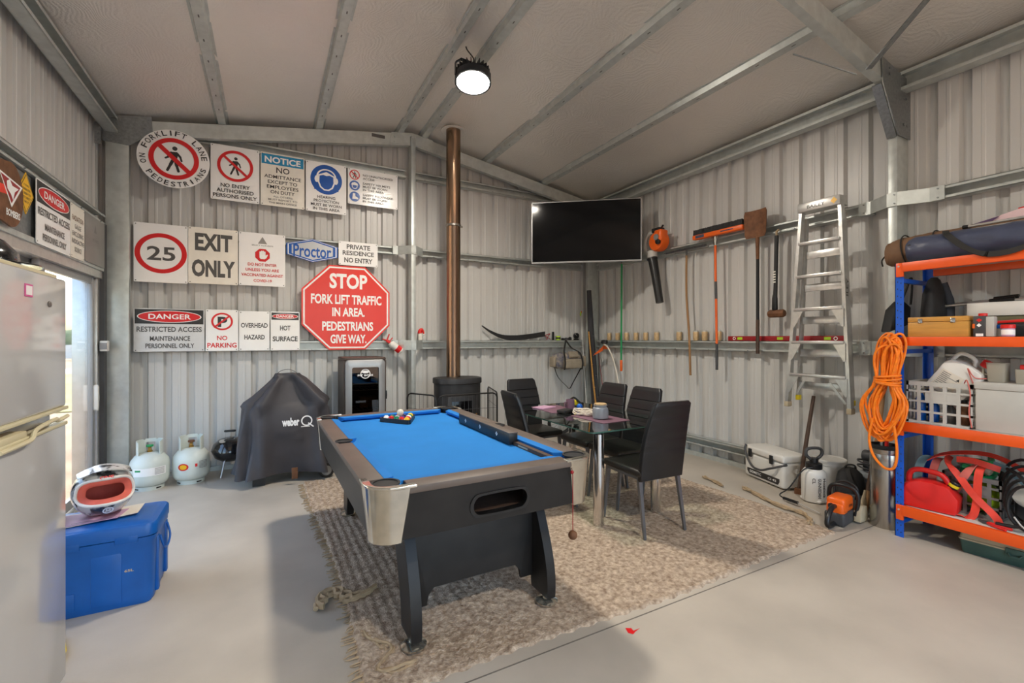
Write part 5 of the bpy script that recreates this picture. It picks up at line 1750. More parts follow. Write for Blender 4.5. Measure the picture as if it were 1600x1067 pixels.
mb.tube(spline([(0.03, -0.08, 0.02), (0.02, -0.05, 0.60), (0.0, -0.02, 0.90), (-0.02, 0.05, 1.15), (-0.01, 0.18, 1.32), (0.0, 0.28, 1.36)], 6), 0.011, 10)
mb.build('shaft', t)
mb = MB('saw_orange')
R = []
for k in range(11):
    q = -0.3 + 2.0 * k / 10
    R.append([(0.02 + r * math.cos(q + 0.8) * 0.6, 0.30 + r * math.sin(q), 1.26 + 0.11 * math.cos(q * 0.9) - (0.08 if r > 0.1 else 0)) for r in (0.02, 0.16, 0.165, 0.025)])
mb.rings(R)
mb.build('guard', t)
mb = MB('black')
mb.lathe([(0.03, 0), (0.05, 0.01), (0.05, 0.05), (0.035, 0.06)], (0.02, 0.29, 1.37), 18)
mb.build('line_head', t)
mb = MB('dark_grey')
mb.box((0.03, -0.08, 0.10), (0.14, 0.16, 0.18), None, 0.03, 3)
mb.build('engine', t)

# things on the floor behind the glass table
t = thing('spare_wheel', 'black spoked wheel lying against wall under the far end of glass table', 'wheel', (3.85, 5.55, 0.0))
XW = T(0, 0.05, 0.24) @ Matrix.Rotation(math.radians(-72), 4, 'X')
mb = MB('black_matt')
mb.tube([XW @ Vector((0.225 * math.cos(a), 0.225 * math.sin(a), 0)) for a in [2 * PI * k / 40 for k in range(40)]], 0.025, 10, True)
mb.build('tyre', t)
mb = MB('grey')
for k in range(16):
    a = 2 * PI * k / 16
    mb.rod(XW @ Vector((0.02 * math.cos(a + 0.4), 0.02 * math.sin(a + 0.4), 0)), XW @ Vector((0.205 * math.cos(a), 0.205 * math.sin(a), 0)), 0.002, None, 5)
mb.lathe([(0.012, -0.03), (0.025, -0.028), (0.025, 0.028), (0.012, 0.03)], (0, 0, 0), 14, XW)
mb.build('spokes', t)
# ---------------------------------------------------------------- tools hanging on the right wall
WX = 4.585                                                # room-side face of the girts is x = 4.61
def XR(y0, z0, x=WX):
    return frame((x, y0, z0), (0, -1, 0), (0, 0, 1))
t = thing('garden_pole', 'green pole with orange lower tip hanging on right wall near television', 'pole', (4.585, 5.14, 0.97))
mb = MB('green')
mb.rod((0, 0, 0.16), (0, -0.01, 1.58), 0.014)
mb.build('shaft', t)
mb = MB('saw_orange')
mb.lathe([(0.012, 0.0), (0.019, 0.01), (0.019, 0.16), (0.015, 0.165)], (0, 0, 0), 14)
mb.build('grip', t)
mb = MB('steel')
mb.tube([(0, -0.01, 1.57), (0.0, -0.012, 1.61), (0.02, -0.012, 1.63)], 0.005, 8)
mb.build('hook', t)

t = thing('leaf_blower', 'orange and black leaf blower hanging nozzle down on right wall', 'leaf blower', (4.50, 4.33, 1.92))
mb = MB('saw_orange')
mb.lathe([(0.02, -0.085), (0.10, -0.08), (0.125, -0.06), (0.13, 0.02), (0.115, 0.055), (0.06, 0.07)], (0.0, 0.0, 0.80), 28, Matrix.Rotation(-PI / 2, 4, 'Y'))
mb.box((-0.02, -0.06, 0.86), (0.14, 0.13, 0.16), None, 0.03, 3)
mb.build('engine_cover', t)
mb = MB('black')
mb.box((-0.01, 0.0, 0.945), (0.10, 0.14, 0.06), None, 0.012)
mb.lathe([(0.035, 0), (0.035, 0.03), (0.02, 0.035)], (-0.07, -0.07, 0.78), 16, Matrix.Rotation(-PI / 2, 4, 'Y'))
mb.rod((-0.05, -0.09, 0.95), (-0.08, -0.15, 0.97), 0.012)
mb.build('air_filter', t)
mb = MB('grey')
mb.lathe([(0.0295, 0), (0.04, 0.004), (0.04, 0.018), (0.02, 0.022)], (-0.085, -0.05, 0.84), 18, Matrix.Rotation(-PI / 2, 4, 'Y'))
mb.build('starter_cap', t)
mb = MB('lightgrey')
mb.tube(spline([(-0.01, 0.06, 0.93), (-0.02, 0.14, 0.93), (-0.03, 0.20, 0.85), (-0.03, 0.205, 0.74), (-0.02, 0.15, 0.66), (-0.01, 0.10, 0.66)], 5), 0.026, 10)
mb.lathe([(0.06, 0.0), (0.068, 0.02), (0.062, 0.09), (0.05, 0.10)], (0.0, 0.11, 0.60), 20)
mb.build('handle', t)
mb = MB('black')
mb.tube([(0.0, 0.11, 0.61), (0.0, 0.06, 0.40), (0.0, 0.02, 0.20), (0.0, -0.02, 0.0)], [0.062, 0.056, 0.052, 0.050], 20)
mb.tube([(0.0, 0.11, 0.60), (0.0, 0.105, 0.58)], 0.068, 20)
mb.build('nozzle', t)

t = thing('garden_rake', 'wooden handled rake hanging tines up on right wall', 'rake', (4.57, 3.91, 1.0))
mb = MB('handle_wood')
mb.tube(spline([(0.0, -0.03, 0.0), (0, -0.01, 0.5), (0, 0.03, 1.0), (0, 0.03, 1.48)], 5), 0.014, 10)
mb.build('shaft', t)
mb = MB('dark_grey')
mb.bar((0, 0.36, 1.56), (0, -0.26, 1.56), 0.012, 0.022)
for k in range(19):
    y = 0.345 - 0.0328 * k
    mb.tube([(0, y, 1.555), (-0.02, y, 1.565), (-0.055, y, 1.545)], 0.004, 6)
mb.rod((0, 0.03, 1.47), (0, 0.03, 1.56), 0.010)
mb.build('rake_head', t)

t = thing('push_broom', 'wide orange push broom hanging bristles up on right wall', 'broom', (4.56, 3.50, 1.09))
mb = MB('saw_orange')
mb.rod((0, 0.0, 0.30), (0, 0.01, 0.82), 0.014)
mb.rod((0, 0.015, 1.02), (0, 0.02, 1.46), 0.014)
mb.build('shaft', t)
mb = MB('dark_grey')
mb.rod((0, 0.0, 0.0), (0, 0.0, 0.30), 0.015)
mb.rod((0, 0.01, 0.82), (0, 0.015, 1.02), 0.015)
mb.build('grip', t)
mb = MB('steel')
mb.rod((0, 0.02, 1.44), (0, 0.02, 1.545), 0.018)
for s in (-1, 1):
    mb.tube([(0, 0.02 + s * 0.05, 1.56), (-0.01, 0.02 + s * 0.03, 1.52), (0, 0.02, 1.46)], 0.004, 6)
mb.build('socket', t)
mb = MB('saw_orange')
mb.box((-0.01, -0.02, 1.575), (0.07, 0.66, 0.055), None, 0.012, 3)
mb.m('navy')
mb.box((-0.0462, 0.20, 1.575), (0.001, 0.12, 0.035), None)
mb.box((-0.0462, -0.16, 1.575), (0.001, 0.16, 0.012), None)
mb.build('broom_head', t)
mb = MB('black_matt')
for k in range(64):
    y = 0.295 - 0.01 * k
    for x in (-0.03, -0.01, 0.01):
        mb.rings([[(x + u + random.uniform(-0.004, 0.004) * q, y + v, 1.60 + q * random.uniform(0.058, 0.066)) for u, v in ((-0.008, -0.0055), (0.008, -0.0055), (0.008, 0.0055), (-0.008, 0.0055))] for q in (0, 1)])
b = mb.build('bristles', t)
b['kind'] = 'stuff'

t = thing('shovel', 'rusty square shovel hanging blade up on right wall', 'shovel', (4.57, 3.01, 1.29))
mb = MB('dark_wood')
mb.rod((0, 0, 0.0), (0, 0, 0.36), 0.018)
mb.build('grip', t)
mb = MB('black_matt')
mb.rod((0, 0, 0.36), (0, 0, 1.02), 0.016)
mb.build('shaft', t)
mb = MB('rust')
mb.rod((0, 0, 1.0), (-0.005, 0.0, 1.28), 0.017, 0.02)
R = []
for k in range(9):
    z = 1.23 + 0.29 * k / 8
    w = (0.105, 0.118, 0.12, 0.122, 0.124, 0.126, 0.128, 0.128, 0.115)[k]
    c = 0.025
    R.append([(-0.02 - c * (abs(q) / 1.0) ** 3, -q * w, z) for q in (-1, -0.9, -0.5, 0, 0.5, 0.9, 1)] + [(-0.015 - c * (abs(q) / 1.0) ** 3, -q * w, z) for q in (1, 0.9, 0.5, 0, -0.5, -0.9, -1)])
mb.rings(R)
mb.build('blade', t)

t = thing('sledge_hammer', 'black handled sledge hammer hanging head down on right wall', 'hammer', (4.56, 2.80, 1.66))
mb = MB('black')
mb.tube([(0, 0.02, 0.08), (0, 0.01, 0.35), (0, 0, 0.84)], [0.022, 0.019, 0.019], 12)
mb.lathe([(0.022, 0.08), (0.028, 0.09), (0.026, 0.2), (0.02, 0.24)], (0, 0.018, 0), 14)
mb.m('cream')
for k in range(5):
    mb.rod((0, 0.012, 0.36 + 0.026 * k), (0, 0.0118, 0.373 + 0.026 * k), 0.0205, None, 12)
mb.build('handle', t)
mb = MB('rust')
mb.tube([(0, 0.08, 0.045), (0, 0.07, 0.045), (0, -0.07, 0.045), (0, -0.08, 0.045)], [0.034, 0.040, 0.040, 0.034], 8)
mb.build('hammer_head', t)
mb = MB('rope')
mb.tube([(0.0, 0.0, 0.83), (0.0, 0.0, 0.88), (0.03, 0.0, 0.90)], 0.012, 8)
mb.build('hanging_loop', t)

# step ladder hung on the wall girts
LD = thing('step_ladder', 'folded aluminium step ladder hanging on right wall above white sprayer', 'ladder', (4.50, 2.33, 0.82))
def lp(q, side):                                          # a point on the front stile: q 0 bottom, 1 top
    y = (0.285 - 0.125 * q) if side > 0 else (-0.255 + 0.085 * q)
    return y
zt_ = 1.83
for s, nm in ((1, 'l'), (-1, 'r')):
    mb = MB('alu')
    mb.bar((-0.06, lp(0, s), 0.0), (-0.045, lp(1, s), zt_), 0.028, 0.055, (1, 0, 0))
    mb.build('front_stile', LD)
    mb = MB('alu')
    mb.bar((0.045, lp(0, s) * 0.86, 0.06), (0.02, lp(1, s) * 0.95, zt_ - 0.06), 0.022, 0.04, (1, 0, 0))
    mb.build('rear_stile', LD)
    mb = MB('tan')
    mb.box((-0.06, lp(0, s), 0.0), (0.07, 0.04, 0.05), None, 0.006)
    mb.build('foot', LD)
    mb = MB('yellow')
    mb.box((0.045, lp(0, s) * 0.86, 0.06), (0.055, 0.03, 0.05), None, 0.006)
    mb.build('foot', LD)
mb = MB('alu')
mb.box((-0.03, -0.005, zt_ + 0.025), (0.13, 0.365, 0.085), None, 0.008)
mb.build('top_cap', LD)
mb = MB('ink_grey')
Xc = frame((-0.0956, 0.09, zt_ + 0.005), (0, -1, 0), (0, 0, 1))
mb.text('BAILEY', Xc, 0.0, 0.155, 0.0, 0.032, 0.03)
mb.m('yellow_print')
mb.flat([(0.20, 0.02), (0.228, -0.01), (0.256, 0.02), (0.228, 0.05)], Xc)
mb.build('lettering', LD)
mb = MB('ink_grey')
Xs = frame((-0.052, lp(0.55, -1) - 0.0145, 0.90), (0.02, 0.0, 1), (-1, 0.0, 0.02))
mb.text('BAILEY', Xs, 0.0, 0.26, -0.018, 0.018, 0.03)
for k, c in enumerate(('green', 'red', 'yellow')):
    mb.m(c)
    mb.flat([(-0.32 + 0.08 * k, -0.016), (-0.26 + 0.08 * k, -0.016), (-0.26 + 0.08 * k, 0.016), (-0.32 + 0.08 * k, 0.016)], Xs)
mb.build('side_sticker', LD)
for k in range(5):
    q = 0.165 + k * 0.168
    z = q * zt_
    mb = MB('alu')
    mb.bb(-0.10, -0.015, lp(q, -1) + 0.012, lp(q, 1) - 0.012, z - 0.028, z, 0.003)
    mb.build('step', LD)
    mb = MB('alu')
    z2 = z - 0.115
    mb.bb(0.005, 0.03, lp(q, -1) * 0.9 + 0.01, lp(q, 1) * 0.88 - 0.01, z2 - 0.035, z2 + 0.035, 0.003)
    mb.build('rear_rail', LD)
    if k < 3:
        for s in (1, -1):
            mb = MB('alu')
            y0 = lp(q, s)
            mb.prism([(0, 0), (0, -0.16), (0.015, -0.16), (0.095, -0.012), (0.095, 0)] if s < 0 else [(0, 0), (-0.095, 0), (-0.095, -0.012), (-0.015, -0.16), (0, -0.16)], 0.004, frame((-0.092, y0, z - 0.02), (0, 1, 0), (0, 0, 1)))
            mb.build('brace', LD)
mb = MB('alu')
mb.bar((-0.08, lp(0, 1) - 0.10, 0.12), (-0.08, lp(0.1, 1) - 0.15, 0.235), 0.005, 0.02)
mb.bar((-0.08, lp(0, -1) + 0.03, 0.06), (-0.08, lp(0.1, -1) + 0.15, 0.235), 0.005, 0.02)
mb.build('diagonal_brace', LD)

# red level and the row of drink cans on the lower girt
t = thing('spirit_level', 'long dark red spirit level lying on the lower right girt', 'level', (4.645, 2.81, 1.4255))
mb = MB('dark_red')
mb.bb(-0.012, 0.012, -0.60, 0.60, 0.0, 0.052, 0.003)
mb.build('bar', t)
mb = MB('lime')
for y in (-0.45, 0.0, 0.45):
    mb.bb(-0.0126, -0.0122, y - 0.03, y + 0.03, 0.012, 0.04)
mb.m('white')
for y in (-0.52, 0.52):
    mb.annulus(frame((-0.0127, y, 0.026), (0, -1, 0), (0, 0, 1)), 0, 0, 0.018, 0.011, 20)
mb.build('vial', t)
def make_can(loc, label):
    t = thing('drink_can', label, 'can', loc, 0, 'drink cans along the right wall girt')
    mb = MB('can_gold')
    mb.lathe([(0.027, 0.0), (0.033, 0.010), (0.033, 0.108)], (0, 0, 0), 20)
    mb.build('can_body', t)
    mb = MB('lightgrey')
    mb.lathe([(0.033, 0.108), (0.027, 0.120), (0.027, 0.123), (0.024, 0.121)], (0, 0, 0), 20)
    mb.build('can_top', t)
    return t
order = ('first', 'second', 'third', 'fourth', 'fifth', 'sixth', 'seventh', 'eighth', 'ninth', 'tenth')
c0 = None
for k, y in enumerate((5.49, 5.30, 5.106, 4.907, 4.718, 4.515, 4.131, 3.87, 3.742, 3.55)):
    lab = 'gold drink can on the right wall girt, %s from the corner' % order[k]
    if c0 is None:
        c0 = make_can((4.655, y, 1.4255), lab)
    else:
        dup(c0, (4.655, y, 1.4255), 0, lab, 'drink cans along the right wall girt')

# ---------------------------------------------------------------- things on the floor along the right wall
t = thing('ice_box', 'white ice box with grey rope handle on the floor by right wall', 'cooler', (4.514, 2.795, 0.0), math.radians(-107))
mb = MB('plastic_white')
mb.box((0, 0, 0.135), (0.53, 0.27, 0.25), None, 0.03, 3)
mb.build('tub', t)
mb = MB('plastic_white')
mb.box((0, 0, 0.295), (0.55, 0.29, 0.07), None, 0.02, 3)
lidm = mb.build('lid', t)
for x in (-0.16, 0.13):
    mb = MB('black')
    mb.box((x, -0.15, 0.265), (0.04, 0.02, 0.085), None, 0.006)
    mb.build('latch', lidm)
mb = MB('dark_grey')
mb.tube(spline([(-0.22, -0.15, 0.34), (-0.21, -0.17, 0.28), (-0.10, -0.19, 0.16), (0.03, -0.195, 0.14), (0.16, -0.18, 0.19), (0.275, -0.10, 0.25)], 6), 0.011, 10)
mb.build('rope_handle', t)
mb = MB('ink')
Xi = frame((0, -0.1362, 0.07), (1, 0, 0), (0, 0, 1))
mb.flat([(-0.22, 0.0), (-0.19, -0.03), (0.20, -0.03), (0.22, 0.0), (0.22, 0.03), (-0.22, 0.03)], Xi)
mb.m('white')
Xi = Xi @ T(0, 0, 0.001)
mb.text('DOMETIC', Xi, -0.18, -0.02, -0.012, 0.014, 0.03)
mb.text('CI 42', Xi, 0.07, 0.18, -0.010, 0.010, 0.02)
mb.build('badge', t)
mb = MB('rust')
mb.m('dark_wood')
mb.tube([(4.37, 2.475, 0.0), (4.48, 2.47, 0.45), (4.60, 2.465, 0.90)], [0.019, 0.018, 0.016], 10)
mb.m('rust')
mb.bar((4.355, 2.50, 0.026), (4.375, 2.44, 0.026), 0.05, 0.05)
mb.solo('digging_bar', 'dark brown pole leaning on right wall between ice box and sprayer', 'pole')

t = thing('garden_sprayer', 'white pump sprayer bottle with black handle near the orange chainsaw', 'sprayer', (4.295, 2.30, 0.0))
mb = MB('plastic_white')
mb.lathe([(0.06, 0.0), (0.092, 0.01), (0.096, 0.03), (0.098, 0.20), (0.094, 0.255), (0.075, 0.285), (0.055, 0.295)], (0, 0, 0), 32)
for a in (-2.2, -1.2, 0.3, 2.2):
    mb.sph((0.075 * math.cos(a), 0.075 * math.sin(a), 0.022), (0.03, 0.03, 0.022), 10, 6)
mb.build('bottle', t)
mb = MB('black')
mb.lathe([(0.062, 0.29), (0.065, 0.295), (0.065, 0.34), (0.05, 0.345), (0.035, 0.35), (0.035, 0.385)], (0, 0, 0), 24)
mb.build('cap', t)
mb = MB('dark_grey')
Xh = rz(math.radians(-25))
mb.tube([Xh @ Vector(p) for p in spline([(-0.03, 0, 0.375), (-0.07, 0, 0.41), (-0.072, 0, 0.45), (-0.04, 0, 0.47), (0.04, 0, 0.47), (0.072, 0, 0.45), (0.07, 0, 0.41), (0.03, 0, 0.375)], 4)], 0.014, 10)
mb.build('pump_handle', t)
mb = MB('ink')
for s, dx, sz in (('Hozelock', 0.03, 0.030), ('GUNNEDAH', -0.012, 0.026), ('CL', -0.055, 0.024)):
    vs, fs = glyphs(s, 0.02)
    ax, bx = min(v[0] for v in vs), max(v[0] for v in vs)
    ay, by = min(v[1] for v in vs), max(v[1] for v in vs)
    L = 0.17 if len(s) > 3 else 0.05
    V = []
    for v in vs:
        zz = 0.225 - (v[0] - ax) / (bx - ax) * L
        th = -PI * 0.70 + (dx + (v[1] - ay) / (by - ay) * sz) / 0.098
        V.append(mb.bm.verts.new((0.0988 * math.cos(th), 0.0988 * math.sin(th), zz)))
    for f in fs:
        mb._f([V[q] for q in f])
mb.build('lettering', t, flatshade=True)
mb = MB('black')
mb.tube(spline([(-0.06, -0.02, 0.31), (-0.12, 0.03, 0.28), (-0.20, 0.10, 0.12), (-0.24, 0.16, 0.05), (-0.25, 0.12, 0.03)], 6), 0.006, 8)
mb.tube([(-0.25, 0.12, 0.03), (-0.28, -0.02, 0.035)], 0.014, 8)
mb.build('hose', t)
mb = MB('alu')
mb.rod((-0.28, -0.02, 0.035), (-0.32, -0.22, 0.02), 0.005)
mb.build('lance', t)

t = thing('bucket', 'large white lidded bucket behind the pump sprayer', 'bucket', (4.50, 2.29 + 0.02, 0.0))
t.location = (4.545, 2.30, 0.0)
WM[t.name] = T(4.545, 2.30, 0)
mb = MB('plastic_white')
mb.lathe([(0.105, 0.0), (0.112, 0.004), (0.125, 0.30), (0.132, 0.305), (0.132, 0.325), (0.127, 0.33)], (0, 0, 0), 36)
mb.build('tub', t)
mb = MB('trim_white')
mb.lathe([(0.137, 0.325), (0.138, 0.345), (0.132, 0.352), (0.125, 0.342), (0.002, 0.342)], (0, 0, 0), 36)
mb.build('lid', t)

t = thing('backpack', 'black backpack slumped on the floor behind the orange chainsaw', 'backpack', (4.40, 2.06, 0.0), math.radians(-60))
mb = MB('black_matt')
R = []
for z, w, d, y in ((0.0, 0.09, 0.06, 0), (0.01, 0.11, 0.08, 0), (0.10, 0.115, 0.085, 0), (0.22, 0.10, 0.075, 0.015), (0.29, 0.085, 0.06, 0.03), (0.325, 0.05, 0.035, 0.035), (0.335, 0.02, 0.015, 0.035)):
    R.append([(w * math.copysign(abs(math.cos(a)) ** 0.7, math.cos(a)), y + d * math.copysign(abs(math.sin(a)) ** 0.7, math.sin(a)) + 0.004 * math.sin(5 * a + z * 20), z) for a in [2 * PI * k / 28 for k in range(28)]])
mb.rings(R)
mb.build('bag_body', t, ang=80)
mb = MB('strap_black')
mb.ribbon(spline([(-0.02, 0.0, 0.33), (-0.01, -0.06, 0.27), (0.03, -0.09, 0.17), (0.075, -0.09, 0.06)], 5), 0.03, 0.008, (1, 0, 0.3))
mb.tube(spline([(-0.04, 0.03, 0.32), (-0.02, 0.02, 0.36), (0.03, 0.02, 0.36), (0.04, 0.03, 0.32)], 5), 0.008, 8)
mb.build('strap', t)
mb = MB('dark_grey')
mb.box((0.02, -0.085, 0.08), (0.13, 0.03, 0.12), None, 0.012, 3)
mb.build('front_pocket', t)

t = thing('air_compressor', 'small grey pump with curled hose standing behind the black backpack', 'pump', (4.60, 2.02, 0.0))
mb = MB('grey')
mb.m(mat('ridged_grey_plastic', (150, 156, 160), 0.4, 0, 0.06))
mb.lathe([(0.06, 0), (0.075, 0.01), (0.075, 0.20), (0.078, 0.205), (0.075, 0.21), (0.075, 0.24), (0.078, 0.245), (0.07, 0.28), (0.04, 0.30)], (0, 0, 0), 24)
mb.build('tank', t)
mb = MB('dark_grey')
mb.lathe([(0.045, -0.04), (0.05, -0.03), (0.05, 0.03), (0.04, 0.045), (0.018, 0.046), (0.016, 0.03)], (0, -0.01, 0.43), 20, Matrix.Rotation(PI / 2, 4, 'X'))
mb.box((0, 0.0, 0.35), (0.06, 0.06, 0.10), None, 0.015, 3)
mb.build('head', t)
mb = MB('dark_grey')
mb.tube([(0.075 * math.cos(a), 0.07 * math.sin(a), 0.31 + 0.007 * a + 0.02 * math.sin(a)) for a in [0.35 * k for k in range(40)]], 0.007, 8)
mb.build('hose', t)

t = thing('chainsaw', 'orange and black chainsaw on the concrete beside tall steel cylinder', 'chainsaw', (3.975, 1.935, 0.0), math.radians(8))
mb = MB('saw_orange')
mb.box((0.0, 0.0, 0.155), (0.20, 0.13, 0.12), None, 0.028, 3)
mb.box((-0.06, 0.0, 0.125), (0.10, 0.12, 0.10), None, 0.02, 3)
mb.build('engine_cover', t)
mb = MB('dark_grey')
mb.box((0.0, 0.0, 0.055), (0.24, 0.14, 0.10), None, 0.02, 3)
mb.m('ink')
mb.lathe([(0.022, 0), (0.022, 0.006), (0.002, 0.008)], (-0.112, 0.02, 0.15), 16, Matrix.Rotation(-PI / 2, 4, 'Y'))
mb.build('crankcase', t)
mb = MB('black')
mb.tube(spline([(0.07, -0.08, 0.06), (0.075, -0.10, 0.18), (0.07, -0.08, 0.26), (0.065, 0.0, 0.28), (0.07, 0.08, 0.26), (0.075, 0.10, 0.18), (0.07, 0.08, 0.06)], 6), 0.014, 10)
mb.build('front_handle', t)
mb = MB('black')
mb.tube(spline([(-0.10, 0.0, 0.15), (-0.16, 0.0, 0.15), (-0.23, 0.0, 0.10), (-0.25, 0.0, 0.045), (-0.20, 0.0, 0.02), (-0.10, 0.0, 0.02)], 6), 0.018, 10)
mb.build('rear_handle', t)
mb = MB('black')
mb.tube(spline([(0.12, -0.07, 0.17), (0.13, -0.075, 0.26), (0.13, 0.0, 0.30), (0.13, 0.075, 0.26), (0.12, 0.07, 0.17)], 5), 0.010, 8)
mb.build('hand_guard', t)
mb = MB('tan')
mb.prism([(0.06, 0.02), (0.20, 0.0), (0.23, 0.03), (0.20, 0.12), (0.10, 0.14), (0.06, 0.10)], 0.05, frame((0.0, -0.072, 0.0), (1, 0, 0), (0, 0, 1)), 0.008)
mb.build('bar_cover', t)
mb = MB('ink')
Xk = frame((-0.1145, 0.03, 0.105), (0, -1, 0), (0, 0, 1))
mb.text('STIHL', frame((-0.02, -0.066, 0.14), (1, 0, 0), (0, 0, 1)), 0.0, 0.08, 0.0, 0.020, 0.03)
mb.build('lettering', t)

mb = MB('handle_wood')
mb.tube([(4.28, 1.905, 0.02), (4.36, 1.885, 0.30), (4.46, 1.88, 0.70), (4.57, 1.87, 1.25)], [0.022, 0.02, 0.018, 0.017], 12)
mb.m('dark_wood')
mb.tube([(4.332, 1.893, 0.205), (4.39, 1.883, 0.42)], 0.024, 12)
mb.m('tan')
mb.lathe([(0.02, 0.0), (0.055, 0.03), (0.05, 0.10), (0.03, 0.17), (0.022, 0.21)], (4.275, 1.912, 0.0), 14, Matrix.Rotation(0.25, 4, 'Y'), 1.0, 0.5)
mb.solo('digging_stick', 'worn wooden digging stick leaning beside the tall steel cylinder', 'handle')

t = thing('steel_cylinder', 'tall dented stainless steel cylinder standing beside blue rack post', 'cylinder', (4.215, 1.735, 0.0))
mb = MB('steel')
mb.lathe([(0.092, 0.0), (0.095, 0.006), (0.095, 0.44), (0.093, 0.45), (0.095, 0.46), (0.095, 0.56), (0.093, 0.565), (0.095, 0.57), (0.095, 0.615), (0.089, 0.615), (0.089, 0.05), (0.002, 0.04)], (0, 0, 0), 40)
mb.build('shell', t)
mb = MB('black_matt')
mb.lathe([(0.0955, 0.60), (0.099, 0.605), (0.099, 0.63), (0.087, 0.632), (0.087, 0.61)], (0, 0, 0), 36)
mb.build('rubber_rim', t)
mb = MB('black')
mb.box((-0.02, 0.02, 0.40), (0.045, 0.022, 0.66), Matrix.Rotation(0.03, 4, 'X'), 0.004)
mb.m('alu')
mb.box((-0.042, 0.0, 0.42), (0.012, 0.012, 0.66), Matrix.Rotation(-0.02, 4, 'X'))
mb.m('red')
mb.box((0.03, 0.01, 0.42), (0.02, 0.03, 0.68), Matrix.Rotation(0.04, 4, 'Y'), 0.004)
mb.build('tools', t)
# ---------------------------------------------------------------- storage rack and its load
RX0, RX1, RY0, RY1 = 4.072, 4.565, -0.25, 1.615
RK_ = thing('storage_rack', 'blue and orange boltless steel storage rack along the right wall', 'shelf', (4.32, 1.60, 0.0))
for x in (RX0, RX1):
    for y in (RY1, RY0 + 0.05):
        mb = MB('rack_blue')
        s = 1 if x == RX0 else -1
        mb.bb(x, x + 0.004, y - 0.052, y, 0.0, 2.0) if s > 0 else mb.bb(x - 0.004, x, y - 0.052, y, 0.0, 2.0)
        mb.bb(min(x, x + s * 0.045), max(x, x + s * 0.045), y - 0.004, y, 0.0, 2.0)
        mb.m('ink')
        if s > 0:
            X = frame((x - 0.0008, y, 0), (0, -1, 0), (0, 0, 1))
            for k in range(38):
                for u in (0.016, 0.036):
                    mb.flat([(u + 0.0035 * math.cos(q * PI / 3), 0.035 + 0.052 * k + (0.01 if u < 0.02 else 0) + 0.006 * math.sin(q * PI / 3)) for q in range(6)], X)
        mb.build('post', RK_, True)
for z0 in (0.10, 0.72, 1.34, 1.86):
    for y in (RY1 - 0.03, RY0 + 0.03):
        mb = MB('rack_blue')
        mb.bb(RX0 + 0.01, RX1 - 0.01, y - 0.015, y + 0.015, z0, z0 + 0.03)
        mb.build('cross_member', RK_, True)
for z0, z1 in ((0.165, 0.237), (0.78, 0.848), (1.398, 1.462), (1.935, 2.0)):
    for x in (RX0 - 0.012, RX1 + 0.006):
        mb = MB('orange')
        mb.bb(x - 0.012, x + 0.024, RY0 + 0.06, RY1 - 0.05, z0, z1, 0.003)
        if x < 4.3:
            mb.bb(x - 0.006, x + 0.012, RY1 - 0.055, RY1 - 0.012, z0 - 0.035, z1, 0.002)
            mb.m('lightgrey')
            bolts(mb, [(x - 0.006, RY1 - 0.03, z0 + 0.04)], (-1, 0, 0), 0.006)
        mb.build('beam', RK_, True)
    mb = MB('trim_white')
    mb.bb(RX0 + 0.012, RX1 - 0.012, RY0 + 0.06, RY1 - 0.06, z1 - 0.016, z1 - 0.001)
    mb.build('shelf_board', RK_, True)

# top: canvas roll, navy bag, poles, printed board
Z1, Z2, Z3, Z4 = 2.0005, 1.4625, 0.8485, 0.2375
def soft_roll(name, label, cat, pts, rads, mt, wr, seed, n=44, sz=1.0):
    random.seed(seed)
    mb = MB(mt)
    P = spline(pts, 9)
    R = []
    L = len(P)
    for i, p in enumerate(P):
        q = i / (L - 1) * (len(rads) - 1)
        k = min(int(q), len(rads) - 2)
        r = rads[k] + (rads[k + 1] - rads[k]) * (q - k)
        t = (P[min(i + 1, L - 1)] - P[max(i - 1, 0)]).normalized()
        u = Vector((0, 0, 1))
        v = t.cross(u).normalized()
        R.append([p + (v * math.cos(a) + u * math.sin(a) * sz) * (r * (1 + wr * (0.6 * math.sin(3 * a + i * 0.9 + seed) + 0.6 * math.sin(5 * a - i * 1.1 + 2 * math.sin(i * 0.7)) + 0.5 * math.sin(9 * a + i * 1.6)) - wr * 0.6)) for a in [2 * PI * j / n for j in range(n)]])
    mb.rings(R)
    return mb
t = thing('canvas_roll', 'brown canvas roll lying on top of the rack behind navy bag', 'bag', (4.42, 1.2, 2.0))
soft_roll('c', '', '', [(4.42, 1.80, 2.125), (4.43, 1.70, 2.13), (4.44, 1.4, 2.135), (4.45, 0.9, 2.14), (4.45, 0.2, 2.14)], [0.085, 0.115, 0.125, 0.13, 0.13], 'brown_canvas', 0.03, 3).build('roll_body', t, True, 80)
mb = MB('strap_black')
for y in (1.67, 1.48, 1.28):
    mb.tube([(4.44 + 0.131 * math.cos(a), y + 0.02 * math.sin(a), 2.133 + 0.131 * math.sin(a)) for a in [2 * PI * k / 26 for k in range(26)]], 0.005, 6, True)
mb.tube(spline([(4.40, 1.80, 2.125), (4.37, 1.82, 2.08), (4.36, 1.81, 2.03)], 5), 0.006, 6)
mb.build('tie', t, True)
t = thing('navy_bag', 'long navy nylon bag with black strap lying on top of the rack', 'bag', (4.20, 1.1, 2.0))
soft_roll('n', '', '', [(4.19, 1.57, 2.09), (4.19, 1.53, 2.10), (4.19, 1.2, 2.10), (4.20, 0.8, 2.10), (4.20, 0.2, 2.10)], [0.06, 0.098, 0.10, 0.10, 0.10], 'navy', 0.045, 8, sz=0.95).build('bag_body', t, True, 80)
mb = MB('strap_black')
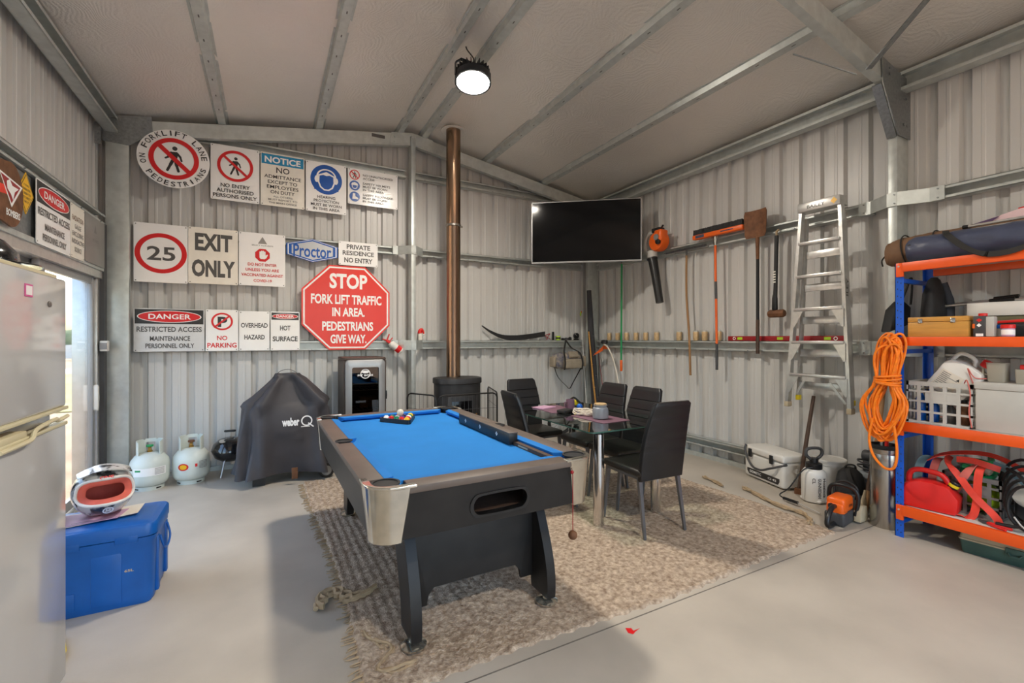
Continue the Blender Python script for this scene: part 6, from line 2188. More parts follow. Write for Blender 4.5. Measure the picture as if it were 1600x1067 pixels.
mb.ribbon(spline([(4.16, 1.36, 2.20), (4.10, 1.33, 2.16), (4.075, 1.25, 2.07), (4.04, 1.16, 2.005), (4.036, 1.08, 1.985), (4.04, 0.98, 2.00), (4.08, 0.88, 2.06), (4.12, 0.8, 2.15)], 5), 0.035, 0.004, (0, 1, 0.2))
mb.build('strap', t, True)
mb = MB('black')
mb.lathe([(0.012, 0), (0.016, 0.004), (0.012, 0.01), (0.004, 0.01)], (4.115, 1.545, 2.12), 12, Matrix.Rotation(-PI / 2, 4, 'Y'))
mb.build('drawstring', t, True)
for k, (x, z, lab) in enumerate(((4.32, 2.235, 'upper'), (4.30, 2.205, 'lower'))):
    mb = MB('alu')
    mb.rod((x, 1.30, z), (x, 0.0, z + 0.015), 0.010, None, 12)
    mb.m('black')
    mb.rod((x, 1.32, z), (x, 1.29, z), 0.013, None, 12)
    mb.solo('tent_pole', '%s of two silver tent poles resting on the bags above the rack' % lab, 'pole', group='silver tent poles on the rack')
mb = MB(mat('printed_pink_cloth', (226, 196, 200), 0.6, 0, 0.05, 3))
mb.rings([[(4.50, 1.42 - 0.16 * k, 2.235 + 0.003 * k), (4.535, 1.42 - 0.16 * k, 2.235 + 0.003 * k), (4.545, 1.42 - 0.16 * k, 2.24 + min(0.11, 0.012 + 0.04 * k) + 0.002 * k), (4.515, 1.42 - 0.16 * k, 2.24 + min(0.11, 0.012 + 0.04 * k) + 0.002 * k)] for k in range(9)])
mb.m('red')
mb.tube([(4.53, 1.42 - 0.16 * k, 2.245 + min(0.11, 0.012 + 0.04 * k) + 0.002 * k) for k in range(2, 9)], 0.007, 6)
Xp = frame((4.4985, 1.42, 2.235), (0, -1, 0), (0.06, 0, 1))
mb.m(mat('purple_print', (86, 58, 98), 0.6))
mb.flat([(0.0, 0.0), (0.14, 0.0), (0.24, 0.075), (0.10, 0.045)], Xp)
mb.m(mat('orange_rust_print', (186, 92, 34), 0.6))
mb.flat([(0.40, 0.095), (0.50, 0.09), (0.53, 0.13), (0.47, 0.145), (0.40, 0.135), (0.37, 0.11)], Xp)
mb.flat([(0.47, 0.095), (0.51, 0.10), (0.515, 0.05), (0.49, 0.03), (0.48, 0.06)], Xp)
mb.solo('printed_board_bag', 'pink and purple printed board cover lying on top of the canvas roll', 'board cover', ang=30)

# second shelf
t = thing('wooden_case', 'varnished wooden case with two silver clasps on orange shelf', 'case', (4.165, 1.382, Z2))
mb = MB('wood')
mb.box((0, 0, 0.052), (0.16, 0.325, 0.104), None, 0.004)
mb.build('box', t)
mb = MB('wood')
mb.box((0, 0, 0.123), (0.16, 0.325, 0.034), None, 0.004)
mb.build('lid', t)
for y in (0.09, -0.085):
    mb = MB('chrome')
    mb.box((-0.083, y, 0.112), (0.006, 0.026, 0.032), None, 0.002)
    mb.box((-0.087, y, 0.106), (0.004, 0.014, 0.014), None, 0.001)
    mb.build('clasp', t)
t = thing('fluid_bottle', 'square black and grey fluid bottle with red cap beside wooden case', 'bottle', (4.125, 1.152, Z2))
mb = MB('dark_grey')
mb.box((0, 0.02, 0.068), (0.06, 0.06, 0.135), None, 0.006)
mb.m('lightgrey')
mb.box((0, -0.03, 0.066), (0.06, 0.04, 0.13), None, 0.006)
mb.build('bottle_body', t)
mb = MB('white')
X = frame((-0.0308, 0.05, 0), (0, -1, 0), (0, 0, 1))
mb.flat(rrect(0.036, 0.018, 0.001, 1, 0.032, 0.012), X)
mb.flat([(0.03, 0.062), (0.042, 0.075), (0.03, 0.088), (0.018, 0.075)], X)
mb.m('red')
mb.flat([(0.03, 0.096), (0.045, 0.108), (0.03, 0.12), (0.015, 0.108)], X)
mb.m('saw_orange')
mb.flat(rrect(0.012, 0.03, 0.001, 1, 0.004, 0.07), X)
mb.build('label_print', t)
mb = MB('red')
mb.lathe([(0.02, 0.134), (0.022, 0.136), (0.022, 0.152), (0.015, 0.154)], (0, 0.01, 0), 18)
mb.build('cap', t)
for (x, y, lidm, bodym, lab) in ((4.115, 1.045, 'red', 'pink', 'small pink paste pot with red lid on the second orange shelf'), (4.17, 1.085, 'blue_print', 'lightgrey', 'small grey paste pot with blue lid behind the pink pot')):
    t = thing('paste_pot', lab, 'pot', (x, y, Z2), 0, 'paste pots on the second shelf')
    mb = MB(bodym)
    mb.lathe([(0.026, 0), (0.031, 0.004), (0.031, 0.05), (0.028, 0.054)], (0, 0, 0), 22)
    if bodym == 'pink':
        mb.m('white')
        mb.lathe([(0.0313, 0.012), (0.0315, 0.014), (0.0315, 0.042), (0.0313, 0.044)], (0, 0, 0), 22)
    mb.build('pot_body', t)
    mb = MB(lidm)
    mb.lathe([(0.031, 0.052), (0.034, 0.054), (0.034, 0.074), (0.03, 0.077)], (0, 0, 0), 22)
    mb.build('lid', t)
mb = MB('black_matt')
mb.box((0, 0, 0.045), (0.10, 0.30, 0.09), None, 0.02, 3)
mb.solo('dark_case', 'black soft case at the back of the second orange shelf', 'case', (4.26, 0.98, Z2))
mb = MB('toolbox_green')
mb.m(mat('olive_cloth', (96, 92, 66), 0.85, 0, 0.2, 12, 0.2, 30))
mb.box((0, 0, 0.07), (0.19, 0.66, 0.14), None, 0.04, 3)
mb.solo('olive_bag', 'olive cloth bag squashed under the white panel box on the rack', 'bag', (4.42, 1.07, Z2), 0, None, 80)
t = thing('panel_box', 'long white plastic panel box lying on olive bag at back of rack', 'box', (4.42, 1.05, Z2 + 0.14))
mb = MB('plastic_white')
mb.box((0, 0.10, 0.05), (0.14, 0.32, 0.095), None, 0.006)
mb.build('panel_body', t)
mb = MB('lightgrey')
mb.box((0.0, -0.18, 0.05), (0.145, 0.24, 0.085), None, 0.006)
mb.m('ink')
mb.text('Vax', frame((-0.0735, -0.14, 0.035), (0, -1, 0), (0, 0, 1)), 0, 0.06, 0, 0.03, 0.03)
mb.build('end_cover', t)
for k, (x, z, a, lab) in enumerate(((4.46, 1.735, 0.10, 'upper'), (4.38, 1.715, 0.075, 'lower'))):
    t = thing('telescopic_pole', '%s silver telescopic pole lying above the white panel box' % lab, 'pole', (x, 1.1, z), 0, 'silver telescopic poles on the rack')
    mb = MB('alu')
    mb.rod((0, 0.38, -0.38 * a), (0, -0.9, 0.9 * a * 0.6), 0.010, None, 12)
    mb.build('shaft', t)
    mb = MB('black')
    mb.rod((0, 0.10, -0.10 * a), (0, -0.02, 0.02 * a * 0.6), 0.016, None, 12)
    mb.build('grip', t)
mb = MB('red')
mb.box((0, 0, 0.012), (0.02, 0.26, 0.018), Matrix.Rotation(-0.06, 4, 'X'), 0.003)
mb.solo('red_bar', 'flat red bar lying on the black soft case on second shelf', 'bar', (4.235, 1.02, Z2 + 0.09))
t = thing('dark_jacket', 'black jacket hanging from the rack end between the blue posts', 'jacket', (4.36, 1.56, 1.46))
mb = MB('black_matt')
R = []
for z, w, d in ((0.0, 0.13, 0.045), (0.02, 0.15, 0.055), (0.18, 0.145, 0.06), (0.32, 0.12, 0.05), (0.42, 0.05, 0.03), (0.44, 0.02, 0.015)):
    R.append([(w * math.cos(a) * (1 + 0.05 * math.sin(5 * a + z * 9)), -0.07 + d * math.sin(a) * (1 + 0.1 * math.sin(4 * a)), z + 0.0035) for a in [2 * PI * k / 30 for k in range(30)]])
mb.rings(R)
mb.build('jacket_body', t, ang=80)
mb = MB(mat('dark_denim', (50, 54, 62), 0.8, 0, 0.2, 20))
mb.tube(spline([(0.05, -0.10, 0.40), (0.07, -0.125, 0.28), (0.065, -0.13, 0.16), (0.04, -0.12, 0.03)], 5), [0.03] * 5 + [0.034] * 5 + [0.036] * 6, 12)
mb.build('sleeve', t, ang=80)
t = thing('black_satchel', 'black satchel hanging against wall column left of the blue rack post', 'bag', (4.40, 1.735, 1.5))
mb = MB('black_matt')
mb.prism([(-0.11, 0.0), (0.10, 0.06), (0.11, 0.20), (0.03, 0.25), (-0.06, 0.18)], 0.09, frame((0, 0.045, 0.0), (0.9, -0.2, 0), (0, 0, 1)), 0.02)
mb.build('bag_body', t, ang=60)
mb = MB('strap_black')
mb.tube(spline([(0.08, -0.06, 0.22), (0.05, -0.08, 0.36), (0.0, -0.09, 0.42), (-0.02, -0.06, 0.30), (-0.03, -0.02, 0.18)], 5), 0.008, 8)
mb.build('strap', t)

# third shelf: milk crate, tilted drum, grey box, jugs
def crate(loc, a, w, d, h, mt, label):
    t = thing('milk_crate', label, 'crate', loc, a, 'plastic milk crates on the rack')
    for s, nm in ((-1, 'x'), (1, 'x'), (-1, 'y'), (1, 'y')):
        mb = MB(mt)
        L, off = (d, w / 2) if nm == 'x' else (w, d / 2)
        def bar(a0, a1, z0, z1, th=0.014, ins=0.0):
            if nm == 'x':
                mb.bb(min(s * (off - ins), s * (off - th)), max(s * (off - ins), s * (off - th)), a0, a1, z0, z1)
            else:
                mb.bb(a0, a1, min(s * (off - ins), s * (off - th)), max(s * (off - ins), s * (off - th)), z0, z1)
        for f in (0.0, 0.25, 0.5, 0.74):
            bar(-L / 2, L / 2, f * h, f * h + 0.014)
        bar(-L / 2, L / 2, h - 0.03, h)
        n = 5
        for k in range(n + 1):
            c = -L / 2 + L * k / n
            bar(max(-L / 2 + 0.001, c - 0.010), min(L / 2 - 0.001, c + 0.010), 0.001, h - 0.001, 0.010, 0.0015)
        if nm == 'x':
            bar(-L * 0.3, L * 0.2, 0.52 * h, 0.74 * h, 0.008, 0.003)
        mb.build('side', t)
    mb = MB(mt)
    for k in range(7):
        c = -d / 2 + d * (k + 0.5) / 7
        mb.bb(-w / 2 + 0.01, w / 2 - 0.01, c - 0.012, c + 0.012, 0.002, 0.012)
    mb.build('base', t)
    return t
crate((4.275, 1.385, Z3), 0, 0.33, 0.355, 0.295, 'lightgrey', 'light grey milk crate of bottles on the third orange shelf')
for k, (x, y, h, c, lab) in enumerate(((4.17, 1.50, 0.22, 'blue_print', 'tall blue bottle at left inside the light grey milk crate'), (4.18, 1.43, 0.16, 'blue_print', 'short blue bottle second from left in light grey milk crate'), (4.19, 1.345, 0.14, 'ink_grey', 'dark grey bottle in the middle of light grey milk crate'), (4.18, 1.27, 0.17, 'rust', 'brown bottle at right inside the light grey milk crate'), (4.26, 1.29, 0.15, 'black', 'black bottle behind brown one inside the milk crate'))):
    t = thing('bottle', lab, 'bottle', (x, y, Z3 + 0.0125), 0, 'bottles in the light grey milk crate')
    mb = MB(c)
    mb.lathe([(0.026, 0), (0.03, 0.006), (0.03, h * 0.7), (0.014, h * 0.85), (0.013, h * 0.9)], (0, 0, 0), 18)
    mb.build('bottle_body', t)
    mb = MB('black' if k % 2 else 'lightgrey')
    mb.lathe([(0.016, h * 0.89), (0.016, h * 0.99), (0.012, h)], (0, 0, 0), 14)
    mb.build('cap', t)
XD = T(4.235, 1.385, 1.06) @ Matrix.Rotation(math.radians(33), 4, 'X')
t = thing('white_drum', 'white plastic drum with red cap tilted in the top of milk crate', 'jerrycan', (4.235, 1.385, 1.0))
mb = MB('plastic_white')
prof = [(-0.105, 0.0), (0.105, 0.0), (0.115, 0.02), (0.115, 0.20), (0.095, 0.235), (0.03, 0.25), (-0.03, 0.252), (-0.095, 0.235), (-0.115, 0.20), (-0.115, 0.02)]
mb.prism(prof, 0.14, XD @ frame((0.0 + 0.07, 0, 0), (0, -1, 0), (0, 0, 1)) @ Matrix.Rotation(0, 4, 'Z'), 0.018)
mb.build('drum_body', t, True)
mb = MB('plastic_white')
mb.tube([XD @ Vector(p) for p in spline([(0, 0.10, 0.225), (0, 0.09, 0.28), (0, 0.05, 0.295), (0, 0.0, 0.285), (0, -0.02, 0.245)], 5)], 0.013, 10)
mb.build('handle', t, True)
mb = MB('red')
mb.lathe([(0.03, 0.235), (0.033, 0.24), (0.033, 0.275), (0.028, 0.28)], (0, -0.075, 0), 20, XD)
mb.build('cap', t, True)
mb = MB('paper')
Xl = XD @ frame((-0.0712, 0.09, 0.03), (0, -1, 0), (0, 0, 1))
mb.flat([(0, 0), (0.13, 0), (0.13, 0.13), (0, 0.13)], Xl)
mb.m('pale_ink')
Xl = Xl @ T(0, 0, 0.0006)
for k in range(9):
    mb.flat(rrect(0.05 if k % 3 else 0.10, 0.005, 0.001, 1, 0.035 if k % 3 else 0.06, 0.015 + 0.0125 * k), Xl)
mb.m('ink')
mb.flat([(0.10, 0.095), (0.12, 0.095), (0.11, 0.115)], Xl)
mb.build('paper_label', t, True)
t = thing('grey_box', 'large plain light grey box filling the third shelf beside milk crate', 'box', (4.29, 0.965, Z3))
mb = MB('lightgrey')
mb.box((0, 0, 0.135), (0.36, 0.46, 0.27), None, 0.006)
mb.build('box_body', t)
mb = MB('lightgrey')
mb.box((0, 0, 0.293), (0.37, 0.47, 0.046), None, 0.006)
mb.build('lid', t)
t = thing('measuring_jug', 'cloudy plastic measuring jug standing on the light grey box', 'jug', (4.215, 1.115, Z3 + 0.3165))
mb = MB('clear_plastic')
mb.rings([[(*p, z) for p in rrect(s, s * 0.95, 0.012, 3)] for z, s in ((0.0, 0.080), (0.005, 0.086), (0.125, 0.098), (0.128, 0.104), (0.125, 0.092), (0.008, 0.078))])
mb.build('jug_body', t)
mb = MB('clear_plastic')
mb.tube([(0.0, 0.046, 0.115), (0.0, 0.072, 0.11), (0.0, 0.07, 0.05), (0.0, 0.044, 0.045)], 0.008, 8)
mb.build('handle', t)
t = thing('clear_tub', 'clear plastic tub with red lid standing right of measuring jug', 'tub', (4.20, 0.985, Z3 + 0.3165))
mb = MB('clear_plastic')
mb.rings([[(*p, z) for p in rrect(s, s, 0.010, 3)] for z, s in ((0.0, 0.075), (0.005, 0.08), (0.09, 0.086))])
mb.build('tub_body', t)
mb = MB('red')
mb.box((0, 0, 0.105), (0.05, 0.05, 0.03), None, 0.006)
mb.build('lid', t)
mb = MB('strap_pink')
mb.tube(spline([(4.15, 1.26, 1.148), (4.11, 1.235, 1.17), (4.098, 1.215, 1.08), (4.095, 1.22, 0.96), (4.09, 1.205, 0.86)], 6), 0.0035, 6)
mb.tube(spline([(4.16, 1.22, 1.15), (4.14, 1.24, 1.25), (4.15, 1.21, 1.19), (4.18, 1.16, 1.185)], 6), 0.0035, 6)
mb.solo('pink_wire', 'thin pink wire dangling from the right corner of milk crate', 'wire')

# bottom shelf: fuel can, crate of straps, cable, pliers
t = thing('fuel_can', 'red plastic fuel can at the left end of bottom orange shelf', 'fuel can', (4.172, 1.44, Z4), math.radians(8))
mb = MB('red')
P = [(-0.145, 0.0), (0.13, 0.0), (0.145, 0.02), (0.15, 0.11), (0.10, 0.185), (0.02, 0.20), (-0.06, 0.20), (-0.135, 0.165), (-0.15, 0.10), (-0.155, 0.02)]
mb.prism(P, 0.15, frame((-0.075, 0, 0), (0, -1, 0), (0, 0, 1)) @ T(0, 0, -0.15), 0.016)
mb.build('can_body', t)
mb = MB('red')
mb.tube(spline([(0, 0.125, 0.15), (0, 0.12, 0.225), (0, 0.08, 0.262), (0, 0.0, 0.262), (0, -0.06, 0.245), (0, -0.10, 0.18)], 5), 0.018, 10)
mb.build('handle', t)
mb = MB('black')
mb.lathe([(0.028, 0.0), (0.030, 0.004), (0.030, 0.045), (0.026, 0.05)], (0, -0.105, 0.175), 20, Matrix.Rotation(0.5, 4, 'X'))
mb.m('yellow')
mb.lathe([(0.0305, 0.012), (0.031, 0.014), (0.031, 0.03), (0.0305, 0.032)], (0, -0.105, 0.175), 20, Matrix.Rotation(0.5, 4, 'X'))
mb.build('cap', t)
crate((4.405, 1.26, Z4), 0, 0.30, 0.30, 0.27, 'grey', 'mid grey milk crate heaped with webbing straps on bottom shelf')
SG = 'webbing straps heaped on the grey crate'
def strap(name, label, pts, w, mt, side):
    mb = MB(mt)
    mb.ribbon(spline(pts, 7), w, 0.005, side)
    return mb.solo(name, label, 'strap', group=SG, ang=60)
strap('webbing_strap', 'bright red strap hanging straight down the front of grey crate', [(4.36, 1.20, 0.60), (4.22, 1.20, 0.575), (4.19, 1.205, 0.50), (4.19, 1.21, 0.36), (4.17, 1.23, 0.25), (4.15, 1.30, 0.246)], 0.042, 'strap_red', (0, 1, 0))
strap('webbing_strap', 'red strap slanting down to the right across grey crate front', [(4.36, 1.40, 0.60), (4.23, 1.37, 0.575), (4.195, 1.30, 0.50), (4.185, 1.22, 0.39), (4.175, 1.12, 0.29), (4.17, 1.10, 0.25)], 0.042, 'strap_red', (0, 0.8, 0.6))
strap('webbing_strap', 'faded pink strap slanting down to the left behind fuel can', [(4.36, 1.22, 0.60), (4.225, 1.24, 0.58), (4.20, 1.28, 0.50), (4.24, 1.32, 0.42), (4.245, 1.36, 0.34)], 0.045, 'strap_pink', (0, 0.8, -0.5))
strap('webbing_strap', 'grey blue strap looping down behind the left of red fuel can', [(4.40, 1.42, 0.56), (4.30, 1.50, 0.58), (4.25, 1.53, 0.53), (4.245, 1.545, 0.42), (4.25, 1.54, 0.33), (4.28, 1.52, 0.25)], 0.055, 'strap_blue', (0.2, 1, 0))
strap('webbing_strap', 'broad red strap arching over the top of the strap heap', [(4.27, 1.50, 0.56), (4.30, 1.42, 0.615), (4.36, 1.30, 0.645), (4.40, 1.18, 0.64), (4.40, 1.06, 0.585), (4.38, 1.0, 0.53)], 0.055, 'strap_red', (1, 0, 0.3))
strap('webbing_strap', 'folded bright red strap lying across top front of the heap', [(4.25, 1.33, 0.605), (4.24, 1.25, 0.615), (4.24, 1.17, 0.60), (4.27, 1.12, 0.58)], 0.040, 'strap_red', (0.3, 0, 1))
strap('webbing_strap', 'faded pink strap with dark print hanging left of the crate', [(4.30, 1.44, 0.58), (4.245, 1.44, 0.56), (4.235, 1.455, 0.48), (4.24, 1.46, 0.40)], 0.045, 'strap_pink', (0, 1, 0))
strap('webbing_strap', 'grey blue strap drooping at right of the strap heap', [(4.32, 1.17, 0.60), (4.30, 1.10, 0.585), (4.28, 1.04, 0.55), (4.30, 1.0, 0.50)], 0.045, 'strap_blue', (0.4, 0, 1))
t = thing('lime_vest', 'lime yellow cloth visible inside the grey crate', 'cloth', (4.395, 1.25, Z4 + 0.013))
mb = MB('lime')
mb.sph((0, 0, 0.10), (0.11, 0.11, 0.10), 18, 10)
mb.build('cloth', t, ang=80)
t = thing('green_rope', 'heap of green and tan rope under the straps on grey crate', 'rope', (4.36, 1.25, Z4 + 0.215))
mb = MB('green')
mb.tube(spline([(0.09 * math.cos(1.9 * k) * (1 + 0.2 * math.sin(k)), 0.09 * math.sin(1.9 * k), 0.03 + 0.010 * k) for k in range(14)], 4), 0.018, 8)
mb.m('khaki')
mb.tube(spline([(-0.10, -0.09, 0.10), (-0.09, -0.02, 0.13), (-0.06, 0.04, 0.14), (0.0, 0.09, 0.12)], 5), 0.026, 10)
mb.build('coil', t)
t = thing('cable_coil', 'tangled coil of thick black cable on the bottom shelf', 'cable', (4.21, 0.985, Z4))
mb = MB('black')
random.seed(4)
for s in range(5):
    pts = []
    r0 = 0.13 + 0.014 * s
    tilt = 0.25 + 0.12 * s
    for k in range(28):
        a = 2 * PI * k / 28
        pts.append((-0.06 + 0.035 * s + r0 * 0.35 * math.cos(a) * tilt + 0.008 * math.sin(3 * a + s), r0 * 0.72 * math.cos(a) - 0.02 + 0.01 * s, 0.012 + r0 * 1.08 * (1 + math.sin(a)) + 0.004 * s))
    mb.tube(pts, 0.0095, 8, True)
mb.tube(spline([(0.05, 0.10, 0.36), (-0.02, 0.02, 0.33), (-0.08, -0.06, 0.20), (-0.09, 0.0, 0.05), (-0.07, 0.12, 0.02)], 6), 0.011, 8)
mb.build('loops', t)
mb = MB('lightgrey')
mb.tube(spline([(-0.11, 0.03, 0.10), (-0.12, -0.01, 0.05), (-0.12, -0.05, 0.03), (-0.11, -0.09, 0.012)], 5), 0.005, 6)
mb.build('bare_wire', t)
t = thing('winch_drum', 'black and cream winch drum half hidden by the cable coil', 'winch', (4.44, 0.99, Z4))
mb = MB('dark_grey')
mb.box((0, 0.0, 0.10), (0.16, 0.18, 0.20), None, 0.02, 3)
mb.build('drum_case', t)
mb = MB('cream')
mb.lathe([(0.002, 0.03), (0.075, 0.03), (0.08, 0.02), (0.08, 0.0)], (-0.08, 0.02, 0.19), 24, Matrix.Rotation(-PI / 2, 4, 'Y'))
mb.build('end_plate', t)
t = thing('pliers', 'red handled pliers lying on the front of bottom orange shelf', 'pliers', (4.135, 1.14, Z4), math.radians(70))
for s in (-1, 1):
    mb = MB('red')
    mb.tube(spline([(0.0, s * 0.004, 0.010), (-0.04, s * 0.018, 0.010), (-0.11, s * 0.022, 0.010)], 5), 0.009, 8)
    mb.build('handle', t)
mb = MB('dark_grey')
mb.prism([(0.0, -0.012), (0.015, -0.016), (0.055, -0.004), (0.055, 0.004), (0.015, 0.016), (0.0, 0.012)], 0.012, T(0, 0, 0.004), 0.002)
mb.build('jaw', t)
t = thing('tool_box', 'dark green and tan plastic tool box on the floor under rack', 'tool box', (4.30, 1.02, 0.0), math.radians(-90 + 6))
mb = MB('toolbox_green')
mb.rings([[(*p, z) for p in rrect(w, d, 0.012, 3)] for z, w, d in ((0.0, 0.53, 0.21), (0.006, 0.54, 0.22), (0.0885, 0.56, 0.235))])
mb.build('base', t)
mb = MB('tan')
mb.rings([[(*p, z) for p in rrect(w, d, 0.015, 3)] for z, w, d in ((0.089, 0.57, 0.245), (0.099, 0.575, 0.25), (0.104, 0.56, 0.235), (0.175, 0.545, 0.21), (0.195, 0.50, 0.16))])
mb.build('lid', t)
mb = MB('toolbox_green')
mb.box((-0.02, -0.128, 0.09), (0.09, 0.015, 0.045), None, 0.005)
mb.tube([(-0.05, -0.136, 0.085), (-0.04, -0.145, 0.068), (0.0, -0.145, 0.068), (0.01, -0.136, 0.085)], 0.006, 8)
mb.build('latch', t)
mb = MB('black')
mb.box((0.0, 0.0, 0.198), (0.22, 0.05, 0.006), None, 0.002)
mb.build('handle', t)

# orange extension cord hanging on the rack end
t = thing('extension_cord', 'long coiled orange extension cord hanging from the blue rack post', 'cord', (4.0, 1.63, 0.66))
mb = MB('rope_orange')
random.seed(12)
for s in range(19):
    w0 = random.uniform(0.05, 0.125)
    dx = random.uniform(-0.035, 0.02)
    zb = random.uniform(0.0, 0.12)
    zt2 = random.uniform(0.70, 0.80)
    y0 = random.uniform(-0.02, 0.02)
    pts = []
    for k in range(32):
        a = 2 * PI * k / 32
        c, q = math.cos(a), math.sin(a)
        u = (q + 1) / 2
        pinch = 0.45 + 0.55 * min(1.0, abs(u - 0.62) * 3.2)
        sk = -0.02 * (u - 0.5) * s * 0.3
        pts.append((dx + 0.02 * math.sin(a * 2 + s), y0 + sk + w0 * pinch * c * (1.15 if u < 0.5 else 0.85), zb + 0.03 + (zt2 - zb) * u))
    mb.tube(spline(pts + [pts[0]], 2)[:-1], 0.0085, 8, True)
mb.tube(spline([(-0.045, 0.075, 0.20), (-0.05, 0.095, 0.05), (-0.05, 0.07, -0.07), (-0.05, 0.0, -0.15), (-0.05, -0.06, -0.13), (-0.05, -0.075, 0.0), (-0.045, -0.05, 0.2)], 6), 0.009, 8)
mb.build('loops', t)
mb = MB('rope_orange')
for s in range(4):
    mb.tube([(-0.005 + 0.058 * math.cos(a), 0.075 * math.sin(a), 0.46 + 0.018 * s + 0.01 * math.sin(a + s)) for a in [2 * PI * k / 24 for k in range(24)]], 0.0085, 8, True)
mb.build('wrap', t)
mb = MB('black')
mb.rod((0.03, -0.04, 0.80), (0.0715, -0.04, 0.82), 0.008)
mb.build('hook', t)

# ---------------------------------------------------------------- fridge, blue ice chest and helmets on the left
FG = thing('fridge', 'tall white fridge with cream handle trim at the left edge', 'fridge', (-1.085, 2.25, 0.0))
fx, fy = 0.328, 0.345
mb = MB('fridge')
mb.bb(-fx, fx - 0.05, -fy, fy, 0.05, 1.70, 0.008)
mb.build('cabinet', FG)
mb = MB('fridge_trim')
mb.bb(-fx, fx - 0.03, -fy, fy, 1.70, 1.718, 0.004)
mb.build('top_cap', FG)
mb = MB('fridge')
mb.bb(fx - 0.05, fx, -fy, fy, 1.165, 1.698, 0.012, 3)
up = mb.build('door', FG)
mb = MB('fridge')
mb.bb(fx - 0.05, fx, -fy, fy, 0.022, 1.10, 0.012, 3)
low = mb.build('door', FG)
mb = MB('fridge_trim')
mb.bb(fx - 0.045, fx + 0.006, -fy, fy, 1.152, 1.166, 0.003)
mb.build('door_trim', up)
mb = MB('fridge_trim')
mb.bb(fx - 0.05, fx + 0.002, -fy, -0.02, 1.098, 1.125, 0.004)
mb.bb(fx - 0.05, fx + 0.004, -fy, fy, 1.088, 1.102, 0.003)
mb.tube(spline([(fx + 0.006, -0.22, 1.085), (fx + 0.014, -0.10, 1.088), (fx + 0.014, -0.02, 1.092), (fx + 0.01, 0.03, 1.118), (fx + 0.008, 0.20, 1.128), (fx + 0.006, 0.24, 1.118), (fx + 0.006, 0.33, 1.125)], 5), 0.008, 8)
mb.build('handle', low)
mb = MB('dark_grey')
mb.bb(-fx, fx - 0.055, -fy + 0.01, fy - 0.01, 0.0, 0.05)
mb.build('plinth', FG)
mb = MB('grey')
mb.m(mat('pebble', (106, 98, 92), 0.5, 0, 0.4, 40))
mb.sph((-0.755, 2.42, 1.585), (0.005, 0.016, 0.012), 14, 8)
mb.solo('fridge_magnet', 'small dark oval magnet on the upper fridge door', 'magnet')
mb = MB('pink')
mb.m(mat('pink_frame_print', (214, 92, 150), 0.5))
X = frame((-0.7565, 2.215, 1.60), (0, 1, 0), (0, 0, 1))
mb.prism([(0, 0), (0.06, 0), (0.06, 0.045), (0, 0.045)], 0.002, X)
mb.m('white')
mb.flat([(0.006, 0.006), (0.054, 0.006), (0.054, 0.039), (0.006, 0.039)], X @ T(0, 0, 0.0025))
mb.solo('fridge_sticker', 'pink framed sticker near top of the upper fridge door', 'sticker')

t = thing('ice_chest', 'large blue plastic ice chest on the floor beside the fridge', 'cooler', (-0.925, 3.335, 0.0))
mb = MB('esky_blue')
W, D = 0.75, 0.40
mb.rings([[(*p, z) for p in rrect(W * s, D * s2, r, 4)] for z, s, s2, r in ((0.0, 0.93, 0.92, 0.03), (0.012, 0.955, 0.95, 0.04), (0.06, 0.965, 0.96, 0.045), (0.335, 0.985, 0.985, 0.05), (0.345, 1.0, 1.0, 0.05), (0.365, 1.0, 1.0, 0.05))])
for x0, x1, z0, z1 in ((0.10, 0.23, 0.03, 0.30), (-0.07, 0.04, 0.03, 0.13), (-0.30, -0.17, 0.03, 0.30)):
    mb.bb(x0, x1, -D / 2 * 0.985 - 0.002, -D / 2 * 0.9, z0, z1, 0.012)
mb.bb(W / 2 * 0.95, W / 2 * 0.985 + 0.008, -0.13, -0.09, 0.03, 0.34, 0.006)
mb.bb(W / 2 * 0.95, W / 2 * 0.985 + 0.008, 0.10, 0.14, 0.03, 0.34, 0.006)
mb.build('tub', t)
mb = MB('esky_blue')
mb.rings([[(*p, z) for p in rrect(W * s, D * s2, r, 4)] for z, s, s2, r in ((0.368, 1.0, 1.0, 0.05), (0.372, 1.012, 1.02, 0.05), (0.425, 1.012, 1.02, 0.05), (0.436, 0.99, 0.985, 0.045), (0.438, 0.93, 0.90, 0.04), (0.441, 0.92, 0.88, 0.04))])
for x0, x1 in ((0.20, 0.30), (-0.06, 0.06)):
    mb.bb(x0, x1, -D / 2 * 1.03, -D / 2 * 0.98, 0.345, 0.385, 0.006)
mb.build('lid', t)
mb = MB('esky_blue')
mb.tube(spline([(W / 2 + 0.004, -0.10, 0.33), (W / 2 + 0.02, -0.09, 0.26), (W / 2 + 0.022, 0.0, 0.23), (W / 2 + 0.02, 0.09, 0.26), (W / 2 + 0.004, 0.10, 0.33)], 5), 0.006, 8)
mb.build('rope_handle', t)
mb = MB('tan')
mb.text('65L', frame((0.24, -D / 2 * 0.975 - 0.0005, 0.19), (1, 0, 0), (0, 0.02, 1)), 0, 0.04, 0, 0.014, 0.03)
mb.build('lettering', t)
ET = 0.4415
mb = MB('paper')
def sheet(mb, P, z, lift):
    R = []
    n = 8
    for k in range(n + 1):
        u = k / n
        a = Vector((*P[0], 0)).lerp(Vector((*P[1], 0)), u)
        b = Vector((*P[3], 0)).lerp(Vector((*P[2], 0)), u)
        h = lift * u * u
        R.append([a + Vector((0, 0, z + h)), b + Vector((0, 0, z + h)), b + Vector((0, 0, z + h + 0.003)), a + Vector((0, 0, z + h + 0.003))])
    mb.rings(R)
sheet(mb, [(-1.22, 3.18), (-0.66, 3.30), (-0.66, 3.47), (-1.25, 3.45)], ET, 0.012)
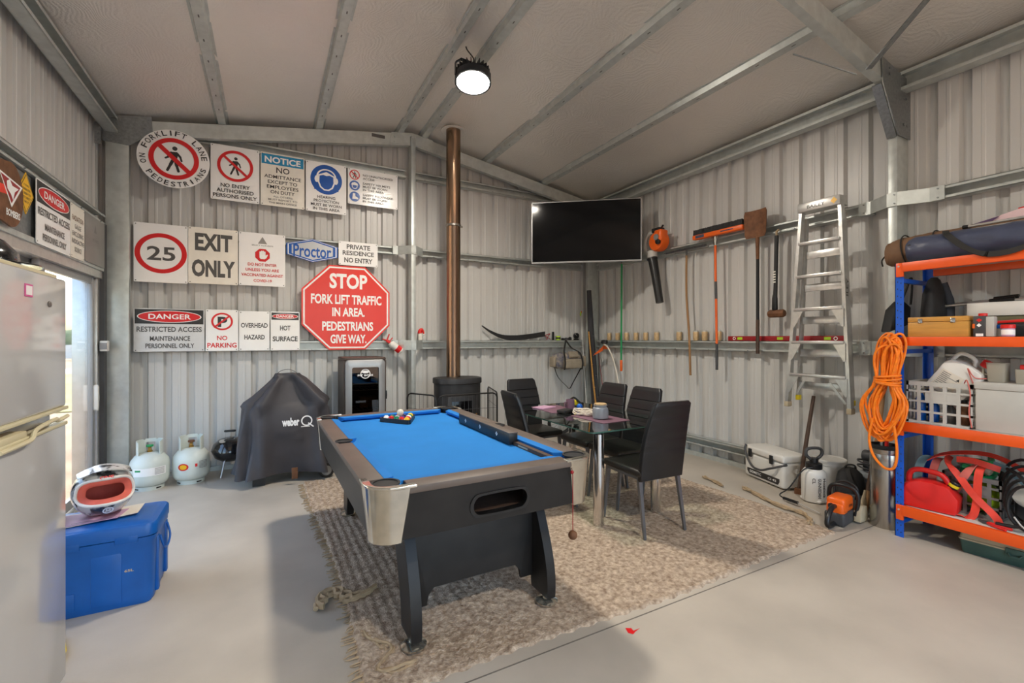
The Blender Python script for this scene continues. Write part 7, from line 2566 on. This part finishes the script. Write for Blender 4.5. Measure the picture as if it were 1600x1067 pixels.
mb.solo('white_papers', 'creased white papers on the blue ice chest under the pink sheet', 'paper')
mb = MB('pink')
sheet(mb, [(-1.20, 3.22), (-0.74, 3.26), (-0.72, 3.40), (-1.2, 3.47)], ET + 0.0045, 0.008)
mb.m('ink')
mb.flat([(-0.93, 3.245), (-0.86, 3.262), (-0.86, 3.268), (-0.93, 3.252)], T(0, 0, ET + 0.0165))
mb.solo('pink_sheet', 'pink printed sheet lying under the white motocross helmet', 'paper')

def helmet(loc, a, shell, trim, lining, inner, label, badge, s=1.0):
    t = thing('motocross_helmet', label, 'helmet', loc, a, 'helmets on the ice chest')
    A, B, C = 0.138, 0.165, 0.145
    def pt(az, el, k=1.0):
        x = A * math.cos(el) * math.sin(az)
        y = -B * math.cos(el) * math.cos(az)
        z = C * math.sin(el)
        if el < -0.05 and abs(az) < 1.7:                   # chin bar sticks out to the front
            f = min(1, (-0.05 - el) / 0.4) * math.cos(az / 1.7 * PI / 2) ** 1.5
            y -= 0.045 * f
            z += 0.02 * f
        return Vector((x * k, y * k, z * k + 0.125)) * s
    def hole(az, el):
        return (abs(az) / 1.10) ** 3 + (abs(el - 0.14) / 0.52) ** 3 < 1
    na, ne = 80, 48
    for nm, k, mt in (('shell', 1.0, shell), ('lining', 0.94, inner)):
        mb = MB(mt)
        V = {}
        for i in range(na):
            for j in range(ne + 1):
                el = -1.02 + (PI / 2 + 1.02) * j / ne
                V[i, j] = mb.bm.verts.new(pt(-PI + 2 * PI * i / na, el, k))
        for i in range(na):
            for j in range(ne):
                az = -PI + 2 * PI * (i + 0.5) / na
                el = -1.02 + (PI / 2 + 1.02) * (j + 0.5) / ne
                if not hole(az, el):
                    mb._f([V[i, j], V[(i + 1) % na, j], V[(i + 1) % na, j + 1], V[i, j + 1]])
        bmesh.ops.remove_doubles(mb.bm, verts=mb.bm.verts, dist=0.0004)
        mb.build(nm, t, ang=80)
    edge = []
    for k in range(56):
        q = 2 * PI * k / 56
        c, sn = math.cos(q), math.sin(q)
        edge.append((1.10 * math.copysign(abs(c) ** (2 / 3), c), 0.14 + 0.52 * math.copysign(abs(sn) ** (2 / 3), sn)))
    mb = MB(trim)
    mb.tube([pt(u, v, 1.0) for u, v in edge], 0.008 * s, 8, True)
    mb.build('eye_port_trim', t)
    mb = MB(lining)
    R0, R1 = [pt(u * 0.98, 0.14 + (v - 0.14) * 0.95, 0.985) for u, v in edge], [pt(u * 0.86, 0.14 + (v - 0.14) * 0.74, 0.90) for u, v in edge]
    R2 = [pt(u * 0.80, 0.14 + (v - 0.14) * 0.66, 0.78) for u, v in edge]
    mb.rings([R0, R1, R2], cap=False)
    mb.build('padding', t, ang=80)
    mb = MB(shell)
    R = []
    for k in range(13):
        u = -1 + k / 6
        w = 0.115 * u
        zz = 0.245 - 0.035 * u * u
        R.append([Vector((w, -0.125 + 0.04 * u * u, zz + 0.012)) * s, Vector((w, -0.02, zz + 0.025)) * s, Vector((w, -0.02, zz + 0.031)) * s, Vector((w, -0.125 + 0.04 * u * u, zz + 0.018)) * s])
    mb.rings(R)
    mb.build('visor_peak', t, ang=60)
    if badge:
        mb = MB('ink')
        P = [pt(u, v, 1.004) for u, v in ((-0.52, -0.44), (0.52, -0.44), (0.42, -0.62), (0.18, -0.92), (-0.18, -0.92), (-0.42, -0.62))]
        mb._f([mb.bm.verts.new(p) for p in P])
        mb.m('white')
        c0, e1, e2 = pt(0, -0.68, 1.02), (pt(0.2, -0.68, 1.02) - pt(-0.2, -0.68, 1.02)).normalized(), (pt(0, -0.5, 1.02) - pt(0, -0.75, 1.02)).normalized()
        Xb = frame(c0, e1, e2)
        mb.annulus(Xb, 0, 0, 0.024, 0.017, 24, 1.15)
        mb.annulus(Xb, 0, 0.006, 0.011, 0.006, 18)
        for q in (-2.3, -0.84):
            mb.flat([(0.008 * math.cos(q) - 0.003, 0.008 * math.sin(q)), (0.008 * math.cos(q) + 0.003, 0.008 * math.sin(q)), (0.019 * math.cos(q) + 0.003, 0.019 * math.sin(q)), (0.019 * math.cos(q) - 0.003, 0.019 * math.sin(q))], Xb)
        mb.m('red_print')
        mb.text('ONE', frame(pt(0.0, 0.66, 1.03) - Vector((0.03, 0, 0)), (1, 0, 0), (0, 0.5, 1)), 0.0, 0.06, 0.0, 0.016, 0.04)
        mb.build('badge', t, flatshade=True)
    return t
helmet((-0.835, 3.40, ET + 0.017), math.radians(20), 'helmet_white', 'plastic_white', 'salmon', 'salmon', 'white and black motocross helmet with salmon lining on ice chest', True, 1.0)
helmet((-1.165, 3.40, ET + 0.014), math.radians(15), 'black', 'dark_grey', 'black_matt', 'black_matt', 'dark helmet half hidden behind the fridge on blue ice chest', False, 0.98)
t = thing('helmet_on_fridge', 'glossy black helmet lying on top of the white fridge', 'helmet', (-0.985, 2.42, 1.7185))
mb = MB(en)
mb.lathe([(0.13, 0.0), (0.142, 0.015), (0.135, 0.06), (0.10, 0.105), (0.05, 0.128), (0.002, 0.132)], (0, 0, 0), 36, None, 1.0, 1.1)
mb.build('shell', t, ang=80)
mb = MB(en)
R = []
for k in range(13):
    u = -1 + k / 6
    R.append([Vector((0.09 + 0.11 * (1 - u * u * 0.5), 0.02 + 0.125 * u, 0.012)), Vector((0.05, 0.02 + 0.14 * u, 0.045)), Vector((0.05, 0.02 + 0.14 * u, 0.05)), Vector((0.09 + 0.11 * (1 - u * u * 0.5), 0.02 + 0.125 * u, 0.017))])
mb.rings(R)
mb.build('peak', t, ang=60)
mb = MB('yellow')
mb.tube([(-0.825, 2.66, 0.012), (-0.835, 2.80, 0.02), (-0.88, 2.95, 0.012)], [0.008, 0.018, 0.012], 12)
mb.solo('yellow_float', 'yellow plastic float on the floor behind the fridge corner', 'float')
